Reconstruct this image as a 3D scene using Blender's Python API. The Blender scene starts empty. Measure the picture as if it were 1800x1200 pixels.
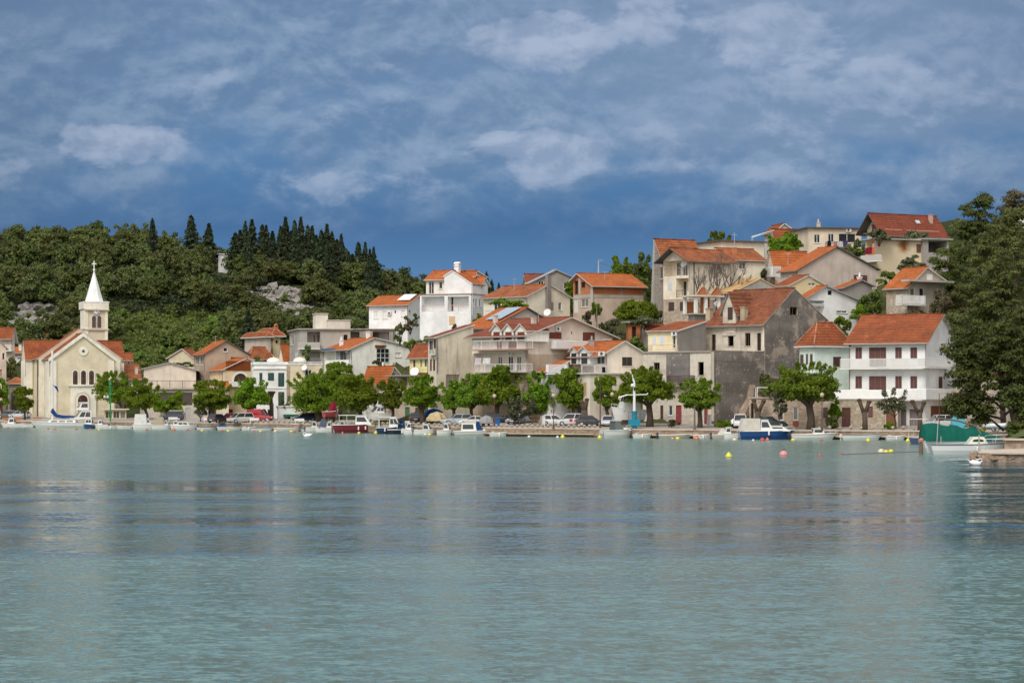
import bpy, math, random
import numpy as np
from mathutils import Vector, Matrix
R = math.radians
SC = bpy.context.scene
COL = SC.collection
# ------------------------------------------------------------------ camera
CAMZ = 5.0
FPX = 4200.0            # focal length in pixels of the 1800 px wide photograph (84 mm)
HV = 700.0              # row of the horizon
cam_d = bpy.data.cameras.new('camera'); cam = bpy.data.objects.new('camera', cam_d); COL.objects.link(cam)
cam.location = (0, 0, CAMZ); cam.rotation_euler = (R(90), 0, 0)
cam_d.sensor_width = 36; cam_d.lens = FPX/1800*36; cam_d.shift_y = 100/1800
cam_d.clip_start = 0.5; cam_d.clip_end = 9000
cam_d.dof.use_dof = True; cam_d.dof.focus_distance = 330; cam_d.dof.aperture_fstop = 5.6
SC.camera = cam
SC.render.engine = 'CYCLES'
SC.view_settings.view_transform = 'Standard'; SC.view_settings.look = 'None'
SC.view_settings.exposure = 0.26; SC.view_settings.gamma = 1
# ------------------------------------------------------------------ node helper
class G:
    def __init__(s, nt): s.nt = nt
    def n(s, t, **k):
        nd = s.nt.nodes.new(t)
        for a, b in k.items():
            if a[0] == '_':
                i = a[1:]; i = int(i) if i.isdigit() else i.replace('_', ' ')
                sk = nd.inputs[i]
                if isinstance(b, bpy.types.NodeSocket): s.nt.links.new(b, sk)
                else: sk.default_value = b
            else: setattr(nd, a, b)
        return nd
    def m(s, op, a, b=0.0, c=0.0, clamp=False):
        return s.n('ShaderNodeMath', operation=op, use_clamp=clamp, _0=a, _1=b, _2=c).outputs[0]
    def vm(s, op, a, b=(0, 0, 0)):
        return s.n('ShaderNodeVectorMath', operation=op, _0=a, _1=b).outputs[0]
    def mix(s, f, a, b, mode='MIX'):
        nd = s.nt.nodes.new('ShaderNodeMix'); nd.data_type = 'RGBA'; nd.blend_type = mode
        for i, v in ((0, f), (6, a), (7, b)):
            if isinstance(v, bpy.types.NodeSocket): s.nt.links.new(v, nd.inputs[i])
            else: nd.inputs[i].default_value = v if i == 0 or len(v) == 4 else (*v, 1)
        return nd.outputs[2]
    def noise(s, vec, scale, detail=3, rough=0.55, dist=0.0):
        return s.n('ShaderNodeTexNoise', _Vector=vec, _Scale=scale, _Detail=detail, _Roughness=rough, _Distortion=dist).outputs[0]
    def ramp(s, f, stops):
        nd = s.nt.nodes.new('ShaderNodeValToRGB'); s.nt.links.new(f, nd.inputs[0])
        e = nd.color_ramp.elements
        while len(e) < len(stops): e.new(0.5)
        for q, (p, c) in zip(e, stops):
            q.position = p; q.color = (c, c, c, 1) if isinstance(c, (int, float)) else (*c, 1)
        return nd.outputs[0]
    def smooth(s, x, lo, hi):
        return s.n('ShaderNodeMapRange', interpolation_type='SMOOTHSTEP', _0=x, _1=lo, _2=hi).outputs[0]
    def mapv(s, vec, sc):
        return s.n('ShaderNodeMapping', _Vector=vec, _Scale=sc).outputs[0]
# ------------------------------------------------------------------ world: storm sky with real cloud shapes
SUN_EL, SUN_AZ = R(48), R(205)      # azimuth clockwise from +Y: behind the camera, to its left
w = bpy.data.worlds.new('World'); SC.world = w; w.use_nodes = True
w.node_tree.nodes.clear(); g = G(w.node_tree)
d = g.n('ShaderNodeTexCoord').outputs['Generated']
sp = g.n('ShaderNodeSeparateXYZ', _0=d)
dx, dy, dz = sp.outputs
dyc = g.m('MAXIMUM', dy, 0.08)
a = g.m('DIVIDE', dx, dyc); b = g.m('DIVIDE', dz, dyc)
uu = g.m('MULTIPLY_ADD', a, 4.2, 0.9); vv = g.m('MULTIPLY_ADD', b, -4.2, 0.7)    # kilo-pixels of the far sky
P2 = g.n('ShaderNodeCombineXYZ', _0=uu, _1=vv, _2=0.0).outputs[0]
wn = g.n('ShaderNodeTexNoise', _Vector=g.mapv(P2, (1, 1.5, 1)), _Scale=5.0, _Detail=5.0, _Roughness=0.6)
warp = g.vm('SUBTRACT', wn.outputs['Color'], (0.5, 0.5, 0.5))
warp = g.n('ShaderNodeVectorMath', operation='MULTIPLY', _0=warp, _1=(0.18, 0.085, 0)).outputs[0]
PW = g.vm('ADD', P2, warp)
spw = g.n('ShaderNodeSeparateXYZ', _0=PW); ux, vy = spw.outputs[0], spw.outputs[1]
base = g.ramp(g.m('MULTIPLY', b, 3.0, clamp=True), [(0.0, (.075, .21, .42)), (.15, (.070, .180, .365)), (.215, (.036, .118, .275)), (.30, (.055, .165, .35)), (.42, (.12, .215, .375)), (.55, (.145, .205, .325)), (1.0, (.30, .35, .42))])
blobs = [(.21, .245, .17, .040, 1.0), (.67, .115, .10, .030, .5), (.97, .055, .17, .060, .9), (1.14, .02, .10, .05, .7), (1.36, .05, .20, .075, .75), (1.56, .12, .12, .05, .6),
         (.95, .270, .16, .050, .9), (1.21, .305, .12, .035, .55), (.57, .315, .28, .050, .55), (.85, .368, .09, .022, .55), (.02, .04, .10, .06, .35), (1.55, .19, .42, .12, .4), (.75, .19, .42, .08, .3), (1.30, .24, .34, .08, .35), (.01, .29, .05, .05, .5), (.40, .13, .20, .08, .3)]
tot = None
for (cu, cv, ru, rv, st) in blobs:
    x = g.m('MULTIPLY_ADD', ux, 1/ru, -cu/ru); y = g.m('MULTIPLY_ADD', vy, 1/rv, -cv/rv)
    y = g.m('MAXIMUM', g.m('MULTIPLY', y, -1.25), g.m('MULTIPLY', y, .62))          # crisp billowing top, trailing base
    r2 = g.m('ADD', g.m('MULTIPLY', x, x), g.m('MULTIPLY', y, y))
    q = g.m('MULTIPLY', g.smooth(r2, 1.15, 0.0), st)
    tot = q if tot is None else g.m('MAXIMUM', tot, q)
big = g.noise(g.mapv(P2, (1, 2.0, 1)), 2.6, 5, .55, .3)
cn = lambda vec: g.noise(g.mapv(vec, (1, 1.6, 1)), 6.2, 7, .60, .2)
fine = cn(P2); up = cn(g.vm('ADD', P2, (-.008, -.022, 0)))
lit = g.smooth(g.m('ADD', g.m('MULTIPLY', g.m('SUBTRACT', fine, up), 3.0), .42), 0.05, .95)
lowfade = g.smooth(g.m('ADD', b, g.m('MULTIPLY_ADD', fine, .05, -.025)), 0.062, 0.105)
cum = g.smooth(g.m('ADD', tot, g.m('MULTIPLY_ADD', fine, 2.0, -1.0)), .34, .62)
haz = g.m('MULTIPLY', g.smooth(g.m('ADD', big, g.m('MULTIPLY_ADD', fine, .30, -.15)), .20, .50), g.m('MULTIPLY', lowfade, .94))
dens = g.m('MAXIMUM', g.m('MULTIPLY', cum, g.m('MULTIPLY_ADD', tot, .55, .42)), haz)
cloud = g.mix(lit, (.105, .185, .32), (.225, .31, .445)); cloud = g.mix(g.m('MULTIPLY', g.smooth(uu, .55, 1.3), g.m('MULTIPLY', g.smooth(b, .07, .12), .35)), cloud, (.255, .325, .45)); cloud = g.mix(g.m('MULTIPLY', g.m('MULTIPLY', cum, g.m('MULTIPLY', tot, g.m('MULTIPLY_ADD', lit, .8, .5))), 1.0), cloud, (.37, .43, .56))
front = g.mix(g.m('MULTIPLY', dens, .90), base, cloud)
side = g.m('MULTIPLY', g.smooth(g.m('ABSOLUTE', g.m('ADD', a, -.015)), .12, .27), .32)
front = g.mix(side, front, (.060, .105, .19))
# the rest of the dome: pale broken overcast, brightest high up and behind the camera
hi = g.smooth(dz, .16, .75); back = g.smooth(dy, .35, -.6)
rest = g.mix(hi, (.27, .33, .42), (.64, .68, .76))
rest = g.mix(back, rest, (1.02, .98, .92))
rest = g.mix(g.m('MULTIPLY', g.smooth(g.noise(d, 3.0, 5), .40, .62), .3), rest, (.95, .95, .97))
use = g.m('MULTIPLY', g.smooth(dz, .52, .17), g.smooth(dy, .25, .75))
skyc = g.mix(use, rest, front)
st = g.n('ShaderNodeTexSky', sky_type='NISHITA', sun_disc=False, sun_elevation=SUN_EL, sun_rotation=SUN_AZ)
bg1 = g.n('ShaderNodeBackground', _0=st.outputs[0], _1=0.06)
bg2 = g.n('ShaderNodeBackground', _0=skyc, _1=1.0)
mx = g.n('ShaderNodeMixShader', _0=0.93, _1=bg1.outputs[0], _2=bg2.outputs[0])
g.n('ShaderNodeOutputWorld', _0=mx.outputs[0])
# ------------------------------------------------------------------ sun: veiled, soft
sl = bpy.data.lights.new('sun', 'SUN'); so = bpy.data.objects.new('sun', sl); COL.objects.link(so)
sl.energy = 2.0; sl.angle = R(24); sl.color = (1.0, .955, .88)
sdir = Vector((math.sin(SUN_AZ)*math.cos(SUN_EL), math.cos(SUN_AZ)*math.cos(SUN_EL), math.sin(SUN_EL)))
so.rotation_euler = sdir.to_track_quat('Z', 'Y').to_euler(); so.location = (-60, -60, 120)
# ------------------------------------------------------------------ materials
MATS = {}
def newmat(name):
    m = bpy.data.materials.new(name); m.use_nodes = True; m.node_tree.nodes.clear()
    gg = G(m.node_tree); return m, gg
def finish(gg, col, rough=.8, bump=None, bstr=.3, bdist=.03, spec=.3, metal=0.0, **kw):
    p = gg.n('ShaderNodeBsdfPrincipled')
    def setv(k, v):
        if isinstance(v, bpy.types.NodeSocket): gg.nt.links.new(v, p.inputs[k])
        else: p.inputs[k].default_value = v
    setv('Base Color', col if isinstance(col, bpy.types.NodeSocket) else (*col, 1)); setv('Roughness', rough)
    setv('Specular IOR Level', spec); setv('Metallic', metal)
    for k, v in kw.items(): setv(k.replace('_', ' '), v)
    if bump is not None:
        b_ = gg.n('ShaderNodeBump', _Strength=bstr, _Distance=bdist, _Height=bump)
        gg.nt.links.new(b_.outputs[0], p.inputs['Normal'])
    gg.n('ShaderNodeOutputMaterial', _0=p.outputs[0]); return p
def memo(f):
    def wr(*a):
        k = (f.__name__,)+a
        if k not in MATS: MATS[k] = f(*a)
        return MATS[k]
    return wr
def objc(gg):
    tc = gg.n('ShaderNodeTexCoord').outputs['Object']; oi = gg.n('ShaderNodeObjectInfo').outputs['Random']
    off = gg.n('ShaderNodeCombineXYZ', _0=gg.m('MULTIPLY', oi, 37.0), _1=gg.m('MULTIPLY', oi, 11.0), _2=0.0).outputs[0]
    return gg.vm('ADD', tc, off)
@memo
def plaster(c, dirt=.25, dc=(.16, .13, .11)):
    m, gg = newmat('plaster'); o = objc(gg); c = tuple(min(.82, x*k) for x, k in zip(c, (1.20, 1.17, 1.12)))
    n1 = gg.noise(o, .45, 5, .6); n2 = gg.noise(gg.mapv(o, (1.6, 1.6, .22)), .9, 5, .65); n3 = gg.noise(o, 9, 3)
    c1 = gg.mix(gg.smooth(n1, .25, .75), tuple(x*.80 for x in c), tuple(min(.86, x*1.07) for x in c))
    f = gg.m('MULTIPLY', gg.smooth(n2, .47, .78), dirt)
    c2 = gg.mix(f, c1, dc)
    c3 = gg.mix(gg.m('MULTIPLY', gg.smooth(n3, .62, .75), dirt*.6), c2, tuple(x*.7 for x in c))
    finish(gg, c3, .88, n3, .25, .03, .15); return m
@memo
def ruinwall(c, pale, thr=.62):
    m, gg = newmat('weathered_render'); o = objc(gg)
    n1 = gg.noise(o, .35, 7, .7); n2 = gg.noise(o, 3.2, 6, .7); n3 = gg.noise(gg.mapv(o, (2.5, 2.5, .3)), .8, 5, .7)
    c1 = gg.mix(gg.m('ADD', gg.m('MULTIPLY', n2, .6), gg.m('MULTIPLY', gg.smooth(gg.noise(gg.mapv(o, (1, 1, 2.2)), .22, 5, .6), .35, .65), .4)), tuple(x*.5 for x in c), tuple(x*1.5 for x in c))
    c2 = gg.mix(gg.smooth(n1, thr-.05, thr+.05), c1, pale)
    sp_ = gg.n('ShaderNodeTexVoronoi', _Vector=o, _Scale=1.3).outputs['Distance']
    c3 = gg.mix(gg.m('MULTIPLY', gg.smooth(sp_, .20, .06), .85), c2, (.50, .46, .43))
    c4 = gg.mix(gg.m('MULTIPLY', gg.smooth(n3, .52, .75), .5), c3, tuple(x*.45 for x in c))
    finish(gg, c4, .95, n2, .7, .08, .1); return m
@memo
def stone(c1=(.42, .35, .28), c2=(.20, .16, .13), sc=2.2, mort=(.40, .35, .29)):
    m, gg = newmat('rubble_stone'); o = objc(gg)
    o2 = gg.vm('ADD', o, gg.n('ShaderNodeVectorMath', operation='MULTIPLY', _0=gg.n('ShaderNodeTexNoise', _Vector=o, _Scale=1.8).outputs['Color'], _1=(.5, .5, .5)).outputs[0])
    o3 = gg.mapv(o2, (1, 1, 1.5))
    v = gg.n('ShaderNodeTexVoronoi', _Vector=o3, _Scale=sc); e = gg.n('ShaderNodeTexVoronoi', feature='DISTANCE_TO_EDGE', _Vector=o3, _Scale=sc)
    cs = gg.n('ShaderNodeSeparateColor', _0=v.outputs['Color']).outputs[0]
    col = gg.mix(cs, c2, c1); col = gg.mix(gg.m('MULTIPLY', gg.noise(o, 1.1, 5), .5), col, (.30, .20, .13))
    ed = gg.smooth(e.outputs['Distance'], .02, .09)
    col = gg.mix(ed, mort, col)
    finish(gg, col, .93, ed, .8, .06, .12); return m
@memo
def tile(c=(.46, .13, .045), c2=(.26, .075, .035), old=.35, lich=(.20, .12, .07)):
    m, gg = newmat('roof_tile'); uv = gg.n('ShaderNodeTexCoord').outputs['UV']; o = objc(gg)
    br = gg.n('ShaderNodeTexBrick', _Vector=uv, _Color1=(1, 1, 1, 1), _Color2=(0, 0, 0, 1), _Mortar=(.5, .5, .5, 1), _Scale=1.0, _Brick_Width=.45, _Row_Height=.45, _Mortar_Size=.04, _Bias=0.0, offset=.5)
    n1 = gg.noise(o, .5, 5, .65); n2 = gg.noise(o, 2.5, 4)
    f = gg.n('ShaderNodeSeparateColor', _0=br.outputs['Color']).outputs[0]
    rnd = gg.m('ADD', gg.m('MULTIPLY', f, .45), gg.m('MULTIPLY', gg.smooth(n1, .3, .7), .55))
    col = gg.mix(rnd, c2, c)
    col = gg.mix(gg.m('MULTIPLY', gg.smooth(n2, .45, .75), old), col, lich)
    su = gg.n('ShaderNodeSeparateXYZ', _0=uv)
    row = gg.m('FRACT', gg.m('MULTIPLY', su.outputs[1], 1/.45)); wv = gg.m('ABSOLUTE', gg.m('SINE', gg.m('MULTIPLY', su.outputs[0], math.pi/.26)))
    col = gg.mix(gg.m('MULTIPLY', gg.smooth(row, .42, .0), .75), col, tuple(x*.35 for x in c2))
    n4 = gg.noise(gg.mapv(o, (.5, .5, .5)), 1.1, 6, .7); col = gg.mix(gg.m('MULTIPLY', gg.smooth(n4, .52, .68), min(.9, old*1.3)), col, tuple(x*.55+y*.25 for x, y in zip(c2, lich)))
    col = gg.mix(gg.m('MULTIPLY', gg.smooth(n4, .42, .30), .4), col, tuple(min(1, x*1.35+.03) for x in c))
    h = gg.m('ADD', gg.m('MULTIPLY', wv, .6), gg.m('MULTIPLY', row, .6))
    finish(gg, col, .9, h, .8, .06, .08); return m
@memo
def paint(c, rough=.5, spec=.4, var=.12):
    m, gg = newmat('paint'); o = objc(gg); n1 = gg.noise(o, 1.7, 4)
    finish(gg, gg.mix(n1, tuple(x*(1-var) for x in c), tuple(min(1, x*(1+var)) for x in c)), rough, None, spec=spec); return m
@memo
def gloss(c, coat=.5):
    m, gg = newmat('gelcoat'); n1 = gg.noise(objc(gg), 1.2, 4)
    finish(gg, gg.mix(n1, tuple(x*.93 for x in c), c), .28, None, spec=.5, Coat_Weight=coat, Coat_Roughness=.12); return m
@memo
def wood(c):
    m, gg = newmat('wood'); o = objc(gg); n1 = gg.noise(gg.mapv(o, (9, 9, .8)), 1.2, 4)
    finish(gg, gg.mix(n1, tuple(x*.6 for x in c), tuple(x*1.2 for x in c)), .8, n1, .3, .01); return m
@memo
def bark(c=(.09, .07, .055)):
    m, gg = newmat('bark'); o = objc(gg); n1 = gg.noise(gg.mapv(o, (5, 5, 1.2)), 1.5, 6, .7)
    finish(gg, gg.mix(n1, tuple(x*.45 for x in c), tuple(x*1.7 for x in c)), .95, n1, 1.0, .08, .1); return m
@memo
def leaf(c=(.055, .11, .018), c2=(.11, .19, .03), trans=.35):
    m, gg = newmat('leaves'); o = objc(gg); n1 = gg.noise(o, .75, 4, .6)
    gi = gg.n('ShaderNodeNewGeometry').outputs['Random Per Island']
    f = gg.m('ADD', gg.m('MULTIPLY', gg.smooth(n1, .35, .65), .55), gg.m('MULTIPLY', gi, .45))
    oi = gg.n('ShaderNodeObjectInfo').outputs['Random']
    col = gg.mix(f, c, c2)
    col = gg.n('ShaderNodeHueSaturation', _Hue=gg.m('MULTIPLY_ADD', oi, .045, .478), _Saturation=1.0, _Value=gg.m('MULTIPLY_ADD', oi, .5, .75), _Color=col).outputs[0]
    p = gg.n('ShaderNodeBsdfPrincipled', _Base_Color=col, _Roughness=.6); p.inputs['Specular IOR Level'].default_value = .25
    t = gg.n('ShaderNodeBsdfTranslucent', _Color=gg.mix(.5, col, c2))
    mm = gg.n('ShaderNodeMixShader', _0=trans, _1=p.outputs[0], _2=t.outputs[0])
    gg.n('ShaderNodeOutputMaterial', _0=mm.outputs[0]); return m
@memo
def glass(c=(.025, .03, .035)):
    m, gg = newmat('window_glass'); finish(gg, c, .06, None, spec=.6); return m
@memo
def cloth(c):
    m, gg = newmat('cloth'); o = objc(gg); n1 = gg.noise(o, 2.0, 5, .6)
    finish(gg, gg.mix(n1, tuple(x*.6 for x in c), tuple(min(1, x*1.25) for x in c)), .85, n1, .5, .08, .2); return m
DARK = lambda: paint((.012, .011, .011), .9, .1)
# ------------------------------------------------------------------ mesh builder
class MB:
    def __init__(s): s.v, s.f, s.m, s.uv = [], [], [], []
    def add(s, vs, fs, mi=0, uvs=None):
        o = len(s.v); s.v.extend(tuple(map(float, p)) for p in vs)
        for k, f in enumerate(fs):
            s.f.append(tuple(o+i for i in f)); s.m.append(mi)
            s.uv.append(uvs[k] if uvs else None)
        return s
    def box(s, x0, y0, z0, x1, y1, z1, mi=0):
        v = [(x, y, z) for z in (z0, z1) for y in (y0, y1) for x in (x0, x1)]
        return s.add(v, [(0, 2, 3, 1), (4, 5, 7, 6), (0, 1, 5, 4), (2, 6, 7, 3), (0, 4, 6, 2), (1, 3, 7, 5)], mi)
    def hexa(s, v8, mi=0):
        return s.add(v8, [(0, 3, 2, 1), (4, 5, 6, 7), (0, 1, 5, 4), (1, 2, 6, 5), (2, 3, 7, 6), (3, 0, 4, 7)], mi)
    def prism(s, poly, h0, h1, mi=0, fn=None):
        fn = fn or (lambda a, b, h: (a, b, h)); n = len(poly)
        vs = [fn(a, b, h0) for a, b in poly]+[fn(a, b, h1) for a, b in poly]
        return s.add(vs, [tuple(range(n))[::-1], tuple(range(n, 2*n))]+[(i, (i+1) % n, n+(i+1) % n, n+i) for i in range(n)], mi)
    def tube(s, pts, rad, n=6, mi=0, caps=True):
        if isinstance(rad, (int, float)): rad = [rad]*len(pts)
        pts = [Vector(p) for p in pts]; vs = []
        for i, p in enumerate(pts):
            t = (pts[min(i+1, len(pts)-1)]-pts[max(i-1, 0)]); t = t.normalized() if t.length > 1e-6 else Vector((0, 0, 1))
            u = t.cross(Vector((0, 0, 1)) if abs(t.z) < .9 else Vector((1, 0, 0))).normalized(); w_ = t.cross(u)
            for k in range(n):
                an = 2*math.pi*k/n; vs.append(p+(u*math.cos(an)+w_*math.sin(an))*rad[i])
        fs = [(i*n+k, i*n+(k+1) % n, (i+1)*n+(k+1) % n, (i+1)*n+k) for i in range(len(pts)-1) for k in range(n)]
        if caps: fs += [tuple(range(n))[::-1], tuple(range((len(pts)-1)*n, len(pts)*n))]
        return s.add(vs, fs, mi)
    def lathe(s, prof, cx=0, cy=0, n=10, mi=0):
        vs = [(cx+r*math.cos(2*math.pi*k/n), cy+r*math.sin(2*math.pi*k/n), z) for r, z in prof for k in range(n)]
        fs = [(i*n+k, i*n+(k+1) % n, (i+1)*n+(k+1) % n, (i+1)*n+k) for i in range(len(prof)-1) for k in range(n)]
        fs += [tuple(range(n))[::-1], tuple(range((len(prof)-1)*n, len(prof)*n))]
        return s.add(vs, fs, mi)
    def build(s, name, mats, parent=None, loc=None, rz=None, smooth=False):
        me = bpy.data.meshes.new(name); me.from_pydata(s.v, [], s.f)
        if not isinstance(mats, (list, tuple)): mats = [mats]
        for q in mats: me.materials.append(q)
        if len(mats) > 1: me.polygons.foreach_set('material_index', s.m)
        if any(u is not None for u in s.uv):
            ul = me.uv_layers.new(name='UVMap').data; k = 0
            for f, u in zip(s.f, s.uv):
                for j in range(len(f)):
                    if u: ul[k].uv = u[j]
                    k += 1
        if smooth: me.polygons.foreach_set('use_smooth', [True]*len(me.polygons))
        me.update(); o = bpy.data.objects.new(name, me); COL.objects.link(o)
        if parent: o.parent = parent
        if loc is not None: o.location = loc
        if rz is not None: o.rotation_euler = (0, 0, rz)
        return o
def tag(o, label=None, cat=None, group=None, kind=None):
    if label: o['label'] = label
    if cat: o['category'] = cat
    if group: o['group'] = group
    if kind: o['kind'] = kind
    return o
def thing(name, label, cat, loc, rz=0, group=None):
    o = bpy.data.objects.new(name, None); COL.objects.link(o); o.location = loc; o.rotation_euler = (0, 0, rz)
    o.empty_display_size = .3
    return tag(o, label, cat, group)
def copy_thing(root, loc, rz=None, scale=None, label=None):
    c = root.copy(); COL.objects.link(c); c.location = loc
    if rz is not None: c.rotation_euler = (0, 0, rz)
    if scale is not None: c.scale = scale
    if label: c['label'] = label
    for ch in CHILD.get(root.name, []) or [q for q in root.children]:
        e = ch.copy(); COL.objects.link(e); e.parent = c
        for gch in ch.children:
            k = gch.copy(); COL.objects.link(k); k.parent = e
    return c
CHILD = {}
def at(u, v, Y): return Vector(((u-900)/FPX*Y, Y, CAMZ-(v-HV)/FPX*Y))
def px(u, Y): return (u-900)/FPX*Y
def pz(v, Y): return CAMZ-(v-HV)/FPX*Y
# ------------------------------------------------------------------ house builder
CTRL = []               # ground control points gathered from the footings of the houses
def clip(poly, f):      # keep the part of a polygon where f(p) >= 0
    out = []
    for i in range(len(poly)):
        p, q = poly[i], poly[(i+1) % len(poly)]; fp, fq = f(p), f(q)
        if fp >= 0: out.append(p)
        if (fp >= 0) != (fq >= 0):
            t = fp/(fp-fq); out.append((p[0]+(q[0]-p[0])*t, p[1]+(q[1]-p[1])*t))
    return out
class House:
    """One box of a building: near corner at pixel column uc and distance Y, face A runs to the right, face B to the left."""
    def __init__(s, uc, Y, ul, ur, th, vb, ve, root=None, LA=None, LB=None, found=4.0, ctrl=True):
        s.th = R(th); s.a = Vector((math.cos(s.th), math.sin(s.th))); s.b = Vector((-math.sin(s.th), math.cos(s.th)))
        s.C = Vector((px(uc, Y), Y)); s.zb = pz(vb, Y); s.z0 = pz(ve, Y)-s.zb
        def span(dv, u):
            m = (u-900)/FPX; return (m*s.C.y-s.C.x)/(dv.x-m*dv.y)
        la, lb = span(s.a, ur), span(s.b, ul)
        s.LA = LA or (la if .3 < la < 40 else 9.0); s.LB = LB or (lb if 1 < lb < 24 else 9.0)
        s.found = found; s.root = root; s.open = {'A': [], 'B': []}; s.prof = None; s.axis = 'flat'
        if ctrl:
            for i, j in ((0, 0), (1, 0), (0, 1), (1, 1), (.5, 0), (0, .5)):
                q = s.C+s.a*s.LA*i+s.b*s.LB*j; CTRL.append((q.x, q.y, s.zb))
            q = s.C-s.a*1.0-s.b*1.0
    def P(s, face, t, z, off=0.0): return (t, -off, z) if face == 'A' else (-off, t, z)
    def hit(s, face, u, v, off=0.0):
        cam0 = Vector((0, 0, CAMZ)); dr = Vector(((u-900)/FPX, 1, -(v-HV)/FPX))
        ax = s.b if face == 'A' else s.a
        n0 = (cam0.x-s.C.x)*ax.x+(cam0.y-s.C.y)*ax.y+off; n1 = dr.x*ax.x+dr.y*ax.y
        k = -n0/n1; p = cam0+dr*k; al = s.a if face == 'A' else s.b
        return ((p.x-s.C.x)*al.x+(p.y-s.C.y)*al.y, p.z-s.zb)
    def rect(s, face, u0, v0, u1, v1, off=0.0):
        p, q = s.hit(face, u0, v0, off), s.hit(face, u1, v1, off)
        vm = (v0+v1)/2; um = (u0+u1)/2
        ta, tb = s.hit(face, u0, vm, off)[0], s.hit(face, u1, vm, off)[0]
        za, zb_ = s.hit(face, um, v0, off)[1], s.hit(face, um, v1, off)[1]
        return min(ta, tb), min(za, zb_), max(ta, tb), max(za, zb_)
    def gable(s, face, ua, va, v2=None, ur2=None):
        """gable wall on `face`, apex at pixel (ua, va) of that face; v2 = eave row at its far end"""
        L = s.LA if face == 'A' else s.LB
        if ua is None:
            q = s.C+(s.a if face == 'A' else s.b)*L/2; t, z = L/2, pz(va, q.y)-s.zb
        else: t, z = s.hit(face, ua, va)
        z2 = s.hit(face, ur2 if ur2 else (ua or 0), v2)[1] if v2 is not None else None
        if z2 is None: z2 = s.z0
        s.axis = face; s.prof = [(0, s.z0), (t, z), (L, z2)] if t < L*.98 else [(0, s.z0), (L, z)]
        return s
    def top(s, face, t):
        if s.axis != face or not s.prof:
            if s.axis in 'AB' and s.prof: return s.prof[0][1]
            return s.z0
        pr = s.prof
        for (a0, b0), (a1, b1) in zip(pr, pr[1:]):
            if t <= a1: return b0+(b1-b0)*(t-a0)/(a1-a0)
        return pr[-1][1]
    def child(s, mb, name, mats, parent=None, smooth=False):
        o = mb.build(name, mats, parent or s.rootobj, smooth=smooth)
        if parent is None or parent is s.rootobj:
            o.location = s.rel; o.rotation_euler = (0, 0, s.relrot)
        return o
    def begin(s, name=None, label=None, cat='house', group=None):
        if s.root is None:
            s.rootobj = thing(name, label, cat, (s.C.x, s.C.y, s.zb), s.th, group); s.rel = Vector((0, 0, 0)); s.relrot = 0
            s.rootobj['hth'] = s.th; del s.rootobj['hth']; s.base = (s.C.copy(), s.zb, s.th)
        else:
            s.rootobj = s.root.rootobj; s.base = s.root.base
            C0, z0, t0 = s.base; dd = s.C-C0; c, sn = math.cos(-t0), math.sin(-t0)
            s.rel = Vector((dd.x*c-dd.y*sn, dd.x*sn+dd.y*c, s.zb-z0)); s.relrot = s.th-t0
        return s
    # -------- openings
    def cut(s, face, r, depth, through): s.open[face].append((r, depth, through))
    def walls(s, mat, mat2=None, split=None, thick=None):
        """the four walls as one mesh with real openings, reveals and loggia recesses; mat2 below height `split` (pixel row at near corner)"""
        mb = MB(); zs = pz(split, s.C.y)-s.zb if split else None
        for face in 'AB':
            L = s.LA if face == 'A' else s.LB; ops = s.open[face]
            xs = sorted({0.0, L} | {min(max(r[0], 0), L) for r, _, _ in ops} | {min(max(r[2], 0), L) for r, _, _ in ops} | ({s.prof[1][0]} if s.axis == face and s.prof and len(s.prof) == 3 else set()))
            zt = max([p[1] for p in s.prof]) if s.axis == face and s.prof else s.top(face, 0)
            zz = sorted({-s.found, zt} | {r[1] for r, _, _ in ops} | {r[3] for r, _, _ in ops} | ({zs} if zs else set()))
            for x0, x1 in zip(xs, xs[1:]):
                if x1-x0 < 1e-4: continue
                for z0, z1 in zip(zz, zz[1:]):
                    if z1-z0 < 1e-4: continue
                    cx, cz = (x0+x1)/2, (z0+z1)/2
                    if any(r[0] < cx < r[2] and r[1] < cz < r[3] for r, _, _ in ops): continue
                    poly = [(x0, z0), (x1, z0), (x1, z1), (x0, z1)]
                    if s.axis == face and s.prof:
                        for (a0, b0), (a1, b1) in zip(s.prof, s.prof[1:]):
                            poly = clip(poly, lambda p, a0=a0, b0=b0, a1=a1, b1=b1: b0+(b1-b0)*(p[0]-a0)/(a1-a0)-p[1])
                            if len(poly) < 3: break
                    if len(poly) >= 3:
                        mb.add([s.P(face, *p) for p in poly], [tuple(range(len(poly)))], 1 if (zs is not None and cz < zs) else 0)
            for (x0, z0, x1, z1), dep, thr in ops:
                q = [(x0, z0), (x1, z0), (x1, z1), (x0, z1)]
                vs = [s.P(face, *p) for p in q]+[s.P(face, *p, -dep) for p in q]
                fs = [(0, 1, 5, 4), (1, 2, 6, 5), (2, 3, 7, 6), (3, 0, 4, 7)]
                if not thr: fs.append((4, 5, 6, 7))
                mb.add(vs, fs, 0)
        # far walls
        def far(fn, L, prof, z):
            pts = [(0, -s.found), (L, -s.found)]+([(a, b) for a, b in prof[::-1]] if prof else [(L, z), (0, z)])
            mb.add([fn(*p) for p in pts], [tuple(range(len(pts)))], 0)
        zf = s.prof[-1][1] if s.prof and s.axis in 'AB' else s.z0
        if s.axis == 'A':
            far(lambda t, z: (t, s.LB, z), s.LA, s.prof, 0); far(lambda t, z: (s.LA, t, z), s.LB, None, zf)
        elif s.axis == 'B':
            far(lambda t, z: (s.LA, t, z), s.LB, s.prof, 0); far(lambda t, z: (t, s.LB, z), s.LA, None, zf)
        else:
            far(lambda t, z: (t, s.LB, z), s.LA, None, s.z0); far(lambda t, z: (s.LA, t, z), s.LB, None, s.z0)
        s.wallobj = s.child(mb, 'wall', [mat, mat2] if mat2 else mat); return s
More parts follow.
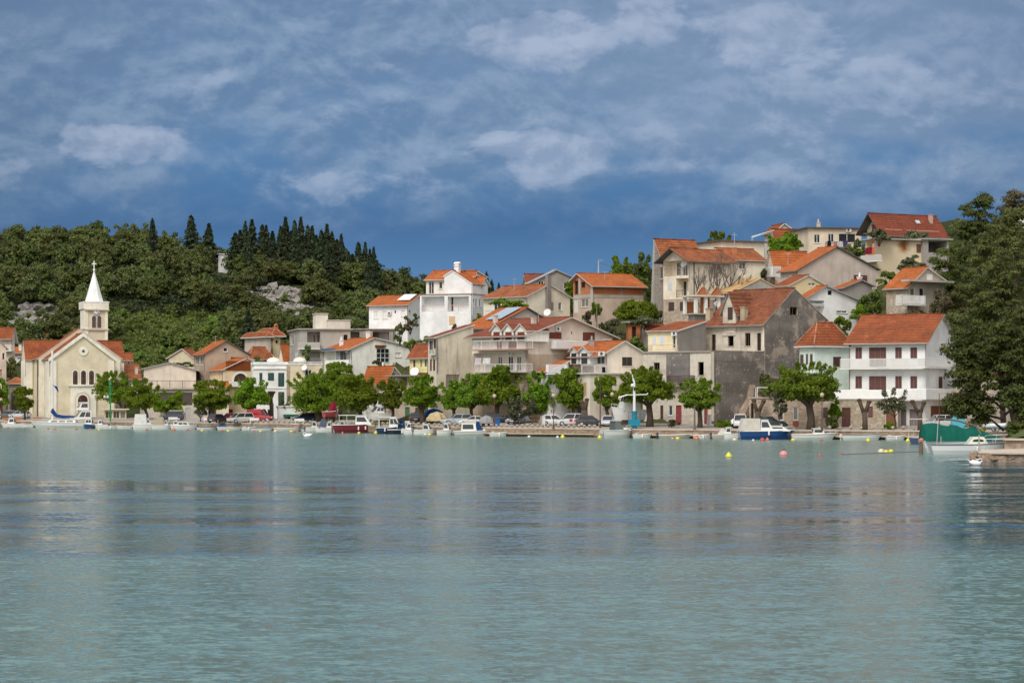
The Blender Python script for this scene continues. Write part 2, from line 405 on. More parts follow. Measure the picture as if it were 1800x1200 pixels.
    def roof(s, mat, trim=None, oh=.45, og=.35, th=.18, ridge=True, name='roof', flatoh=.25):
        trim = trim or paint((.62, .60, .57)); mb = MB()
        if s.axis in 'AB' and s.prof:
            P_ = s.LB if s.axis == 'A' else s.LA
            fn = (lambda t, p, z: (t, p, z)) if s.axis == 'A' else (lambda t, p, z: (p, t, z))
            pr = s.prof; n = len(pr)
            for i in range(n-1):
                (t0, z0), (t1, z1) = pr[i], pr[i+1]; sl = (z1-z0)/(t1-t0)
                e0 = oh if i == 0 else 0; e1 = oh if i == n-2 else 0
                if n == 2: e1 = .15
                ta, za, tb, zb_ = t0-e0, z0-e0*sl, t1+e1, z1+e1*sl
                ln = math.hypot(tb-ta, zb_-za); vsx = lambda z: z+.02
                v8 = [fn(ta, -og, vsx(za)), fn(tb, -og, vsx(zb_)), fn(tb, P_+og, vsx(zb_)), fn(ta, P_+og, vsx(za)),
                      fn(ta, -og, za+th), fn(tb, -og, zb_+th), fn(tb, P_+og, zb_+th), fn(ta, P_+og, za+th)]
                up = sl > 0
                uvq = [(0, 0 if up else ln), (0, ln if up else 0), (P_+2*og, ln if up else 0), (P_+2*og, 0 if up else ln)]
                mb.add(v8, [(4, 5, 6, 7)], 0, [[(p_, q_) for p_, q_ in uvq]])
                mb.add(v8, [(0, 3, 2, 1), (0, 1, 5, 4), (1, 2, 6, 5), (2, 3, 7, 6), (3, 0, 4, 7)], 1)
            for (tt, zz, sg, (ta_, za_), (tb_, zb2)) in ((pr[0][0], pr[0][1], -1, pr[0], pr[1]), (pr[-1][0], pr[-1][1], 1, pr[-2], pr[-1])):
                if n == 2 and sg == 1: continue
                sl = abs((zb2-za_)/(tb_-ta_)); gc = paint((.20, .17, .15)); gmb = MB(); gmb.tube([fn(tt+sg*(oh+.06), -og, zz-oh*sl+.06), fn(tt+sg*(oh+.06), P_+og, zz-oh*sl+.06)], .075, 6); s.child(gmb, 'gutter', gc)
                if sg == -1: gmb = MB(); gmb.tube([fn(tt-oh, 0, zz-oh*sl+.05), fn(tt-.07, 0, zz-.25), fn(tt-.07, .0, zz-3.2)], .05, 5); s.child(gmb, 'downpipe', gc)
            if ridge and n == 3:
                t, z = pr[1]; mb.tube([fn(t, -og-.02, z+th), fn(t, P_+og+.02, z+th)], .11, 6, 0)
        elif s.axis == 'hip':
            A0, A1, B0, B1 = -oh, s.LA+oh, -oh, s.LB+oh; z = s.z0; zr = s.zr
            if s.LA >= s.LB: h = (B1-B0)/2; r0, r1 = (A0+h*s.hipf, (B0+B1)/2), (A1-h*s.hipf, (B0+B1)/2)
            else: h = (A1-A0)/2; r0, r1 = ((A0+A1)/2, B0+h*s.hipf), ((A0+A1)/2, B1-h*s.hipf)
            if s.LA >= s.LB and r0[0] > r1[0]: r0 = r1 = ((A0+A1)/2, (B0+B1)/2)
            c = [(A0, B0), (A1, B0), (A1, B1), (A0, B1)]
            zt = z+th
            def sl3(pts):
                (x0, y0, _), (x1, y1, _) = pts[0], pts[1]; d_ = Vector((x1-x0, y1-y0)); d_.normalize(); nrm = Vector((-d_.y, d_.x))
                uvs = []
                for x, y, zz in pts:
                    q = Vector((x-x0, y-y0)); uvs.append((q.dot(d_), math.hypot(q.dot(nrm), zz-zt)))
                mb.add(pts, [tuple(range(len(pts)))], 0, [uvs])
            if s.LA >= s.LB: ps = [[0, 1, 'r1', 'r0'], [1, 2, 'r1'], [2, 3, 'r0', 'r1'], [3, 0, 'r0']]
            else: ps = [[0, 1, 'r0'], [1, 2, 'r1', 'r0'], [2, 3, 'r1'], [3, 0, 'r0', 'r1']]
            gp = {0: (*c[0], zt), 1: (*c[1], zt), 2: (*c[2], zt), 3: (*c[3], zt), 'r0': (*r0, zr), 'r1': (*r1, zr)}
            for q in ps:
                pts = [gp[k] for k in q]
                if len(pts) == 4 and r0 == r1: pts = pts[:3]
                sl3(pts)
            mb.add([(*p, z) for p in c]+[(*p, zt) for p in c], [(0, 3, 2, 1), (0, 1, 5, 4), (1, 2, 6, 5), (2, 3, 7, 6), (3, 0, 4, 7)], 1)
            cap = (0, 'r0'), (3, 'r0' if s.LA >= s.LB else 'r1'), (1, 'r1' if s.LA >= s.LB else 'r0'), (2, 'r1')
            for p_, q_ in cap: mb.tube([gp[p_], gp[q_]], .09, 5, 2)
            if r0 != r1: mb.tube([gp['r0'], gp['r1']], .1, 5, 2)
        else:
            f_ = flatoh; mb.box(-f_, -f_, s.z0, s.LA+f_, s.LB+f_, s.z0+th, 1)
        s.roofobj = s.child(mb, name, [mat, trim, tile((.62, .33, .22), (.5, .25, .16), .2)]); return s
    def hip(s, vr, f=1.0, Yr=None):
        s.axis = 'hip'; c = s.C+s.a*s.LA/2+s.b*s.LB/2; s.zr = pz(vr, c.y)-s.zb; s.hipf = f; return s
    def top_at(s, x, y):
        """height of the roof surface at a local point"""
        if s.axis == 'A': return s.top('A', x)
        if s.axis == 'B': return s.top('B', y)
        return s.z0
    # -------- details, all given as pixel boxes on a face
    def win(s, face, u0, v0, u1, v1, kind='win', col=(.75, .74, .72), lab=None, inn=0.0, sill=True, frame=None):
        r = s.rect(face, u0, v0, u1, v1, -inn); x0, z0, x1, z1 = r; W, H = x1-x0, z1-z0
        F = lambda x, z, o: s.P(face, x, z, o-inn)
        def bx(mb, a0, b0, a1, b1, o0, o1, mi=0):
            mb.hexa([F(a0, b0, o0), F(a1, b0, o0), F(a1, b1, o0), F(a0, b1, o0), F(a0, b0, o1), F(a1, b0, o1), F(a1, b1, o1), F(a0, b1, o1)], mi)
        cutd = .16
        if inn == 0 and kind not in ('shut', 'arch', 'panel', 'grid'): s.cut(face, r, cutd if kind != 'open' else .3, True)
        back = -.12 if inn == 0 else .05; fr0, fr1 = (-.13, -.06) if inn == 0 else (0.0, .07)
        mb = MB(); fc = paint(tuple(frame or col), .55)
        if kind in ('win', 'dark', 'oshut', 'blind'):
            t = min(.08, W*.12)
            for q in ((x0, z0, x0+t, z1), (x1-t, z0, x1, z1), (x0+t, z0, x1-t, z0+t), (x0+t, z1-t, x1-t, z1)): bx(mb, *q, fr0, fr1)
            if W > .9: bx(mb, (x0+x1)/2-t/2, z0+t, (x0+x1)/2+t/2, z1-t, fr0+.005, fr1-.005)
            o = s.child(mb, 'window', fc)
            p = MB(); bx(p, x0+t*.9, z0+t*.9, x1-t*.9, z1-t*.9, fr0-.02, fr0+.01)
            s.child(p, 'pane', paint((.72, .71, .68)) if kind == 'blind' else ((glass() if random.random() < .6 else glass((.15, .15, .145))) if kind != 'dark' else glass((.01, .01, .01))), o)
            if sill and W > .5:
                q = MB(); bx(q, x0-.08, z0-.09, x1+.08, z0-.005, -.1 if inn == 0 else .002, .08); s.child(q, 'sill', paint((.55, .52, .48)), o)
            if kind == 'oshut':
                for sx in (x0-W*.5, x1+.02):
                    q = MB(); bx(q, sx, z0, sx+W*.48, z1, .02, .06)
                    for k in range(int(H/.14)): bx(q, sx+.05, z0+.05+k*.14, sx+W*.48-.05, z0+.12+k*.14, .06, .075)
                    s.child(q, 'shutter', paint(tuple(col)), o)
        elif kind == 'open':
            t = .1
            for q in ((x0, z0, x0+t, z1), (x1-t, z0, x1, z1), (x0+t, z1-t, x1-t, z1)): bx(mb, *q, -.28, -.14)
            if random.random() < .6: bx(mb, x0+W*.48, z0, x0+W*.56, z1-t, -.27, -.17)
            o = s.child(mb, 'window', wood((.10, .07, .05)))
            q = MB(); bx(q, x0-.1, z0-.12, x1+.1, z0-.005, -.1, .07); s.child(q, 'sill', stone((.5, .45, .4), (.4, .35, .3), 1.0), o)
        elif kind == 'shut':
            t = .06
            for q in ((x0, z0, x0+t, z1), (x1-t, z0, x1, z1), (x0+t, z0, x1-t, z0+t), (x0+t, z1-t, x1-t, z1)): bx(mb, *q, .004, .05)
            o = s.child(mb, 'window', fc)
            nl = 1 if W < .75 else 2 if W < 2.2 else 3 if W < 3 else 4; wl = (W-2*t)/nl
            for k in range(nl):
                q = MB(); a0 = x0+t+k*wl+.012; a1 = a0+wl-.024; bx(q, a0, z0+t, a1, z1-t, .006, .035)
                nz = max(3, int((H-.3)/.16))
                for j in range(nz):
                    zz = z0+t+.12+j*(H-2*t-.2)/nz
                    q.hexa([F(a0+.07, zz, .036), F(a1-.07, zz, .036), F(a1-.07, zz+.09, .036), F(a0+.07, zz+.09, .036), F(a0+.07, zz, .075), F(a1-.07, zz, .075), F(a1-.07, zz+.09, .045), F(a0+.07, zz+.09, .045)])
                s.child(q, 'shutter', paint(tuple(col)), o)
        elif kind in ('door', 'garage', 'panel', 'boards'):
            t = .08
            if kind != 'boards':
                for q in ((x0, z0, x0+t, z1), (x1-t, z0, x1, z1), (x0+t, z1-t, x1-t, z1)): bx(mb, *q, -.14 if inn == 0 and kind != 'panel' else .002, .02 if kind != 'panel' else .06)
            o = None
            f0 = -.12 if kind != 'panel' and inn == 0 else .002
            bx(mb, x0+t*.9, z0, x1-t*.9, z1-t*.9, f0, f0+.05)
            nb = max(2, int(W/.45))
            for k in range(nb): bx(mb, x0+t+k*(W-2*t)/nb+.03, z0+.08, x0+t+(k+1)*(W-2*t)/nb-.03, z1-t-.05, f0+.05, f0+.065)
            o = s.child(mb, 'garage_door' if kind == 'garage' else 'door', wood(tuple(col)) if kind != 'panel' else paint(tuple(col)))
            q = MB(); bx(q, x1-t-.14, z0+H*.45, x1-t-.09, z0+H*.45+.12, f0+.065, f0+.11); s.child(q, 'handle', paint((.25, .22, .18), .3), o)
        elif kind == 'arch':
            n = 8; rr = W/2; cx = (x0+x1)/2; zc = z1-rr
            outl = [(x0, z0), (x1, z0)]+[(cx+rr*math.cos(math.pi*k/n), zc+rr*math.sin(math.pi*k/n)) for k in range(n+1)]
            t = max(.18, W*.13); ou = [(x0-t, z0-t*.3), (x1+t, z0-t*.3)]+[(cx+(rr+t)*math.cos(math.pi*k/n), zc+(rr+t)*math.sin(math.pi*k/n)) for k in range(n+1)]
            N_ = len(outl)
            vs = [F(*p, .10) for p in ou]+[F(*p, .10) for p in outl]+[F(*p, .0) for p in ou]+[F(*p, .02) for p in outl]
            mb.add(vs, [(i, (i+1) % N_, N_+(i+1) % N_, N_+i) for i in range(N_)]+[(i, (i+1) % N_, 2*N_+(i+1) % N_, 2*N_+i) for i in range(N_)]+[(N_+i, N_+(i+1) % N_, 3*N_+(i+1) % N_, 3*N_+i) for i in range(N_)])
            o = s.child(mb, 'window', fc)
            p = MB(); p.add([F(*q, .025) for q in outl], [tuple(range(N_))]); s.child(p, 'pane', glass((.035, .022, .018)), o)
            p = MB()
            for k in range(1, 3): bx(p, x0+k*W/3-.03, z0, x0+k*W/3+.03, z1-rr*.35, .03, .055)
            for k in range(1, 5): bx(p, x0, z0+k*H/6-.03, x1, z0+k*H/6+.03, .03, .05)
            s.child(p, 'glazing_bar', wood((.16, .09, .06)), o)
        elif kind == 'grid':
            nx, nz = 3, 3; t = .08
            for k in range(nx+1): bx(mb, x0+k*(W-t)/nx, z0, x0+k*(W-t)/nx+t, z1, .01, .09)
            for k in range(nz+1): bx(mb, x0, z0+k*(H-t)/nz, x1, z0+k*(H-t)/nz+t, .012, .088)
            o = s.child(mb, 'window', fc); p = MB(); bx(p, x0, z0, x1, z1, .002, .02); s.child(p, 'pane', glass(), o)
        if lab: o['label'] = lab
        return o
    def loggia(s, face, u0, v0, u1, v1, depth=1.4):
        r = s.rect(face, u0, v0, u1, v1); s.cut(face, r, depth, False); return r
    def rail(s, F, runs, z0, z1, col, style, parent, name='railing'):
        mb = MB(); c = paint(tuple(col), .5)
        for (p, q) in runs:
            L = math.dist(p, q)
            def pt(t, z): return (p[0]+(q[0]-p[0])*t, p[1]+(q[1]-p[1])*t, z)
            if style == 'solid':
                nx, ny = (q[1]-p[1])/L*.05, -(q[0]-p[0])/L*.05
                v = [pt(0, z0), pt(1, z0), pt(1, z1), pt(0, z1)]
                mb.hexa([(x-nx, y-ny, z) for x, y, z in v]+[(x+nx, y+ny, z) for x, y, z in v])
                mb.tube([pt(0, z1), pt(1, z1)], .045, 4)
            else:
                mb.tube([pt(0, z1), pt(1, z1)], .04, 4); mb.tube([pt(0, z0+.1), pt(1, z0+.1)], .025, 4)
                st_ = {'bars': .16, 'dense': .11, 'thin': .22, 'open': .17}.get(style, .16); rb = {'dense': .035, 'thin': .012, 'open': .013}.get(style, .022); n = max(2, int(L/st_))
                for k in range(n+1): mb.tube([pt(k/n, z0+.1), pt(k/n, z1)], rb, 4, caps=False)
                for k in range(int(L/2.2)+2): t = min(1, k/(int(L/2.2)+1)); mb.tube([pt(t, z0), pt(t, z1+.02)], .04, 4)
        return s.child(mb, name, c, parent)
    def balcony(s, face, u0, u1, vtop, vfloor, depth=1.1, col=(.72, .70, .68), rcol=(.78, .78, .77), style='bars', wrap=True, slab=.16, name='balcony'):
        r = s.rect(face, u0, vtop, u1, vfloor, depth); x0, z0, x1, z1 = r
        mb = MB(); F = lambda x, z, o: s.P(face, x, z, o)
        mb.hexa([F(x0, z0-slab, .002), F(x1, z0-slab, .002), F(x1, z0, .002), F(x0, z0, .002), F(x0, z0-slab, depth), F(x1, z0-slab, depth), F(x1, z0, depth), F(x0, z0, depth)])
        o = s.child(mb, name, plaster(tuple(col), .35))
        e = depth-.06; pts = [F(x0+.05, 0, e), F(x1-.05, 0, e)]; pl = F(x0+.05, 0, .05); pr = F(x1-.05, 0, .05)
        runs = [((pts[0][0], pts[0][1]), (pts[1][0], pts[1][1]))]
        if wrap: runs += [((pl[0], pl[1]), runs[0][0]), ((pr[0], pr[1]), runs[0][1])]
        s.rail(None, runs, z0, z1, rcol, style, o); return o
    def loggia_rail(s, face, u0, v0, u1, v1, col=(.5, .47, .45), style='thin'):
        x0, z0, x1, z1 = s.rect(face, u0, v0, u1, v1); a0 = s.P(face, x0, 0, -.06); a1 = s.P(face, x1, 0, -.06)
        return s.rail(None, [((a0[0], a0[1]), (a1[0], a1[1]))], z0, z1, col, style, None)
    def chimney(s, x, y, w=.55, h=1.3, mat=None, cap='slab', zoff=None):
        z = (s.top_at(x, y) if zoff is None else zoff)-.4; mb = MB(); mb.box(x-w/2, y-w/2, z, x+w/2, y+w/2, z+h+.4)
        mb.box(x-w*.62, y-w*.62, z+h+.4, x+w*.62, y+w*.62, z+h+.5)
        if cap == 'pot': mb.lathe([(w*.28, z+h+.5), (w*.24, z+h+.85), (w*.34, z+h+.9), (w*.05, z+h+1.05)], x, y, 8)
        if cap == 'house':
            for sx in (-1, 1): mb.box(x+sx*w*.4-.05, y-w*.45, z+h+.5, x+sx*w*.4+.05, y+w*.45, z+h+.8)
            mb.prism([(x-w*.65, z+h+.8), (x+w*.65, z+h+.8), (x, z+h+1.1)], y-w*.6, y+w*.6, 0, lambda a, b, c: (a, c, b))
        return s.child(mb, 'chimney', mat or plaster((.5, .46, .42), .4))
    def chimney_px(s, u, v, face='A', off=-2.0, **k):
        t, z = s.hit(face, u, v, off); p = s.P(face, t, 0, off); return s.chimney(p[0], p[1], **k)
    def aerial(s, x, y, h=1.6):
        z = s.top_at(x, y); mb = MB(); mb.tube([(x, y, z-.2), (x, y, z+h)], .035, 5); mb.tube([(x-.5, y, z+h-.15), (x+.45, y, z+h-.1)], .022, 4)
        for k in range(6): mb.tube([(x-.45+k*.17, y-.28, z+h-.15), (x-.45+k*.17, y+.28, z+h-.15)], .018, 4)
        return s.child(mb, 'aerial', paint((.42, .42, .43)))
    def ac(s, face, u, v, off=0.0):
        t, z = s.hit(face, u, v, off); mb = MB(); F = lambda x, z_, o: s.P(face, x, z_, o+off)
        mb.hexa([F(t-.42, z-.3, .05), F(t+.42, z-.3, .05), F(t+.42, z+.3, .05), F(t-.42, z+.3, .05), F(t-.42, z-.3, .36), F(t+.42, z-.3, .36), F(t+.42, z+.3, .36), F(t-.42, z+.3, .36)])
        o = s.child(mb, 'air_conditioner', paint((.72, .71, .69)))
        q = MB(); n = 10; q.add([F(t-.08+.22*math.cos(6.283*k/n), z+.22*math.sin(6.283*k/n), .37) for k in range(n)], [tuple(range(n))]); s.child(q, 'fan_grille', paint((.06, .06, .06)), o)
    def dish(s, face, u, v, off=.3, r=.45):
        t, z = s.hit(face, u, v, off); c = Vector(s.P(face, t, z, off)); mb = MB(); n = 12
        d_ = Matrix.Rotation(-s.th, 3, 'Z') @ Vector((-.35, -.85, .38)).normalized(); u_ = d_.cross(Vector((0, 0, 1))).normalized(); w_ = d_.cross(u_)
        vs = []
        for rr, dd in ((.02, 0), (.55, .03), (1, .12)):
            vs += [c+(u_*math.cos(6.283*k/n)+w_*math.sin(6.283*k/n))*r*rr+d_*dd*r for k in range(n)]
        mb.add(vs, [(i*n+k, i*n+(k+1) % n, (i+1)*n+(k+1) % n, (i+1)*n+k) for i in range(2) for k in range(n)])
        mb.tube([c, c-d_*.3+Vector((0, 0, -.35))], .03, 4); mb.tube([c-w_*r*.9, c+d_*r*.9], .015, 4)
        return s.child(mb, 'satellite_dish', paint((.74, .73, .72)))
    def pipe(s, face, u, v0, v1, col=(.10, .07, .06), r=.07):
        x, _ = s.hit(face, u, (v0+v1)/2); z1 = s.hit(face, u, v0)[1]; z0 = s.hit(face, u, v1)[1]
        mb = MB(); mb.tube([s.P(face, x, z0, .09), s.P(face, x, z1, .09)], r, 6); return s.child(mb, 'drainpipe', paint(tuple(col)))
    def strip(s, face, u0, v0, u1, v1, o=.08, col=(.72, .70, .66), name='pilaster', mat=None, o0=-.01):
        x0, z0, x1, z1 = s.rect(face, u0, v0, u1, v1); mb = MB(); F = lambda x, z, q: s.P(face, x, z, q)
        mb.hexa([F(x0, z0, o0), F(x1, z0, o0), F(x1, z1, o0), F(x0, z1, o0), F(x0, z0, o), F(x1, z0, o), F(x1, z1, o), F(x0, z1, o)])
        return s.child(mb, name, mat or plaster(tuple(col), .15))
    def dormer(s, u0, u1, vtop, vap, vbot, mat, rmat, winc, face='B', off=0.0, depth=3.0, wv=None, kind='shut'):
        """gabled dormer standing on the slope above `face`"""
        x0, z0, x1, z1 = s.rect(face, u0, vtop, u1, vbot, off); za = s.hit(face, (u0+u1)/2, vap, off)[1]; c = (x0+x1)/2
        F = lambda x, z, o: s.P(face, x, z, o+off)
        mb = MB(); pts = [(x0, z0), (x1, z0), (x1, z1), (c, za), (x0, z1)]
        mb.add([F(*p, 0) for p in pts]+[F(*p, -depth) for p in pts], [(0, 1, 2, 3, 4)]+[(i, (i+1) % 5, 5+(i+1) % 5, 5+i) for i in range(5)])
        o = s.child(mb, 'dormer', mat)
        q = MB(); e = .22
        for sx, xa in ((-1, x0), (1, x1)):
            sl = (za-z1)/(c-xa); xe = xa+sx*e; ze = z1-abs(sl)*e
            v8 = [F(xe, ze+.01, .3), F(c, za+.01, .3), F(c, za+.01, -depth), F(xe, ze+.01, -depth), F(xe, ze+.13, .3), F(c, za+.14, .3), F(c, za+.14, -depth), F(xe, ze+.13, -depth)]
            ln = math.hypot(c-xe, za-ze); q.add(v8, [(4, 5, 6, 7)], 0, [[(0, 0), (0, ln), (depth+.3, ln), (depth+.3, 0)]])
            q.add(v8, [(0, 3, 2, 1), (0, 1, 5, 4), (1, 2, 6, 5), (2, 3, 7, 6), (3, 0, 4, 7)], 1)
        s.child(q, 'dormer_roof', [rmat, paint((.6, .58, .55))], o)
        W = x1-x0; p = MB(); wx0, wx1, wz0, wz1 = x0+W*.2, x1-W*.2, z0+(z1-z0)*.05, z0+(z1-z0)*.88
        p.hexa([F(wx0, wz0, .005), F(wx1, wz0, .005), F(wx1, wz1, .005), F(wx0, wz1, .005), F(wx0, wz0, .05), F(wx1, wz0, .05), F(wx1, wz1, .05), F(wx0, wz1, .05)])
        s.child(p, 'shutter' if kind == 'shut' else 'pane', paint(tuple(winc)) if kind == 'shut' else glass(), o)
def house(name, label, uc, Y, ul, ur, th, vb, ve, gable=None, hip=None, cat='house', group=None, root=None, **k):
    h = House(uc, Y, ul, ur, th, vb, ve, root=root, **k)
    if gable: h.gable(*gable)
    if hip: h.hip(*hip)
    return h.begin(name, label, cat, group)
# ------------------------------------------------------------------ the buildings
random.seed(7)
T1 = tile((.37, .105, .040), (.18, .052, .028), .55); T2 = tile((.52, .160, .048), (.30, .082, .030), .35); T3 = tile((.30, .085, .05), (.15, .05, .035), .45); T4 = tile((.47, .150, .058), (.17, .058, .032), .7)
TRIM = paint((.60, .58, .55)); GREYT = paint((.33, .32, .33)); DTRIM = paint((.10, .09, .085))
WHT = plaster((.80, .79, .76), .07); WHT2 = plaster((.72, .70, .66), .3); CRM = plaster((.68, .62, .52), .2); BEI = plaster((.52, .46, .39), .3); PNK = plaster((.60, .50, .44), .3)
GRY = plaster((.30, .29, .28), .4); CONC = plaster((.36, .35, .33), .6); STN = stone((.64, .56, .45), (.38, .31, .23), 2.0, (.46, .40, .33)); STG = stone((.34, .32, .30), (.18, .17, .16))
BRK = plaster((.42, .17, .085), .3, (.30, .12, .06)); WHC = (.74, .73, .70); BRN = (.11, .035, .028); RED = (.16, .035, .022); GRN = (.012, .06, .045)
# ---- church
CH = plaster((.56, .51, .395), .12); CHW = plaster((.70, .67, .60), .3)
c = house('church', 'large beige church with white trim, orange tiled roofs and a square bell tower', 88, 425, 64, 203, 20, 738, 630, gable=('A', 146, 587), cat='church')
c.win('A', 128, 651, 136.5, 676, 'arch', frame=(.68, .66, .6)); c.win('A', 142.3, 651, 151, 676, 'arch', frame=(.68, .66, .6)); c.win('A', 156.5, 651, 165, 676, 'arch', frame=(.68, .66, .6))
c.walls(CH).roof(T1, oh=.3, og=.05)
c.strip('A', 88.4, 634, 99, 738, .22, (.68, .65, .58)); c.strip('A', 190.5, 634, 200.5, 738, .22, (.68, .65, .58))
c.strip('A', 124, 677, 168.5, 738, .35, (.70, .67, .61), 'portal'); c.strip('A', 121, 675.6, 171, 678.4, .6, (.70, .67, .61), 'cornice')
mb = MB()   # raking cornice of the pediment
(t0, z0), (t1, z1), (t2, z2) = c.prof
for (ta, za, tb, zb) in ((t0-.3, z0-.1, t1, z1+.12), (t1, z1+.12, t2+.3, z2-.1)):
    mb.hexa([(ta, -.35, za-.55), (tb, -.35, zb-.55), (tb, -.002, zb-.55), (ta, -.002, za-.55), (ta, -.35, za+.12), (tb, -.35, zb+.12), (tb, -.002, zb+.12), (ta, -.002, za+.12)])
c.child(mb, 'raking_cornice', CHW)
def disc(h, face, u, v, r, off, name, mat, ring=False, par=None):
    t, z = h.hit(face, u, v, off); mb = MB(); n = 20
    c0 = [h.P(face, t+r*math.cos(6.2832*k/n), z+r*math.sin(6.2832*k/n), off) for k in range(n)]; c1 = [h.P(face, t+r*math.cos(6.2832*k/n), z+r*math.sin(6.2832*k/n), off-.12) for k in range(n)]
    mb.add(c0+c1, [tuple(range(n))]+[(k, (k+1) % n, n+(k+1) % n, n+k) for k in range(n)]); return h.child(mb, name, mat, par)
ro = disc(c, 'A', 146.6, 617, .82, .12, 'rose_window', CHW); disc(c, 'A', 146.6, 617, .26, .15, 'pane', glass(), par=ro)
# stepped round portal
for k, (rr, of, mt) in enumerate(((1.65, .40, CHW), (1.38, .44, plaster((.50, .47, .41), .2)), (1.12, .48, CHW), (.85, .52, wood((.07, .03, .02))))):
    t, z = c.hit('A', 145.5, 702.5, of); n = 12; mb = MB(); ol = [(t+rr, -0.3), (t-rr, -0.3)]; ol = [(t+rr*math.cos(math.pi*q/n), z+rr*math.sin(math.pi*q/n)) for q in range(n+1)]+[(t-rr, 0), (t+rr, 0)]
    N_ = len(ol); mb.add([c.P('A', *q, of) for q in ol]+[c.P('A', *q, of-.1) for q in ol], [tuple(range(N_))]+[(q, (q+1) % N_, N_+(q+1) % N_, N_+q) for q in range(N_)])
    c.child(mb, 'door' if k == 3 else 'archivolt', mt)
c.strip('B', 88, 634, 82, 738, .2, (.68, .65, .58)); c.pipe('B', 84, 633, 736, r=.13); c.strip('A', 88, 728, 203, 738, .3, (.50, .46, .40), 'plinth')
c2 = house('', '', 68, 431.5, 60, 213, 20, 738, 630, gable=('A', 140, 579), root=c, ctrl=False); c2.walls(CH).roof(T1, oh=.3, og=.05)
c2.strip('A', 68.3, 634, 79, 738, .2, (.68, .65, .58)); c2.pipe('B', 67, 634, 736, r=.13); c2.strip('A', 204.5, 634, 211, 738, .2, (.68, .65, .58))
c3 = house('', '', 45, 436, 38.5, 218, 20, 738, 630.5, gable=('B', 41.5, 599), root=c, ctrl=False); c3.walls(CH).roof(T1, oh=.3, og=.1)
c3.strip('A', 45.4, 634, 57, 738, .2, (.68, .65, .58)); c3.strip('A', 212, 634, 217.6, 738, .2, (.68, .65, .58)); c3.strip('B', 44.8, 634, 38.8, 738, .2, (.68, .65, .58)); c3.strip('A', 45.5, 728, 218, 738, .3, (.50, .46, .40), 'plinth')
c4 = house('', '', 150, 444, 141.7, 189.3, 20, 738, 531, root=c, ctrl=False)
c4.walls(CH)
c4.strip('A', 150, 532, 190.6, 543.5, .3, (.66, .63, .57), 'parapet'); c4.strip('B', 141.2, 532, 150.2, 543.5, .3, (.66, .63, .57), 'parapet')
c4.strip('A', 148.5, 543, 191.4, 545.2, .5, (.50, .46, .42), 'cornice'); c4.strip('A', 149.5, 577.5, 190.5, 580, .3, (.50, .46, .42), 'cornice'); c4.strip('B', 141.4, 577.5, 150.2, 580, .3, (.50, .46, .42), 'cornice')
c4.strip('A', 150, 545, 155, 602, .14, (.68, .65, .58)); c4.strip('A', 184.5, 545, 189.3, 602, .14, (.68, .65, .58)); c4.strip('B', 150, 545, 142, 602, .1, (.68, .65, .58))
for ua in (161.6, 171): c4.win('A', ua, 555, ua+7, 576, 'arch', frame=(.62, .58, .5))
clk = disc(c4, 'A', 169.8, 547.8, .62, .3, 'clock', paint((.62, .66, .74))); disc(c4, 'A', 169.8, 547.8, .50, .34, 'clock_face', paint((.78, .78, .78)), par=clk)
t, z = c4.hit('A', 169.8, 547.8, .4)
for an, ln in ((2.0, .38), (-.35, .30)):
    dx_, dz_ = math.sin(an), math.cos(an); mb = MB(); mb.tube([(t, -.38, z), (t+dx_*ln, -.38, z+dz_*ln)], .04, 4); c4.child(mb, 'clock_hand', paint((.04, .05, .09)), clk)
mb = MB(); mb.tube([(t+.45*math.cos(.5236*k), -.36, z+.45*math.sin(.5236*k)) for k in range(13)], [.05, .025]*6+[.05], 4); c4.child(mb, 'hour_ring', paint((.04, .05, .09)), clk)
mb = MB(); cx_, cy_ = c4.LA/2, c4.LB/2; hh = c4.z0; hs = 1.62; ap = pz(474, 446)-c4.zb
mb.box(-.3, -.3, hh-.02, c4.LA+.3, c4.LB+.3, hh+.15, 0)
ns = 8; ring = [(cx_+hs*math.cos(6.2832*(k+.5)/ns)*1.08, cy_+hs*math.sin(6.2832*(k+.5)/ns)*1.08, hh+.15) for k in range(ns)]
mb.add(ring+[(cx_, cy_, ap)], [(k, (k+1) % ns, ns) for k in range(ns)]); c4.child(mb, 'spire', plaster((.80, .80, .79), .08))
mb = MB(); mb.tube([(cx_, cy_, ap-.6), (cx_, cy_, ap+1.7)], .11, 6); mb.tube([(cx_-.42, cy_+.1, ap+1.15), (cx_+.42, cy_-.1, ap+1.15)], .1, 6); mb.lathe([(.05, ap-.3), (.22, ap-.1), (.22, ap+.1), (.05, ap+.3)], cx_, cy_, 8)
c4.child(mb, 'cross', plaster((.70, .70, .69), .1))
# ---- left edge
h = house('house', 'pale house with a red roof, cut by the left edge above the grey one', 21, 470, -40, 26, 70, 640, 586, gable=('A', 24, 577)); h.walls(plaster((.56, .48, .42), .3)).roof(T1, oh=.8); h.balcony('B', -5, 20, 607, 616, style='bars')
h = house('house', 'narrow grey-pink house wall with a grey roof edge at the far left', -6, 440, -40, 11, 30, 745, 600, gable=('A', -4, 597, 612)); h.win('A', 4, 620, 8.5, 632, 'win'); h.walls(PNK).roof(GREYT, GREYT, oh=.3)
h = house('house', 'low cream house with a brown-roofed porch far left by the water', -2, 436, -40, 3, 30, 745, 660, gable=('A', 2, 652, 662)); h.walls(CRM).roof(T1)
h = house('shed', 'small house with an orange hip roof left of the church', 17, 455, 14, 44, 15, 740, 675, hip=(663, 1.0), cat='shed'); h.win('A', 20, 690, 42, 722, 'boards', (.12, .10, .09)); h.walls(plaster((.40, .36, .33), .3), STG, 722).roof(T2)
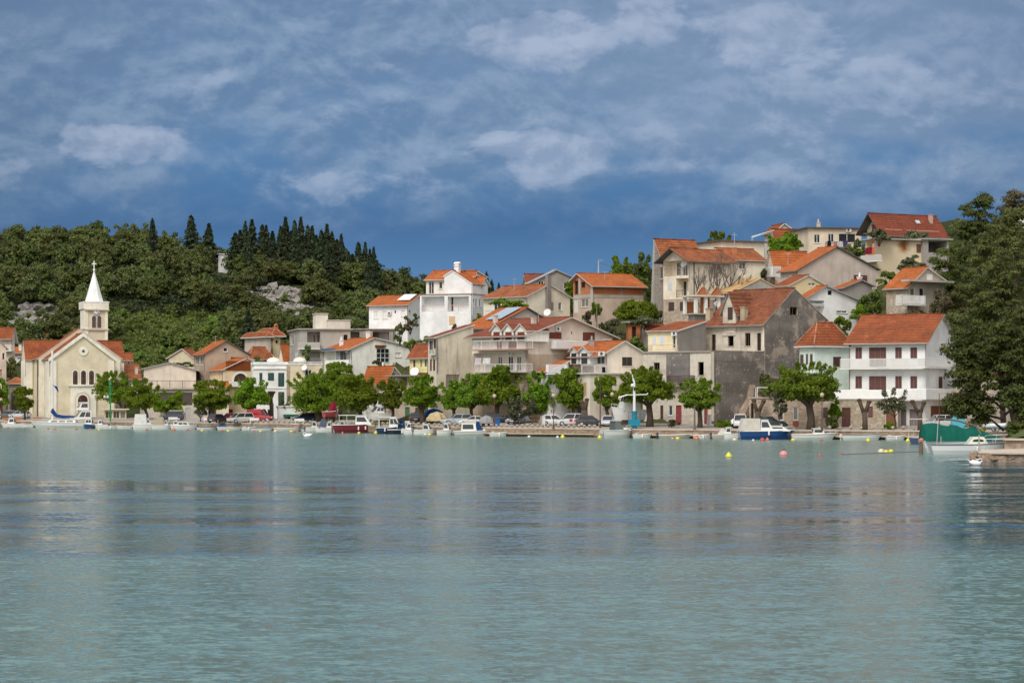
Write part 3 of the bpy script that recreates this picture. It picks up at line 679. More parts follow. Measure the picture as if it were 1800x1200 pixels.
h = house('house', 'house with an orange roof and two chimneys up behind the shed', 23, 480, 18, 39, 15, 650, 621, gable=('B', None, 611)); h.walls(WHT2).roof(T2); h.chimney(1.5, 2, mat=WHT2); h.chimney(3, 2, mat=WHT2)
h = house('shed', 'little brown-roofed hut against the grey rocks above the church', 75, 530, 72, 91, 15, 603, 592, gable=('B', None, 588), cat='shed'); h.walls(PNK).roof(T3)
# ---- behind / right of the church
h = house('house', 'house with a mottled orange roof just right of the church', 222, 440, 214, 246, 12, 740, 667, gable=('B', None, 641)); h.win('A', 228, 680, 236, 695); h.walls(WHT2).roof(T4); h.chimney(2, 3)
h = house('house', 'small white house with a red roof behind the right church transept', 208, 465, 206, 231, 15, 655, 631, gable=('B', None, 621)); h.win('A', 224, 635, 228, 642, 'dark'); h.walls(WHT).roof(T1); h.chimney(1, 2)
h = house('warehouse', 'wide blank beige gable building with a railed terrace', 253, 424, 246, 344.5, 8, 683, 648.5, gable=('A', 297.6, 638, 651), cat='building'); h.walls(plaster((.55, .49, .43), .3)).roof(GREYT, GREYT, oh=.5)
t = house('', '', 246, 419, 238, 366, 8, 744, 684, root=h); t.win('A', 275, 690, 338, 712, 'boards', (.10, .08, .075), lab='dark boarded upper opening'); t.win('A', 282, 722, 300, 742, 'door', (.3, .25, .2)); t.win('A', 325, 716, 335, 740, 'door', (.5, .5, .48))
t.walls(plaster((.50, .46, .42), .3)).roof(CONC, CONC, flatoh=.5); t.loggia_rail('A', 254, 669, 365, 682, (.12, .07, .06), 'thin')
h = house('house', 'cream house with a white-edged gable and orange roof behind the beige hall', 342, 452, 296.6, 356, 66, 664, 630.5, gable=('B', 321.5, 614, 629)); h.walls(plaster((.56, .50, .38), .25)).roof(T1, TRIM)
h = house('house', 'tall bare brown house with a dark gable window left of the orange-roofed house', 360, 428, 341, 437.5, 22, 744, 622, gable=('A', 397, 600, 622.5))
h.win('A', 392.5, 611, 400, 618, 'dark'); h.win('A', 406, 627.5, 420, 633, 'open'); h.win('B', 349, 626, 344, 641, 'dark'); h.win('B', 357.5, 626, 352.5, 641, 'dark'); h.win('B', 348, 660, 344, 676, 'dark'); h.win('B', 357, 660, 353, 676, 'win')
h.walls(plaster((.36, .29, .23), .35)).roof(T2, DTRIM); h.aerial(3, 4)
h = house('house', 'peach house with a bright orange roof and orange-clad gable', 391.5, 420, 368.5, 442, 24, 744, 650, gable=('A', 436, 630)); h.axis = 'A'; h.prof = [(0, h.z0), (h.hit('A', 434, 630)[0], h.hit('A', 434, 630)[1]), (h.LA, h.hit('A', 434, 634)[1])]
h.win('A', 401, 719, 409, 733, 'door', (.12, .04, .03)); h.win('A', 388, 712, 394, 722, 'shut', (.16, .07, .05)); h.walls(plaster((.60, .48, .34), .25)).roof(T2, TRIM)
h.strip('A', 397, 634.5, 440, 651, .12, name='tiled_gable', mat=T2); h.win('A', 411, 656, 434, 672, 'arch', frame=(.7, .69, .66)); h.balcony('A', 398, 434, 671, 678, .9, style='dense', rcol=(.78, .78, .76))
h.strip('A', 392.5, 656, 396, 672, .1, (.6, .55, .45))
h2 = house('shed', 'small orange lean-to roof below the white balustrade', 388, 416, 380, 402, 20, 744, 682, gable=('B', None, 672), cat='shed'); h2.walls(CRM).roof(T2)
h = house('house', 'white three-storey house with dark green shutters by the promenade', 446, 402, 442.6, 504, 10, 744, 641)
for q in ((456, 655, 461, 676), (489, 655, 499.5, 679), (489, 688.5, 499.5, 714), (471, 655, 481.5, 668.5)): h.win('A', *q, 'shut', GRN)
for q in ((456, 719, 464, 738), (470, 719, 478, 740), (489, 719, 498, 742)): h.win('A', *q, 'dark')
h.walls(WHT).roof(WHT, WHT, flatoh=.15, th=.5); h.strip('A', 442.8, 646.5, 503.8, 648.6, .18, (.72, .71, .68), 'cornice'); h.strip('A', 442.8, 681, 503.8, 682.5, .1, (.72, .71, .68), 'cornice')
for (uu_, nm) in ((478, 'left'), (497, 'right')):
    pass
h = house('house', 'cream house with stone quoins and a balustrade beside the green-shuttered house', 505, 402.5, 503.6, 566, 10, 744, 641)
h.win('A', 536, 650, 548, 668, 'win'); h.win('A', 515, 700, 523, 716, 'win'); h.walls(plaster((.60, .52, .40), .25)).roof(WHT, WHT, flatoh=.1); h.strip('A', 504.2, 643, 509.5, 740, .08, name='quoins', mat=stone((.55, .46, .34), (.36, .29, .2), 1.5)); h.strip('A', 509.5, 666, 566, 676, .1, (.62, .55, .36), 'balcony_panel')
h.loggia_rail('A', 507, 636, 566, 641, (.72, .71, .69), 'bars'); h.dish('A', 535, 646, .5, .5)
# ---- unfinished concrete block
h = house('apartment_block', 'unfinished grey concrete block with empty balconies and a boxy roof room', 527, 415, 509, 616, 12, 744, 579, cat='building')
h.loggia('A', 540, 583, 563, 612, 1.6); h.loggia('A', 540, 617, 563, 640, 1.6); h.win('A', 604, 588, 611, 598, 'open'); h.win('B', 516, 590, 511, 606, 'win', inn=0); h.win('B', 524, 620, 519, 636, 'shut', (.6, .6, .58)); h.walls(CONC).roof(CONC, CONC, flatoh=.4)
h.win('A', 551, 589, 554, 604, 'door', (.25, .12, .08), inn=1.6); h.win('A', 558, 589, 561, 604, 'door', (.2, .12, .1), inn=1.6)
h.balcony('A', 524, 563, 602, 612, .9, style='solid', rcol=(.42, .40, .38)); h.balcony('A', 535, 563, 630, 640, .7, style='bars', rcol=(.3, .3, .3))
t = house('', '', 576, 424, 549, 616, 76, 579, 563.5, root=h, LB=6, ctrl=False); t = house('', '', 555, 421, 549, 576.5, 12, 590, 552, root=h, LB=4, ctrl=False); t.walls(plaster((.58, .55, .50), .3)).roof(CONC, CONC, flatoh=.15)
t = house('', '', 576.5, 420.5, 575, 616, 12, 590, 563.5, root=h, LB=5, ctrl=False); t.walls(plaster((.50, .46, .42), .3)).roof(CONC, CONC, flatoh=.1)
t = house('', '', 610, 424, 607, 691, 8, 640, 579, root=h); t.loggia('A', 655, 583, 684, 600, 3); t.loggia('A', 612, 583, 632, 596, 1.5); t.walls(plaster((.30, .28, .26), .6)).roof(CONC, CONC, flatoh=.3); t.strip('A', 637, 582, 655, 610, .1, name='stone_panel', mat=STN)
# ---- white building with long asymmetrical gable
h = house('house', 'white building with a large nine-pane grid window and a lopsided gable', 615.4, 405, 570, 731, 26, 744, 613.5, gable=('A', 657.6, 594.7, 612, 731))
h.loggia('B', 590, 616, 571, 640, 1.2); h.win('B', 609, 617, 597, 636, 'oshut', (.25, .30, .28)); h.win('A', 661, 612.5, 684, 637, 'grid', frame=(.78, .78, .76)); h.win('A', 694.5, 619.5, 705, 627.5, 'blind'); h.win('A', 686, 643, 694, 655, 'open')
h.walls(WHT2).roof(T2, TRIM, oh=.6); h.balcony('B', 570.5, 613, 633, 640.5, .5, style='dense'); h.pipe('A', 616.8, 616, 660, (.2, .2, .22)); h.chimney_px(600, 603, 'B', -1.5, h=1.0, mat=WHT, cap='pot'); h.chimney_px(647, 592, 'A', -2.5, h=1.1, mat=WHT); h.ac('B', 611.5, 616); h.aerial(5, 4)
h.strip('A', 659, 606.5, 676, 609.5, .8, name='porch_roof', mat=T2); h.strip('B', 591, 612.8, 571, 616.2, .6, (.04, .14, .30), 'awning')
# ---- white house with solar panel
h = house('house', 'white house with an orange roof carrying a white solar panel', 716.6, 425, 648.6, 740, 62, 625, 535.5, gable=('A', 735, 520.5))
for q in ((665, 546.7, 657, 560), (681, 546.7, 673, 560), (712, 545, 705, 556)): h.win('B', q[0], q[1], q[2], q[3], 'blind')
h.win('B', 696, 545.5, 693, 551, 'dark'); h.win('A', 719, 545, 722, 550, 'dark'); h.walls(WHT).roof(T2, TRIM, oh=.5); h.ac('B', 685, 550.5)
def slope_panel(h, face, u0, u1, f0, f1, mat, name, lift=.1):
    """flat panel lying on the roof slope above `face`, from fraction f0 to f1 up the slope"""
    s0, s1 = sorted((h.hit(face, u0, 535)[0], h.hit(face, u1, 535)[0])); (ta, za), (tb, zb) = h.prof[0], h.prof[1]
    pt = lambda f, s_, e: ((ta+(tb-ta)*f, s_, za+(zb-za)*f+.2+e) if h.axis == 'A' else (s_, ta+(tb-ta)*f, za+(zb-za)*f+.2+e))
    mb = MB(); mb.hexa([pt(f0, s0, lift), pt(f1, s0, lift), pt(f1, s1, lift), pt(f0, s1, lift), pt(f0, s0, lift+.1), pt(f1, s0, lift+.1), pt(f1, s1, lift+.1), pt(f0, s1, lift+.1)])
    return h.child(mb, name, mat)
slope_panel(h, 'B', 716, 694, .25, .9, paint((.66, .69, .73), .25), 'solar_panel', .25)
# ---- big white house with two loggias
h = house('house', 'tall white house with two wide balconies recessed under a flat terrace', 828, 385, 738, 852, 66, 640, 517)
r1 = h.loggia('B', 824, 521, 787, 547.3, 1.5); h.loggia('B', 781.3, 521, 741, 547.3, 1.5); h.win('B', 800, 555.5, 789.7, 570.5, 'panel', (.62, .42, .25), frame=(.1, .05, .04), lab='window boarded with plywood')
for q in ((832, 525, 834, 532), (836, 525.5, 838.5, 539), (842.5, 526.5, 845, 539.5)): h.win('A', *q, 'dark')
h.walls(WHT).roof(WHT, paint((.35, .22, .18)), flatoh=.12, th=.14)
h.loggia_rail('B', 824, 536, 787, 547.2, (.55, .42, .38), 'thin'); h.loggia_rail('B', 781.3, 536, 741, 547.2, (.55, .42, .38), 'thin'); h.win('B', 796.8, 523, 788.5, 547, 'door', (.10, .04, .04), inn=1.5)
h.pipe('A', 829.5, 500, 555, (.6, .6, .6))
t = house('', '', 829, 387, 781, 850, 66, 517, 499, root=h, gable=('B', 795.3, 476.8, 486), ctrl=False); t.walls(WHT).roof(T2, WHT, oh=.15, og=.15); t.chimney_px(804, 475, 'B', -1.5, w=.8, h=1.0, mat=WHT, cap='house')
t = house('', '', 782, 392, 749, 800, 72, 517, 492, root=h, gable=('A', 797, 477, 490), ctrl=False, LA=7); t.win('B', 763, 494.5, 753.5, 517, 'dark'); t.win('B', 777.8, 495, 771.7, 508, 'dark'); t.walls(WHT2).roof(T2, WHT, oh=.4)
t.loggia_rail('B', 781, 506, 750, 516.5, (.3, .2, .2), 'thin')
t = house('', '', 846, 391, 829, 853, 66, 517, 500, root=h, gable=('A', 850, 488), ctrl=False, LA=2.6); t.walls(WHT).roof(T2, WHT, oh=.5)
t = house('', '', 833, 392, 796, 838, 66, 517, 486.5, root=h, gable=('A', 835.5, 477), ctrl=False, LA=5); t.win('A', 833.5, 492, 835, 496, 'dark', sill=False); t.walls(WHT).roof(T2, WHT, oh=.1)
# ---- yellow balcony house and stained beige wall
h = house('house', 'little yellow-balconied house with an orange roof and a white dish', 752, 372, 720, 768, 50, 744, 626, gable=('A', 765, 606)); h.win('B', 750, 629, 746, 645, 'dark'); h.win('B', 742, 629, 739, 645, 'door', (.35, .38, .12)); h.win('B', 730, 633, 727, 645, 'shut', BRN)
h.walls(plaster((.60, .57, .32), .2)).roof(T1); h.balcony('B', 736, 752, 647, 659, .9, style='bars', rcol=(.62, .60, .30)); h.dish('B', 729, 653, .6, .75)
h = house('house', 'tall stained beige wall with a thin sloping red roof edge', 767, 345, 752.5, 832, 30, 744, 593.5, gable=('A', 832, 572.5)); h.prof = [(0, h.z0), (h.LA, h.hit('A', 831, 572.5)[1])]
h.win('B', 760.5, 598, 754.5, 622, 'win', (.3, .3, .3)); h.win('B', 765.8, 597, 763, 612, 'shut', BRN); h.win('B', 759, 631, 756.5, 651, 'shut', BRN); h.win('B', 765, 631, 762, 651, 'shut', BRN); h.balcony('B', 754, 761, 615, 622, .5, style='bars', rcol=(.6, .55, .5))
h.loggia('A', 784, 658, 808, 682, 1.5); h.win('A', 815, 667, 823, 677, 'shut', (.2, .1, .1)); h.walls(plaster((.56, .51, .42), .75, (.24, .20, .17))).roof(T3, TRIM, oh=.5, og=.2); h.pipe('A', 768, 596, 655, (.15, .15, .17))
h.loggia_rail('A', 784, 657, 808, 681, (.45, .38, .33), 'bars')
# ---- apartment house with balconies and dormers
h = house('house', 'grey-rendered house with a long orange roof, a solar panel and a glazed upper balcony', 863, 350, 816, 988, 42, 600, 576, gable=('A', 925, 542)); h.walls(plaster((.42, .39, .37), .4)).roof(T2, DTRIM, oh=.6); slope_panel(h, 'B', 835, 860, .3, .9, paint((.30, .36, .45), .2), 'solar_panel', .2)
h.chimney_px(871, 560, 'A', -.8, h=1.1)
h = house('house', 'large apartment house with two long white balconies, three dormers and a wide pale gable', 925, 331, 829.6, 1077, 42, 744, 589, gable=('A', 1000, 559, 593, 1077))
h.loggia('B', 924, 620, 832, 653, 1.3)
h.win('A', 965.5, 584, 986.5, 595, 'shut', RED); h.win('A', 1024.5, 584, 1045, 611, 'shut', (.17, .045, .025)); h.win('A', 1004, 582, 1006.5, 588, 'dark', sill=False); h.win('A', 950, 700, 958, 716, 'dark')
h.walls(plaster((.60, .55, .50), .25), plaster((.42, .34, .27), .35), 622).roof(T3, TRIM, oh=.9, og=.7); h.aerial(6, 4, 1.8)
h.ac('A', 979, 578); h.balcony('A', 977, 1050, 599.5, 613, 1.1, style='solid', rcol=(.68, .66, .64), col=(.30, .20, .17)); h.pipe('A', 926.5, 592, 735, (.3, .28, .27))
h.balcony('B', 829.8, 925, 598.5, 613.4, 1.3, style='open', rcol=(.70, .69, .69), col=(.40, .24, .20)); h.balcony('B', 833, 925, 640, 653, 1.2, style='open', rcol=(.74, .74, .74), col=(.42, .36, .33))
for q, kd in (((923.5, 592, 920.5, 613), 'win'), ((908, 586, 896, 613), 'shut'), ((899, 588, 893, 613), 'shut'), ((882, 588, 874, 613), 'shut'), ((872, 594, 864, 613), 'win'), ((860, 594, 853, 613), 'win')): h.win('B', q[0], q[1]+(4 if kd == 'shut' else 0), q[2], q[3], kd if q[0] != 908 else 'shut', RED)
for q in ((917, 626, 909, 652), (903, 626, 894, 652), (884, 626, 876, 652)): h.win('B', *q, 'win', inn=1.3)
h.ac('B', 898, 620, -1.0)
for (a_, b_) in ((864, 882), (885, 903), (906, 926)): h.dormer(a_, b_, 581, 570, 600, WHT2, T3, RED, 'B', .35, 4.2)
h.chimney_px(938, 560, 'B', -4.2, h=1.2)
# ---- house with vine pergola, grey gable behind, brick house
h = house('house', 'cream house with a tall grey chimney stack, a dish and a vine-covered terrace', 926.7, 372, 850, 1002, 44, 620, 520.5, gable=('A', 964, 501, 524, 1002)); h.win('A', 966, 531, 972.5, 545, 'shut', (.30, .28, .26)); h.win('A', 981.5, 531.5, 987.5, 545.5, 'win'); h.win('B', 900, 530, 890, 548, 'dark'); h.win('B', 880, 530, 868, 550, 'dark'); h.walls(plaster((.66, .63, .55), .15)).roof(T4, TRIM, oh=.6, og=.3); h.aerial(2, 5, 2.2)
h.strip('A', 958.7, 484, 964.8, 545, .55, (.22, .20, .20), 'chimney'); h.dish('A', 962, 549, .8, .6); h.balcony('B', 853, 903, 545, 557, 1.8, style='thin', rcol=(.45, .55, .52))
h = house('house', 'dark grey unrendered house with a low gable against the sky', 931, 408, 925, 1006, 14, 560, 498, gable=('A', 977.3, 475.5, 488, 1006)); h.win('A', 991, 496, 1003, 508, 'dark'); h.win('A', 946, 494, 956, 500, 'dark'); h.walls(plaster((.26, .24, .23), .3)).roof(GREYT, GREYT, oh=.4)
h2 = house('house', 'small dark red roof poking out behind the grey gable house', 926, 414, 922, 955, 10, 520, 494, gable=('B', None, 483)); h2.walls(GRY).roof(T3)
h = house('house', 'half-built red brick house with a bright orange roof and white front door', 1042.7, 372, 1007.5, 1131, 24, 575, 502, gable=('B', 1018, 482, 493, 1008))
h.win('B', 1016.3, 493.5, 1009.5, 517.5, 'open'); h.win('B', 1028.5, 495.5, 1021, 506, 'open'); h.win('B', 1016.3, 525.5, 1009.5, 550, 'door', (.74, .74, .73), frame=(.75, .75, .74)); h.win('B', 1034, 525.5, 1021.5, 539.5, 'win')
h.walls(BRK, plaster((.46, .38, .32), .35), 522).roof(T2, TRIM, oh=.7, og=.5); h.aerial(3, 2)
h.strip('A', 1042.7, 518, 1131, 523.5, .06, (.36, .34, .31), 'ring_beam'); h.strip('B', 1042.7, 518, 1007.8, 524, .06, (.40, .38, .35), 'ring_beam'); h.strip('A', 1091, 503, 1094, 518, .05, (.36, .34, .31), 'column'); h.strip('B', 1042.6, 501, 1038.5, 550, .07, (.42, .40, .37), 'column'); h.strip('B', 1020.5, 489, 1017.5, 518, .05, (.42, .40, .37), 'column')
h = house('ruined_shed', 'small roofless brick shed with a concrete slab between the bushes', 1105, 352, 1100.5, 1141, 12, 610, 567, cat='shed'); h.win('A', 1111, 574, 1118.5, 596, 'open'); h.win('A', 1126, 574, 1133.5, 596, 'open'); h.walls(BRK).roof(CONC, CONC, flatoh=.6)
h2 = house('shed', 'rust-red tiled lean-to beside the brick shed', 1141, 349, 1139, 1170, 14, 610, 585, gable=('B', None, 567), cat='shed', LB=5); h2.walls(GRY).roof(T3)
# ---- cream gable house by the promenade
h = house('house', 'cream gabled house with two arched dormers and a wide brown window', 1037, 323, 1003, 1134, 24, 744, 657)
for q in ((1020, 672, 1015, 690), (1031, 672, 1026, 695)): h.win('B', *q, 'shut', (.45, .33, .18))
h.win('B', 1030, 712, 1012, 744, 'dark'); h.win('A', 1060, 700, 1070, 716, 'dark'); h.win('A', 1090, 705, 1100, 744, 'door', (.3, .2, .12)); h.walls(plaster((.60, .55, .49), .35)).roof(WHT2, TRIM, flatoh=.35)
t = house('', '', 1067, 326.5, 1007, 1133, 24, 657, 619, root=h, gable=('A', 1097.3, 600.5, 622), ctrl=False, LB=11); t.win('A', 1093.5, 627.5, 1111.5, 643, 'win', (.16, .08, .045)); t.walls(plaster((.62, .57, .51), .3)).roof(T2, TRIM, oh=1.3, og=.35)
t.win('B', 1064, 626, 1050, 640, 'dark', inn=0.001)
t.dormer(1002, 1016, 618, 610, 640, WHT, T2, (.2, .1, .1), 'B', 1.2, 3.5, kind='w'); t.dormer(1019, 1036, 618, 610, 640, WHT, T2, (.2, .1, .1), 'B', 1.2, 3.5, kind='w'); t.chimney_px(1040, 606, 'B', -1.2, h=1.1, mat=GRY, cap='pot'); t.chimney_px(1066, 598, 'B', -3.0, w=.8, h=.6, mat=WHT2)
t.balcony('A', 1024, 1068, 642, 656.5, .5, style='open', rcol=(.72, .71, .70)); t.ac('A', 1056, 621.5, .4)
h = house('house', 'low white annex with an orange roof and glazed white balcony left of the cream gable', 965, 327, 948, 999, 30, 744, 653, gable=('A', 998, 636)); h.prof = [(0, h.z0), (h.LA, h.hit('A', 998, 636)[1])]; h.win('A', 972, 667, 976, 676, 'dark'); h.win('A', 985, 667, 990, 680, 'win'); h.walls(WHT).roof(T2); h.balcony('A', 965, 998, 641, 656, .9, style='dense', rcol=(.74, .75, .77))
# ---- ruins
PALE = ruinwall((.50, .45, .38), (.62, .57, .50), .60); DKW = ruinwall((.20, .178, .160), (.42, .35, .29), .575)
h = house('ruin', 'roofless derelict lower house with a dark rough side wall and rusty balcony', 1250, 312, 1130, 1405, 46, 748, 616, cat='ruin')
for q in ((1159.5, 637, 1149, 660), (1210.5, 637, 1198.5, 661), (1237, 636, 1227, 659)): h.win('B', *q, 'open')
for q, cc in (((1198, 712, 1188.5, 745), (.26, .05, .05)), ((1244, 716, 1238, 745), (.24, .05, .05)), ((1166, 712, 1161, 745), (.09, .05, .03))): h.win('B', *q, 'door', cc)
h.win('B', 1182, 712, 1175, 730, 'win'); h.win('A', 1304, 666, 1310, 671, 'open')
h.walls(PALE); 
mb = MB(); mb.box(.01, .01, h.z0-.3, h.LA-.01, h.LB-.01, h.z0-.12); h.child(mb, 'terrace_slab', CONC)
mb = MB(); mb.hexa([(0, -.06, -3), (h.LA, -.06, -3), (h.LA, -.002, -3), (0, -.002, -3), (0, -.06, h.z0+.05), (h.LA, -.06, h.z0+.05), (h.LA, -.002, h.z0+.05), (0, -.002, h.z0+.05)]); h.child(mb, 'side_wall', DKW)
h.strip('A', 1250.3, 618, 1254, 740, .14, (.58, .53, .46)); h.pipe('A', 1255.5, 628, 725, (.10, .09, .09), .1); h.strip('B', 1213, 618, 1171.5, 670, .05, name='bare_render', mat=ruinwall((.20, .18, .17), (.4, .36, .32), .7)); h.strip('B', 1249.8, 617, 1130.5, 620, .16, (.28, .25, .22), 'cornice')
h.balcony('B', 1171, 1214, 660, 677, .9, style='dense', rcol=(.10, .07, .07), col=(.22, .19, .17))
x0 = h.hit('A', 1309, 720)[0]; mb = MB()   # broken stair buttress against the dark wall
mb.add([(x0-3.2, -.06, -.5), (x0+2.3, -.06, -.5), (x0+2.3, -.06, 5.2), (x0+.9, -.06, 5.4), (x0+.3, -.06, 3.6), (x0-1.6, -.06, 1.4), (x0-3.2, -1.2, -.5), (x0+2.3, -1.2, -.5), (x0+2.3, -1.0, 5.2), (x0+.9, -1.0, 5.4), (x0+.3, -1.1, 3.6), (x0-1.6, -1.2, 1.4)], [(6, 7, 8, 9, 10, 11), (0, 1, 7, 6), (1, 2, 8, 7), (2, 3, 9, 8), (3, 4, 10, 9), (4, 5, 11, 10), (5, 0, 6, 11)]); h.child(mb, 'buttress', ruinwall((.27, .205, .155), (.40, .33, .27), .6))
R9 = h
h = house('ruin', 'derelict two-storey house with an old red tiled roof and dark windowed gable', 1344.5, 320, 1239, 1450, 46, 640, 567.5, gable=('A', 1396, 508.5, 560, 1450), cat='ruin')
for q in ((1289.5, 586, 1279.5, 608), (1258, 587.5, 1250.5, 615.5), (1319, 585, 1309.5, 607.5), (1337.5, 585, 1330.5, 616)): h.win('B', *q, 'open')
h.win('A', 1388, 539.5, 1402, 553, 'open')
h.walls(PALE)
pts = [(0, -3)]+[(h.LA, -3)]+[(a_, b_) for a_, b_ in h.prof[::-1]]; wx0, wz0, wx1, wz1 = h.rect('A', 1388, 539.5, 1402, 553)
mb = MB()
for (xa, xb, za, zb) in ((0, wx0, -3, 99), (wx1, h.LA, -3, 99), (wx0, wx1, -3, wz0), (wx0, wx1, wz1, 99)):
    poly = [(xa, za), (xb, za), (xb, zb), (xa, zb)]
    for (a0, b0), (a1, b1) in zip(h.prof, h.prof[1:]): poly = clip(poly, lambda p: b0+(b1-b0)*(p[0]-a0)/(a1-a0)-.05-p[1])
    mb.prism(poly, -.07, -.002, 0, lambda a, b, c: (a, c, b))
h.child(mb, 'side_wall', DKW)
h.roof(tile((.33, .11, .06), (.12, .042, .03), .7, (.20, .13, .06)), ruinwall((.40, .36, .32), (.5, .46, .4)), oh=.6, og=.12)
# cross gable of the facade
t = h.rect('B', 1294, 546, 1271.5, 590); F = lambda x, z, o: h.P('B', x, z, o); za = h.hit('B', 1281.5, 515)[1]; xc = (t[0]+t[2])/2; mb = MB()
wx = h.rect('B', 1289, 540, 1280.5, 562)
ol = [(t[0], t[1]), (t[2], t[1]), (t[2], t[3]), (xc, za), (t[0], t[3])]
mb.add([F(*p, .12) for p in ol]+[F(*p, -4.2) for p in ol], [(0, 1, 2, 3, 4)]+[(i, (i+1) % 5, 5+(i+1) % 5, 5+i) for i in range(5)]); cg = h.child(mb, 'cross_gable', PALE)
mb = MB(); mb.hexa([F(wx[0], wx[1], .125), F(wx[2], wx[1], .125), F(wx[2], wx[3], .125), F(wx[0], wx[3], .125), F(wx[0], wx[1], .16), F(wx[2], wx[1], .16), F(wx[2], wx[3], .16), F(wx[0], wx[3], .16)]); h.child(mb, 'window', wood((.07, .045, .035)), cg)
q = MB()
for xa, xe in ((t[0], -.35), (t[2], .35)):
    sl = (za-t[3])/(xc-xa); e = abs(sl)*.35
    v8 = [F(xa+xe, t[3]-e, .45), F(xc, za, .45), F(xc, za, -4.5), F(xa+xe, t[3]-e, -4.5), F(xa+xe, t[3]-e+.2, .45), F(xc, za+.2, .45), F(xc, za+.2, -4.5), F(xa+xe, t[3]-e+.2, -4.5)]
    ln = math.hypot(xc-xa, za-t[3]); q.add(v8, [(4, 5, 6, 7)], 0, [[(0, 0), (0, ln), (5, ln), (5, 0)]]); q.add(v8, [(0, 3, 2, 1), (0, 1, 5, 4), (1, 2, 6, 5), (2, 3, 7, 6), (3, 0, 4, 7)], 1)
h.child(q, 'gable_roof', [tile((.33, .11, .06), (.12, .042, .03), .7, (.20, .13, .06)), plaster((.25, .22, .2), .4)], cg)
CHM = ruinwall((.42, .34, .24), (.5, .44, .34)); h.chimney_px(1308, 545, 'B', -.7, w=.75, h=1.7, mat=CHM); h.chimney_px(1247, 545, 'B', -.9, w=.75, h=1.5, mat=CHM)
h.strip('B', 1344.4, 569, 1341, 616, .1, (.6, .56, .5)); h.strip('B', 1301, 573, 1299, 616, .1, (.5, .46, .42)); h.strip('B', 1271, 573, 1269, 616, .1, (.5, .46, .42)); h.strip('B', 1291.5, 580, 1277.5, 585, .18, (.56, .52, .46), 'lintel')
h = house('house', 'small pale yellow house with blue-white shutters wedged against the ruin', 1191, 321, 1139, 1240, 44, 640, 582, gable=('A', 1240, 564)); h.prof = [(0, h.z0), (h.LA, h.hit('A', 1239, 566)[1])]
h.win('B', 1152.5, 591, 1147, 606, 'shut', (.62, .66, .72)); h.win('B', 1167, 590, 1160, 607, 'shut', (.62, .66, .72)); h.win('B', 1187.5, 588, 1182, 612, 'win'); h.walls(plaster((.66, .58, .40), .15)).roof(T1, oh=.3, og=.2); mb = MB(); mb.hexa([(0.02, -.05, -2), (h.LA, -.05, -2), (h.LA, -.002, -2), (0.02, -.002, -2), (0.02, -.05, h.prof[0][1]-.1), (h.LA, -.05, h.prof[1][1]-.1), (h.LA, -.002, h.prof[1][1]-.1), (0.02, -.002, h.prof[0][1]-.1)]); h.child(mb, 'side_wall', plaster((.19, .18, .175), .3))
h.balcony('B', 1139.5, 1187, 606, 616.5, .6, style='thin', rcol=(.6, .5, .4)); h.ac('B', 1187, 586)
# ---- right: green house, white three storey house, stone row
h = house('house', 'pale mint-green corner house with an orange hip roof', 1432, 309, 1405.5, 1494, 30, 750, 610, hip=(567, 1.0)); h.zr = pz(567, 315)-h.zb
for q in ((1412.5, 623, 1407, 642), (1420.3, 622, 1417.3, 640), (1428.5, 622, 1424.5, 638)): h.win('B', *q, 'shut', (.10, .06, .05))
h.win('A', 1464.5, 627, 1478, 644, 'shut', (.07, .035, .03)); h.walls(plaster((.56, .66, .63), .2)).roof(T1, oh=.55)
h = house('house', 'white three-storey house with brown shutters, long balconies and a big orange roof', 1627.5, 300, 1492.5, 1682, 63, 750, 600, gable=('A', 1660, 557, 600, 1682), LA=13)
h.prof = [(0, h.z0), (6.5, h.z0+3.5), (13, h.z0)]
for v0, v1 in ((610.5, 631), (661, 682)):
    for u0, u1 in ((1515, 1504), (1585, 1574), (1612, 1600.5)): h.win('B', u0, v0, u1, v1, 'shut', BRN)
h.win('B', 1557.5, 610.5, 1528, 644, 'shut', BRN); h.win('B', 1557.5, 661, 1528, 686, 'shut', BRN)
h.win('B', 1593, 719, 1584, 750, 'door', (.22, .18, .18)); h.win('B', 1619, 719, 1599, 750, 'door', (.24, .20, .20)); h.win('A', 1636, 713, 1668, 750, 'garage', (.22, .09, .05)); h.win('A', 1650, 662, 1656, 682, 'shut', BRN)
h.walls(plaster((.78, .76, .72), .07)).roof(T1, oh=.7, og=.5); h.aerial(6.5, 6, 1.4)
h.balcony('B', 1476, 1632, 630.5, 646.5, 1.1, style='dense', rcol=(.76, .75, .74), col=(.7, .69, .68)); h.balcony('A', 1627, 1678, 631, 645.5, 1.0, style='dense', rcol=(.76, .75, .74), col=(.7, .69, .68)); h.balcony('B', 1466, 1634, 685.5, 702, 1.5, style='solid', rcol=(.78, .78, .77), col=(.62, .61, .62)); h.balcony('A', 1628, 1680, 684, 700, 1.4, style='solid', rcol=(.78, .78, .77), col=(.62, .61, .62)); h.ac('B', 1495, 607); h.pipe('B', 1493.5, 605, 700, (.2, .16, .15), .06)
h = house('stone_house', 'long low rubble stone ground floor with brown doors behind the promenade trees', 1556, 298.5, 1437, 1578, 78, 750, 703, cat='house', LA=4)
h.win('B', 1495, 716, 1480, 750, 'door', (.12, .05, .045)); h.win('B', 1534, 714, 1526, 733, 'shut', (.12, .04, .04)); h.win('B', 1455, 716, 1447, 734, 'shut', (.10, .05, .05)); h.walls(STN).roof(CONC, CONC, flatoh=.1)
h2 = house('annex', 'plastered bay with a tall brown door right of the stone ground floor', 1578, 297.6, 1556.2, 1582, 78, 750, 702, cat='house', LA=3); h2.win('B', 1574.5, 718, 1557.5, 750, 'door', (.22, .10, .055)); h2.walls(BEI).roof(CONC, CONC, flatoh=.05)
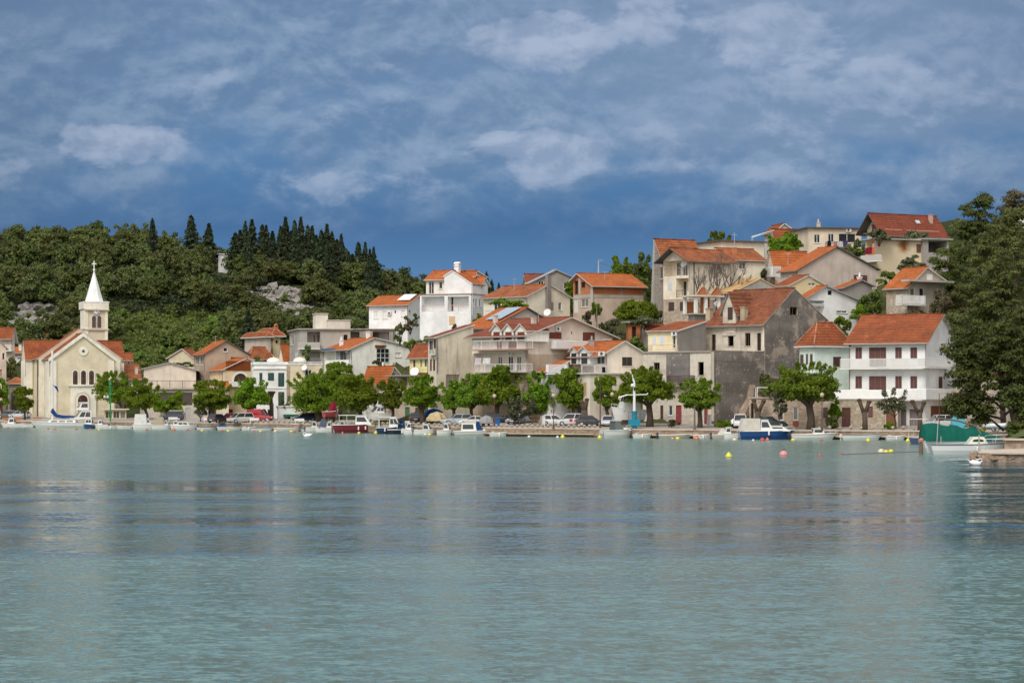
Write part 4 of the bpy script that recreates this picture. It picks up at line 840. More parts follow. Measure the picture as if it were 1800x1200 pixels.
h = house('stone_house', 'low pinkish stone wall building with a red half door and a terrace on top', 1437, 300.5, 1317, 1445, 84, 748, 700, cat='house', LA=6)
h.win('B', 1403, 715, 1394, 738, 'win'); h.win('B', 1377, 714, 1369, 738, 'dark'); h.win('B', 1325, 708, 1320, 745, 'open'); h.walls(stone((.64, .52, .41), (.38, .28, .21), 1.8, (.46, .38, .31))).roof(CONC, CONC, flatoh=.12); h.strip('B', 1403.5, 738, 1393.5, 750, .06, (.26, .08, .045), 'half_door')
# ---- upper right hillside
h = house('house', 'tall cream house with recessed balconies, stone base and brown windows', 1210.7, 352, 1166, 1283, 40, 590, 456, gable=('B', 1187.4, 438, 459, 1160))
h.loggia('B', 1210, 458, 1167.5, 485, 1.6); h.loggia('B', 1210.3, 489, 1188.5, 523, 1.6)
h.win('B', 1181.5, 495, 1174, 510, 'shut', (.60, .62, .66)); h.win('B', 1185, 531, 1175.5, 546, 'shut', (.07, .04, .035)); h.win('B', 1205.5, 530.5, 1195.7, 546, 'shut', (.07, .04, .035)); h.win('A', 1251.5, 463, 1267.5, 473.5, 'win')
h.walls(CRM, STN, 524.5).roof(T4, DTRIM, oh=.7, og=1.3); h.win('B', 1198, 461, 1190, 485, 'win', inn=1.6); h.win('B', 1209, 460, 1201, 485, 'win', inn=1.6); h.win('B', 1208, 494, 1201, 523, 'win', inn=1.6)
h.loggia_rail('B', 1210, 471, 1167.5, 484.8, (.38, .30, .27), 'thin'); h.loggia_rail('B', 1210.3, 510, 1188.5, 522.8, (.12, .11, .12), 'thin'); h.pipe('A', 1219.5, 459, 520, (.12, .07, .05)); h.dish('B', 1202, 464, -.4, .5)
t = house('', '', 1281.7, 360, 1278, 1345.5, 30, 600, 457, root=h, gable=('B', None, 437.5), LB=7); t.win('A', 1299, 460.5, 1311, 473.5, 'win'); t.win('A', 1303.5, 488, 1305.5, 494, 'dark', sill=False); t.win('A', 1295, 494, 1300, 499, 'dark', sill=False); t.walls(CRM).roof(T4, TRIM, oh=.3, og=.3); t.chimney_px(1291, 447, 'A', -1.8, h=1.0, mat=BRK)
t = house('', '', 1268, 368, 1247, 1343, 26, 600, 424, root=h, LB=8, ctrl=False); t.walls(CRM).roof(DTRIM, DTRIM, flatoh=.5)
h = house('stone_house', 'rubble stone house with an old orange roof behind the cream balcony house', 1165, 366, 1150.5, 1232, 30, 590, 456, gable=('B', 1155, 427, 459)); h.prof[1] = (h.LB*.9, h.prof[1][1]+.5); h.win('A', 1161, 470, 1166, 490, 'win'); h.win('B', 1164, 471, 1160, 489, 'blind'); h.walls(STG).roof(T4, oh=.5)
h = house('house', 'narrow pinkish house with a ribbed orange roof and white wrought balcony', 1361, 366, 1349.5, 1420, 22, 590, 463, gable=('B', None, 442.5)); h.walls(plaster((.60, .51, .46), .15)).roof(T2, oh=.5, og=.4); h.win('A', 1372, 470, 1380, 482, 'shut', (.5, .42, .4)); h.balcony('B', 1341, 1359, 469.5, 485.5, 1.4, style='dense', rcol=(.75, .74, .73))
h = house('house', 'wide blank grey-beige gabled house with brown shutters low on the right', 1402, 352, 1372, 1541, 32, 560, 475, gable=('A', 1470, 435, 473, 1541)); h.win('A', 1501, 483.5, 1524, 496, 'shut', (.12, .035, .03)); h.win('B', 1394, 483, 1387, 490, 'blind'); h.walls(plaster((.46, .41, .38), .22)).roof(T2, DTRIM, oh=.5, og=.3); h.aerial(3, 6)
h = house('house', 'yellow gabled house with an orange roof half hidden behind the white one', 1385.5, 345, 1361, 1452, 34, 560, 503, gable=('A', 1420, 485, 503, 1452)); h.win('A', 1421, 497.5, 1433, 502, 'dark', sill=False); h.walls(plaster((.62, .52, .32), .1)).roof(T1, TRIM, oh=.3, og=.2)
h = house('house', 'bright white house with an orange roof and a tiny green gable window', 1417, 338, 1404, 1519.5, 30, 600, 524, gable=('A', 1451, 504, 534, 1523)); r = h.loggia('A', 1419, 528, 1449, 560, 2); h.win('A', 1455, 510.5, 1462, 518.5, 'dark', frame=(.02, .08, .05), sill=False); h.win('A', 1470, 546, 1489, 550, 'dark'); h.walls(WHT).roof(T2, GREYT, oh=.5, og=.4); h.loggia_rail('A', 1419, 534, 1449, 538, (.5, .48, .47), 'solid'); h.aerial(3, 3)
h = house('shed', 'small grey concrete shed with an orange roof and round white chimney pot', 1479, 350, 1466, 1533, 32, 560, 507.5, gable=('A', 1513, 493.5, 503, 1535), cat='shed'); h.walls(GRY).roof(T2, GREYT, oh=.3); h.chimney_px(1511, 490, 'A', -1, h=.8, mat=WHT, cap='pot')
h = house('house', 'flat-roofed cream house with laundry on its balcony on the hilltop', 1421.5, 392, 1420.5, 1514, 10, 470, 401)
for q in ((1431, 412, 1441.5, 427), (1455.5, 411, 1466, 426), (1474, 410.5, 1504, 427)): h.win('A', *q, 'win')
h.walls(plaster((.62, .54, .44), .2)).roof(DTRIM, DTRIM, flatoh=.5); h.chimney_px(1438.5, 395, 'A', -2, h=1.0, cap='pot'); h.ac('A', 1491, 404.5); h.balcony('A', 1454, 1505, 425, 434, 1.0, style='thin', rcol=(.2, .12, .15), col=(.4, .38, .36))
h = house('house', 'house with a small red-tiled gable and glazed porch behind the green tree', 1362, 402, 1358, 1424, 14, 470, 415, gable=('B', None, 404)); h.win('A', 1398, 415, 1420, 432, 'win'); h.walls(plaster((.42, .40, .38), .3)).roof(T1, oh=.4)
t = house('', '', 1363, 405, 1361, 1396, 12, 470, 407, root=h, gable=('A', 1378, 394, 407, 1396), ctrl=False, LB=6); t.walls(plaster((.5, .46, .42), .2)).roof(T1, oh=.4)
h = house('house', 'hilltop chalet with a large dark red roof and overhanging gable', 1556, 380, 1524, 1650, 30, 450, 405, gable=('B', 1539, 377, 404, 1522)); h.win('B', 1545, 394, 1533, 405, 'shut', (.25, .06, .04)); h.win('A', 1586, 404, 1594, 412, 'dark'); h.walls(plaster((.58, .52, .44), .3)).roof(tile((.26, .065, .035), (.14, .04, .028), .4), DTRIM, oh=.9, og=1.6); h.chimney_px(1636, 385, 'A', -1.5, h=1.3, mat=plaster((.4, .3, .26), .4))
slope_panel(h, 'A', 1619, 1626, .45, .62, paint((.45, .5, .55), .2), 'skylight', .03)
h = house('house', 'flat-roofed cream house with a rust stain, a red awning and a chequered flag', 1540, 372, 1521, 1620, 24, 500, 421)
h.loggia('B', 1538, 424, 1524, 458, 1.2); h.win('A', 1611, 429, 1618.5, 444, 'shut', (.14, .07, .05)); h.walls(plaster((.66, .56, .40), .12)).roof(CONC, CONC, flatoh=.7); h.balcony('B', 1512, 1538.5, 449, 459, 1.2, style='solid', rcol=(.6, .56, .52))
t = h.hit('A', 1588, 421); mb = MB(); n = 9; rad = [.35, .45, .8, 1.1, .7, .4, .5, .9, .5]
mb.tube([(t[0], -.3, t[1]-1.3), (t[0], -.3, t[1]+1.2)], .06, 5); h.child(mb, 'stove_pipe', paint((.06, .05, .05)))
def stainmat():
    m, gg = newmat('rust_stained_render'); o = gg.n('ShaderNodeTexCoord').outputs['Object']; q = gg.n('ShaderNodeSeparateXYZ', _0=o)
    nz = gg.noise(o, 1.5, 5, .65); x = gg.m('MULTIPLY', gg.m('ADD', q.outputs[0], -t[0]), .62); z = gg.m('MULTIPLY', gg.m('ADD', q.outputs[2], -(t[1]-.9)), .55)
    r2 = gg.m('SQRT', gg.m('ADD', gg.m('MULTIPLY', x, x), gg.m('MULTIPLY', z, z))); f = gg.smooth(gg.m('ADD', r2, gg.m('MULTIPLY_ADD', nz, 1.0, -.5)), 1.0, .1)
    finish(gg, gg.mix(f, (.64, .54, .39), (.30, .11, .02)), .9, nz, .2, .03, .1); return m
L_, Z_ = h.LA, h.z0; bw = MB(); bw.hexa([(.01, -.03, 0.5), (L_*.78, -.03, 0.5), (L_*.78, -.002, 0.5), (.01, -.002, 0.5), (.01, -.03, Z_-.02), (L_*.78, -.03, Z_-.02), (L_*.78, -.002, Z_-.02), (.01, -.002, Z_-.02)]); h.child(bw, 'rendered_front', stainmat())
h = house('carport', 'dark open carport right of the cream flat-roofed house', 1622, 375, 1620.5, 1668, 20, 480, 421, cat='building'); h.loggia('A', 1632, 424, 1664, 444, 4); h.walls(GRY).roof(CONC, CONC, flatoh=.5)
h = house('house', 'stone and plaster house with an orange gable roof and white balcony by the pines', 1596, 333, 1558, 1660, 36, 570, 504, gable=('A', 1628, 471, 496, 1662)); h.prof = [(0, h.z0), (h.hit('A', 1628, 471)[0], h.hit('A', 1628, 471)[1]), (h.LA, h.hit('A', 1660, 494)[1])]
h.win('B', 1570, 523, 1565, 539, 'shut', (.6, .6, .6)); h.win('A', 1600, 506, 1608, 530, 'win'); h.win('A', 1616, 506, 1624, 530, 'win'); h.walls(plaster((.44, .40, .36), .3)).roof(T2, TRIM, oh=.5); h.strip('B', 1595.5, 506, 1558.5, 556, .06, name='stone_wall', mat=STN); h.balcony('A', 1586, 1628, 519.5, 535, 1.3, style='dense', rcol=(.72, .72, .72)); h.strip('A', 1584, 493, 1664, 496.5, 1.5, (.40, .38, .36), 'canopy_slab'); h.strip('A', 1629, 482, 1639, 492, .06, (.68, .68, .68), 'gable_hatch')
h = house('wall_house', 'white corner of a house among the pines at the right edge', 1793, 330, 1790, 1826, -8, 420, 375, cat='house', LA=6, LB=4); h.walls(WHT).roof(CONC, CONC)
h = house('house', 'house end with a beige wall behind the red motorbikes at the far right', 1752, 298, 1745, 1840, 25, 752, 660); h.walls(BEI).roof(T1, T1)
# ---- roof repair site
h = house('building_site', 'white-columned upper floor under a half-built timber and brick roof', 1222, 337, 1210, 1262, 30, 600, 553, cat='building', ctrl=True); h.walls(plaster((.42, .40, .38), .3)).roof(CONC, CONC, flatoh=.9)
zt = h.z0+.2; hc = pz(521, 337)-h.zb
for k, (x, y) in enumerate(((.3, .3), (2.0, .3), (4.2, .3), (.3, 3), (4.2, 3))):
    mb = MB(); mb.box(x-.2, y-.2, zt, x+.2, y+.2, hc); h.child(mb, 'column', WHT2)
mb = MB(); mb.box(2.6, 2.2, zt, 4.0, 2.5, hc); mb.box(.6, 3.2, zt, 2.2, 3.4, hc-.6); h.child(mb, 'brick_infill', BRK)
mb = MB(); mb.box(-.3, -.2, hc, 4.9, 3.6, hc+.22); h.child(mb, 'ring_beam', plaster((.55, .50, .45), .3))
for x in (.3, 2.7):
    mb = MB(); mb.add([(x, 0, hc+.22), (x+1.9, 0, hc+.22), (x+1.2, 0, hc+1.35), (x+.8, 0, hc+1.35), (x, .25, hc+.22), (x+1.9, .25, hc+.22), (x+1.2, .25, hc+1.35), (x+.8, .25, hc+1.35)], [(0, 1, 2, 3), (7, 6, 5, 4), (0, 4, 5, 1), (1, 5, 6, 2), (2, 6, 7, 3), (3, 7, 4, 0)]); h.child(mb, 'brick_gable', BRK)
    mb = MB(); mb.tube([(x-.3, -.08, hc+.2), (x+.85, -.08, hc+1.5)], .09, 4); mb.tube([(x+1.1, -.08, hc+1.5), (x+2.2, -.08, hc+.2)], .09, 4); h.child(mb, 'rafter', wood((.55, .36, .18)))
SITE = h
h = house('building_site', 'grey block house with bare yellow timber rafters laid on its roof', 1290, 342, 1262, 1372, 36, 600, 514, gable=('A', 1336, 491, 510, 1372), cat='building'); h.walls(plaster((.34, .33, .32), .3)).roof(plaster((.58, .42, .22), .3), wood((.6, .45, .25)), oh=.6, og=.1)
for k in range(7):
    y = .3+k*h.LB/7; (ta, za), (tb, zb) = h.prof[0], h.prof[1]; mb = MB(); mb.tube([(ta-.8, y, za+.05), (tb, y, zb+.3)], .09, 4); h.child(mb, 'rafter', wood((.55, .36, .18)))
h = house('house', 'cottage with a red hip roof in the trees left of the concrete block', 480, 462, 452, 493, 30, 640, 592, hip=(577, .9)); h.win('A', 484, 597, 489, 604, 'dark'); h.win('B', 470, 597, 465, 603, 'win'); h.walls(plaster((.62, .52, .33), .2)).roof(T1, oh=.9); h.chimney(1.5, 2.0, mat=BRK, zoff=h.z0+.6, cap='house')
t = house('', '', 470, 458, 430, 476, 30, 640, 593, root=h, hip=(584, .9), ctrl=False); t.walls(plaster((.45, .4, .36), .3)).roof(T1, oh=.6)
h = house('house', 'low house with a broad patched orange hip roof below the hillside cottage', 440, 440, 432, 478, 30, 700, 633, hip=(609, .95)); h.walls(CRM).roof(T4, oh=.6)
h = house('house', 'narrow orange-roofed lean-to touching the concrete block', 500, 432, 490, 509, 30, 700, 632, gable=('B', None, 606)); h.walls(CRM).roof(T2, oh=.4)
h = house('house', 'small orange-roofed house with a dark green gable shutter behind the promenade trees', 683, 372, 640, 706, 36, 744, 668, gable=('A', 681, 644)); h.prof = [(0, h.z0), (h.LA*.35, h.hit('A', 690, 645)[1]), (h.LA, h.hit('A', 706, 664)[1])]; h.win('A', 687.5, 656, 694, 668, 'shut', (.01, .12, .05)); h.walls(STN).roof(T2, oh=.4); h.chimney_px(673, 645, 'B', -1.5, h=.8, mat=WHT, cap='pot')
h = house('terrace_house', 'low house with a grey flat terrace roof, white railing and red awning', 700, 366, 690, 768, 14, 744, 661, cat='house'); h.loggia('A', 692+12, 664, 716, 678, 1.2); h.win('A', 712, 715, 720, 742, 'door', (.10, .22, .14)); h.win('A', 730, 716, 738, 742, 'shut', (.12, .04, .03)); h.walls(plaster((.50, .42, .35), .4)).roof(GREYT, GREYT, flatoh=1.0); h.strip('A', 735, 655, 768, 664, 1.8, (.20, .03, .03), 'awning')
h = house('house', 'cream hut with green doors behind the moored boats', 640, 372, 630, 690, 12, 744, 690); h.win('A', 657, 712, 664, 742, 'door', (.08, .20, .13)); h.win('A', 667, 708, 678, 742, 'garage', (.07, .07, .10)); h.win('A', 680, 716, 686, 742, 'door', (.10, .24, .14)); h.walls(WHT2).roof(T1)
h = house('kiosk', 'small white kiosk with a green awning under the big tree', 489, 385, 487.5, 520, 12, 752, 715, cat='kiosk'); h.win('A', 506, 728, 517, 744, 'dark'); h.walls(WHT).roof(WHT, WHT, flatoh=.15); h.strip('A', 498, 728, 524, 732, 1.6, (.015, .12, .06), 'awning')
h = house('pavilion', 'glazed cream waterside pavilion with a flat canopy roof', 184, 410, 181, 222, 10, 744, 720, cat='kiosk'); h.win('A', 185, 722, 197, 735, 'win', (.45, .40, .28)); h.win('A', 199, 722, 210, 735, 'win', (.45, .40, .28)); h.win('A', 211.5, 722, 220.5, 735, 'win', (.45, .40, .28)); h.walls(plaster((.56, .48, .33), .1)).roof(WHT, plaster((.62, .55, .42)), flatoh=.5)
h = house('ruined_wall_house', 'crumbling stone wall with a rust-red gate behind the parked cars', 905, 335, 890, 940, 30, 744, 715, cat='ruin'); h.walls(stone((.42, .33, .28), (.22, .17, .14), 1.5))
h = house('far_house', 'small white building on the ridge between the cypress trees', 384, 655, 380, 406, 16, 474, 447); h.win('A', 390, 455, 396, 460, 'dark'); h.win('A', 388, 463, 394, 467, 'dark'); h.win('A', 398, 455, 402, 460, 'dark'); h.walls(WHT).roof(WHT, WHT, flatoh=.3)
# ------------------------------------------------------------------ ground, water, quay
SH = [(-1.2, 420), (-.2143, 420), (-.19, 412), (-.1429, 391), (-.0952, 369), (-.0476, 339), (-.0095, 318), (.0357, 309), (.0524, 303), (.0952, 296), (.1667, 288), (.25, 282), (1.2, 270)]
SHM = np.array([p[0] for p in SH]); SHY = np.array([p[1] for p in SH])
def shoreY(m): return np.interp(m, SHM, SHY)
def gp(u, Y, z): CTRL.append((px(u, Y), Y, z))
for u in range(-900, 2800, 60):                       # back of the promenade
    m_ = (u-900)/FPX; gp(u, float(shoreY(m_))+15, 1.65)
for u in range(-700, 900, 70):                        # the long wooded hill on the left
    cr = float(np.interp(u, [-700, 0, 130, 260, 330, 400, 470, 560, 640, 740, 860, 900], [52, 51, 52, 50, 47.5, 44.5, 45, 44.5, 43, 40, 31, 27]))
    y0 = 455 if u > 250 else 470
    for i, Y in enumerate((y0+15, 520, 560, 600, 640, 680, 740, 840, 1000)):
        f = [.10, .24, .42, .60, .78, .92, 1.0, .97, .8][i]
        if u > 620: Y += 20
        if u > 760 and i < 2: continue
        gp(u, Y, 2+cr*f-2*f)
for u in (900, 960, 1020, 1080, 1140, 1200, 1300): gp(u, 520, 21); gp(u, 700, 24); gp(u, 1000, 20)
for u, Y, z in ((1060, 345, 10), (1080, 352, 14), (1140, 360, 18), (1100, 375, 21), (1160, 400, 24), (1260, 420, 26), (1320, 420, 30), (1420, 420, 32), (1500, 430, 33), (1600, 430, 35), (1700, 420, 36), (1820, 400, 36), (1560, 345, 14), (1560, 325, 7), (1640, 320, 6), (1620, 350, 20), (1700, 330, 14), (1700, 350, 24), (1760, 330, 18), (1760, 360, 30), (1850, 330, 22), (1850, 300, 6), (1950, 330, 24), (1950, 380, 36), (2200, 400, 36), (1480, 330, 10), (1700, 306, 2.2), (1800, 306, 3), (1500, 480, 33), (1700, 500, 34), (1900, 600, 30), (1500, 800, 20), (1900, 900, 20), (2600, 600, 30), (660, 400, 9), (700, 405, 12), (690, 430, 17), (560, 445, 12), (620, 440, 15), (440, 430, 4), (600, 470, 22)): gp(u, Y, z)
CT = np.array(CTRL)
def idw(X, Y):
    X = np.asarray(X, float); Y = np.asarray(Y, float); shp = X.shape; X = X.ravel(); Y = Y.ravel(); out = np.empty(len(X))
    for i in range(0, len(X), 4000):
        d2 = (X[i:i+4000, None]-CT[None, :, 0])**2+(Y[i:i+4000, None]-CT[None, :, 1])**2+4.0
        w_ = d2**-2.0; out[i:i+4000] = (w_*CT[None, :, 2]).sum(1)/w_.sum(1)
    return out.reshape(shp)
def ground(X, Y):
    X = np.asarray(X, float); Y = np.asarray(Y, float); t_ = Y-shoreY(X/Y); q = np.clip((t_-13)/6, 0, 1); q = q*q*(3-2*q)
    return (1.08+.036*np.clip(t_, 0, 18))*(1-q)+idw(X, Y)*q
def gz(x, y): return float(ground(np.array([x]), np.array([y]))[0])
def gridmesh(name, mcols, tf, zf, mat, kind='structure'):
    vs = []; nm = len(mcols); nt = len(tf)
    M_, T_ = np.meshgrid(mcols, tf, indexing='ij'); Yg = shoreY(M_)+T_; Xg = M_*Yg; Z = zf(Xg, Yg, M_, T_)
    co = np.stack([Xg, Yg, Z], -1).reshape(-1, 3)
    fs = [(i*nt+j, (i+1)*nt+j, (i+1)*nt+j+1, i*nt+j+1) for i in range(nm-1) for j in range(nt-1)]
    me = bpy.data.meshes.new(name); me.from_pydata(co.tolist(), [], fs); me.materials.append(mat)
    me.polygons.foreach_set('use_smooth', [True]*len(me.polygons)); me.update()
    o = bpy.data.objects.new(name, me); COL.objects.link(o); o['kind'] = kind; return o
def hillmat():
    m, gg = newmat('dry_hillside'); o = gg.n('ShaderNodeTexCoord').outputs['Object']
    n1 = gg.noise(o, .06, 6, .6); n2 = gg.noise(o, .5, 6, .7)
    c = gg.mix(gg.smooth(n1, .4, .6), (.030, .040, .014), (.060, .068, .024)); c = gg.mix(gg.smooth(n2, .55, .7), c, (.16, .13, .08))
    finish(gg, c, .95, n2, 1.0, .5, .1); return m
def pavemat():
    m, gg = newmat('pale_paving'); o = gg.n('ShaderNodeTexCoord').outputs['Object']; n1 = gg.noise(o, .35, 5); n2 = gg.noise(o, 4, 4)
    c = gg.mix(n1, (.26, .23, .20), (.40, .36, .32)); c = gg.mix(gg.m('MULTIPLY', n2, .4), c, (.22, .2, .18)); finish(gg, c, .9, n2, .3, .02, .2); return m
mc = np.concatenate([np.linspace(-.62, -.235, 16), np.arange(-.232, .2325, .0034), np.linspace(.236, .62, 16)])
rng = np.random.RandomState(4)
def hz(X, Y, M_, T_):
    z = ground(X, Y); ph = np.sin(X*.31+Y*.17)+np.sin(X*.13-Y*.29+1.3)+np.sin(X*.71+Y*.53+.7)*.5
    return z-.25+np.clip((T_-25)/60, 0, 1)*ph*.45
gridmesh('hillside', mc, np.concatenate([np.arange(12.5, 60, 1.6), np.arange(60, 240, 4.5), np.arange(240, 620, 14), [700, 900, 1300]]), hz, hillmat())
gridmesh('promenade', mc, np.array([.5, 1.5, 4, 8, 12, 15.5]), lambda X, Y, M_, T_: 1.08+.036*T_+.06, pavemat())
# water
def watermat():
    m, gg = newmat('sea_water'); o = gg.n('ShaderNodeTexCoord').outputs['Object']; sp_ = gg.n('ShaderNodeSeparateXYZ', _0=o)
    wx = gg.noise(gg.mapv(o, (.012, .03, 1)), 1.0, 4, .55)
    yy = gg.m('ADD', sp_.outputs[1], gg.m('MULTIPLY_ADD', wx, 95.0, -47.0))
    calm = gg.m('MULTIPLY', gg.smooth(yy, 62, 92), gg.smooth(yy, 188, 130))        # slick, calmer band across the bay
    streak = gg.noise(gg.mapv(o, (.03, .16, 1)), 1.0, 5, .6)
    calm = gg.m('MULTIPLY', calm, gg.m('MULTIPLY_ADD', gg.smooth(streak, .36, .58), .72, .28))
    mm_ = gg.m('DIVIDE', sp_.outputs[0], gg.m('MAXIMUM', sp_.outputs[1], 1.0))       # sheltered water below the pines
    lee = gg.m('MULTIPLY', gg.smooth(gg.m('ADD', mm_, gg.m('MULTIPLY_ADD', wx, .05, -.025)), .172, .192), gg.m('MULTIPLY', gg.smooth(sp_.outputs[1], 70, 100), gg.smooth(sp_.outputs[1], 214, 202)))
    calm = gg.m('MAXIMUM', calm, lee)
    rough = gg.m('MULTIPLY_ADD', calm, -1.0, 1.0)
    def nz(sc, scale, det): return gg.n('ShaderNodeSeparateColor', _0=gg.n('ShaderNodeTexNoise', _Vector=gg.mapv(o, sc), _Scale=scale, _Detail=det, _Roughness=.55).outputs['Color']).outputs
    A, B_, C_ = nz((.75, 1.15, 1), 1.9, 2.0), nz((.8, 1.0, 1), 6.5, 1.0), nz((.2, .42, 1), 1.0, 2.0)
    def slope(i):       # true surface slopes, so that far water keeps its waves too
        q = gg.m('ADD', gg.m('MULTIPLY_ADD', A[i], .46, -.23), gg.m('ADD', gg.m('MULTIPLY_ADD', B_[i], .62, -.31), gg.m('MULTIPLY_ADD', C_[i], .14, -.07)))
        return gg.m('MULTIPLY', q, gg.m('MULTIPLY_ADD', rough, 1.0, .33))
    swell = gg.n('ShaderNodeSeparateColor', _0=gg.n('ShaderNodeTexNoise', _Vector=gg.mapv(o, (.045, .26, 1)), _Scale=1.0, _Detail=3.0).outputs['Color']).outputs[0]
    sw = gg.m('MULTIPLY', gg.m('MULTIPLY_ADD', swell, .30, -.15), gg.m('MULTIPLY_ADD', calm, .75, .25))
    gust = gg.m('MULTIPLY_ADD', gg.noise(gg.mapv(o, (.03, .09, 1)), 1.0, 4, .6), .9, .55)
    nv = gg.n('ShaderNodeCombineXYZ', _0=gg.m('MULTIPLY', slope(0), gust), _1=gg.m('ADD', sw, gg.m('MULTIPLY', slope(1), gust)), _2=1.0).outputs[0]
    nrm = gg.n('ShaderNodeVectorMath', operation='NORMALIZE', _0=nv).outputs[0]
    p = gg.n('ShaderNodeBsdfPrincipled', _Roughness=gg.m('MULTIPLY_ADD', rough, .12, .05))
    body = gg.mix(gg.noise(gg.mapv(o, (.05, .1, 1)), 1.0, 3), (.090, .165, .150), (.122, .210, .185)); body = gg.mix(calm, body, (.030, .085, .125))  # darker, bluer body colour in calm water stands in for its reflections
    gg.nt.links.new(body, p.inputs['Base Color']); p.inputs['IOR'].default_value = 1.33; p.inputs['Specular IOR Level'].default_value = .5
    gg.nt.links.new(nrm, p.inputs['Normal']); gg.n('ShaderNodeOutputMaterial', _0=p.outputs[0]); return m
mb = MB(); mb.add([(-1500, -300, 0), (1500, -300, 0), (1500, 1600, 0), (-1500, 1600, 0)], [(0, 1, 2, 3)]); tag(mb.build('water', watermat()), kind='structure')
# quay wall: rough stone face with a projecting coping and a low ledge
QST = stone((.46, .35, .26), (.20, .14, .10), 2.6, (.30, .24, .19)); COP = plaster((.46, .40, .34), .4)
def wallstrip(name, m0, m1, off, z0, z1, thk, mat, lab, cat, n=70, jit=.05, par=None):
    ms = np.linspace(m0, m1, n); Y = shoreY(ms)+off; vs = []
    for i, (m_, y) in enumerate(zip(ms, Y)):
        j = random.uniform(-jit, jit); vs += [(m_*(y+j), y+j, z0), (m_*(y+j), y+j, z1), (m_*(y+thk), y+thk, z1), (m_*(y+thk), y+thk, z0)]
    fs = [(i*4+k, (i+1)*4+k, (i+1)*4+(k+1) % 4, i*4+(k+1) % 4) for i in range(n-1) for k in range(4)]
    mb = MB(); mb.add(vs, fs+[(0, 1, 2, 3), (4*n-4, 4*n-3, 4*n-2, 4*n-1)]); o = mb.build(name, mat, par)
    if lab: tag(o, lab, cat)
    return o
q = wallstrip('quay_wall', -.235, .26, 0, -1.2, .98, 1.2, QST, 'long rough stone quay wall along the water below the promenade', 'quay', 160, .06)
wallstrip('coping', -.235, .26, -.08, .985, 1.16, .95, COP, None, None, 160, .015, q)
wallstrip('ledge', -.012, .034, -.55, .30, .42, .54, COP, None, None, 20, .03, q); wallstrip('ledge', .052, .19, -.6, .32, .45, .59, COP, None, None, 40, .03, q)
wallstrip('tide_line', -.235, .26, -.10, -.5, .13, .2, plaster((.07, .055, .04), .3), None, None, 160, .03, q)
# near bank and little stone pier at the right edge
def slab(name, pts, z0, z1, mat, lab=None, cat=None, par=None, jit=.08):
    mb = MB(); pp = []
    for i in range(len(pts)):
        (x0, y0), (x1, y1) = pts[i], pts[(i+1) % len(pts)]; n = max(1, int(math.hypot(x1-x0, y1-y0)/1.2))
        for k in range(n): pp.append((x0+(x1-x0)*k/n+random.uniform(-jit, jit), y0+(y1-y0)*k/n+random.uniform(-jit, jit)))
    mb.prism(pp, z0, z1); o = mb.build(name, mat, par)
    if lab: tag(o, lab, cat)
    return o
def XY(u, Y): return (px(u, Y), Y)
pr = slab('pier', [XY(1722, 189), XY(1960, 184), XY(1960, 214), XY(1775, 214), XY(1716, 197)], -1, .62, stone((.40, .30, .22), (.16, .12, .09), 2.6), 'low stone pier jutting into the dark water at the right edge', 'pier', jit=.22)
for k in range(26):
    m_ = Matrix.Rotation(k*1.7, 3, 'Z') @ Matrix.Rotation(k*.9, 3, 'X'); q = k/25; bx_, by_ = XY(1722+q*150, 188.6-q*1.3) if k % 3 else XY(1719-q*4, 189.5+q*8); s_ = .28+.17*((k*7) % 5)/4; vs = [m_ @ Vector(p)*s_ for p in ((-1, -1, -.8), (1, -1, -.7), (1, 1, -.8), (-1, 1, -.8), (-.7, -.6, .7), (.6, -.8, .8), (.8, .6, .6), (-.5, .7, .8))]
    mb = MB(); mb.hexa([(bx_+p.x*1.3, by_+p.y, p.z*.8+.12+.25*((k*3) % 4)/3) for p in vs]); mb.build('boulder', QST, pr)
slab('coping', [XY(1721, 188.7), XY(1960, 183.6), XY(1960, 200), XY(1775, 202), XY(1715, 197)], .625, .74, COP, par=pr, jit=.02)
t1 = slab('terrace_wall', [XY(1765, 203), XY(1970, 198), XY(1970, 286), XY(1776, 284)], -.5, 1.45, stone((.48, .40, .32), (.24, .19, .15), 2.2), 'stone retaining wall with a grassy top behind the pier', 'wall')
slab('coping', [XY(1764, 202.8), XY(1970, 197.8), XY(1970, 199.2), XY(1768, 204.2)], 1.455, 1.6, COP, par=t1, jit=.02)
def grassmat():
    m, gg = newmat('rough_grass'); o = gg.n('ShaderNodeTexCoord').outputs['Object']; n1 = gg.noise(o, 1.4, 6, .7)
    finish(gg, gg.mix(n1, (.05, .07, .02), (.13, .15, .05)), .95, n1, 1.0, .2, .1); return m
gmb = MB(); gx = []; NX, NY = 26, 40
for i in range(NX):
    for j in range(NY):
        Y = 204.5+j*2.05; m_ = (1772-900)/FPX+i*(200/FPX)/(NX-1); gx.append((m_*Y, Y, 1.5+.5*math.sin(i*.5)*math.sin(j*.3)*min(1, i/4)+min(1.2, i*.08)))
gmb.add(gx, [(i*NY+j, (i+1)*NY+j, (i+1)*NY+j+1, i*NY+j+1) for i in range(NX-1) for j in range(NY-1)]); tag(gmb.build('grass_bank', grassmat(), smooth=True), kind='structure')
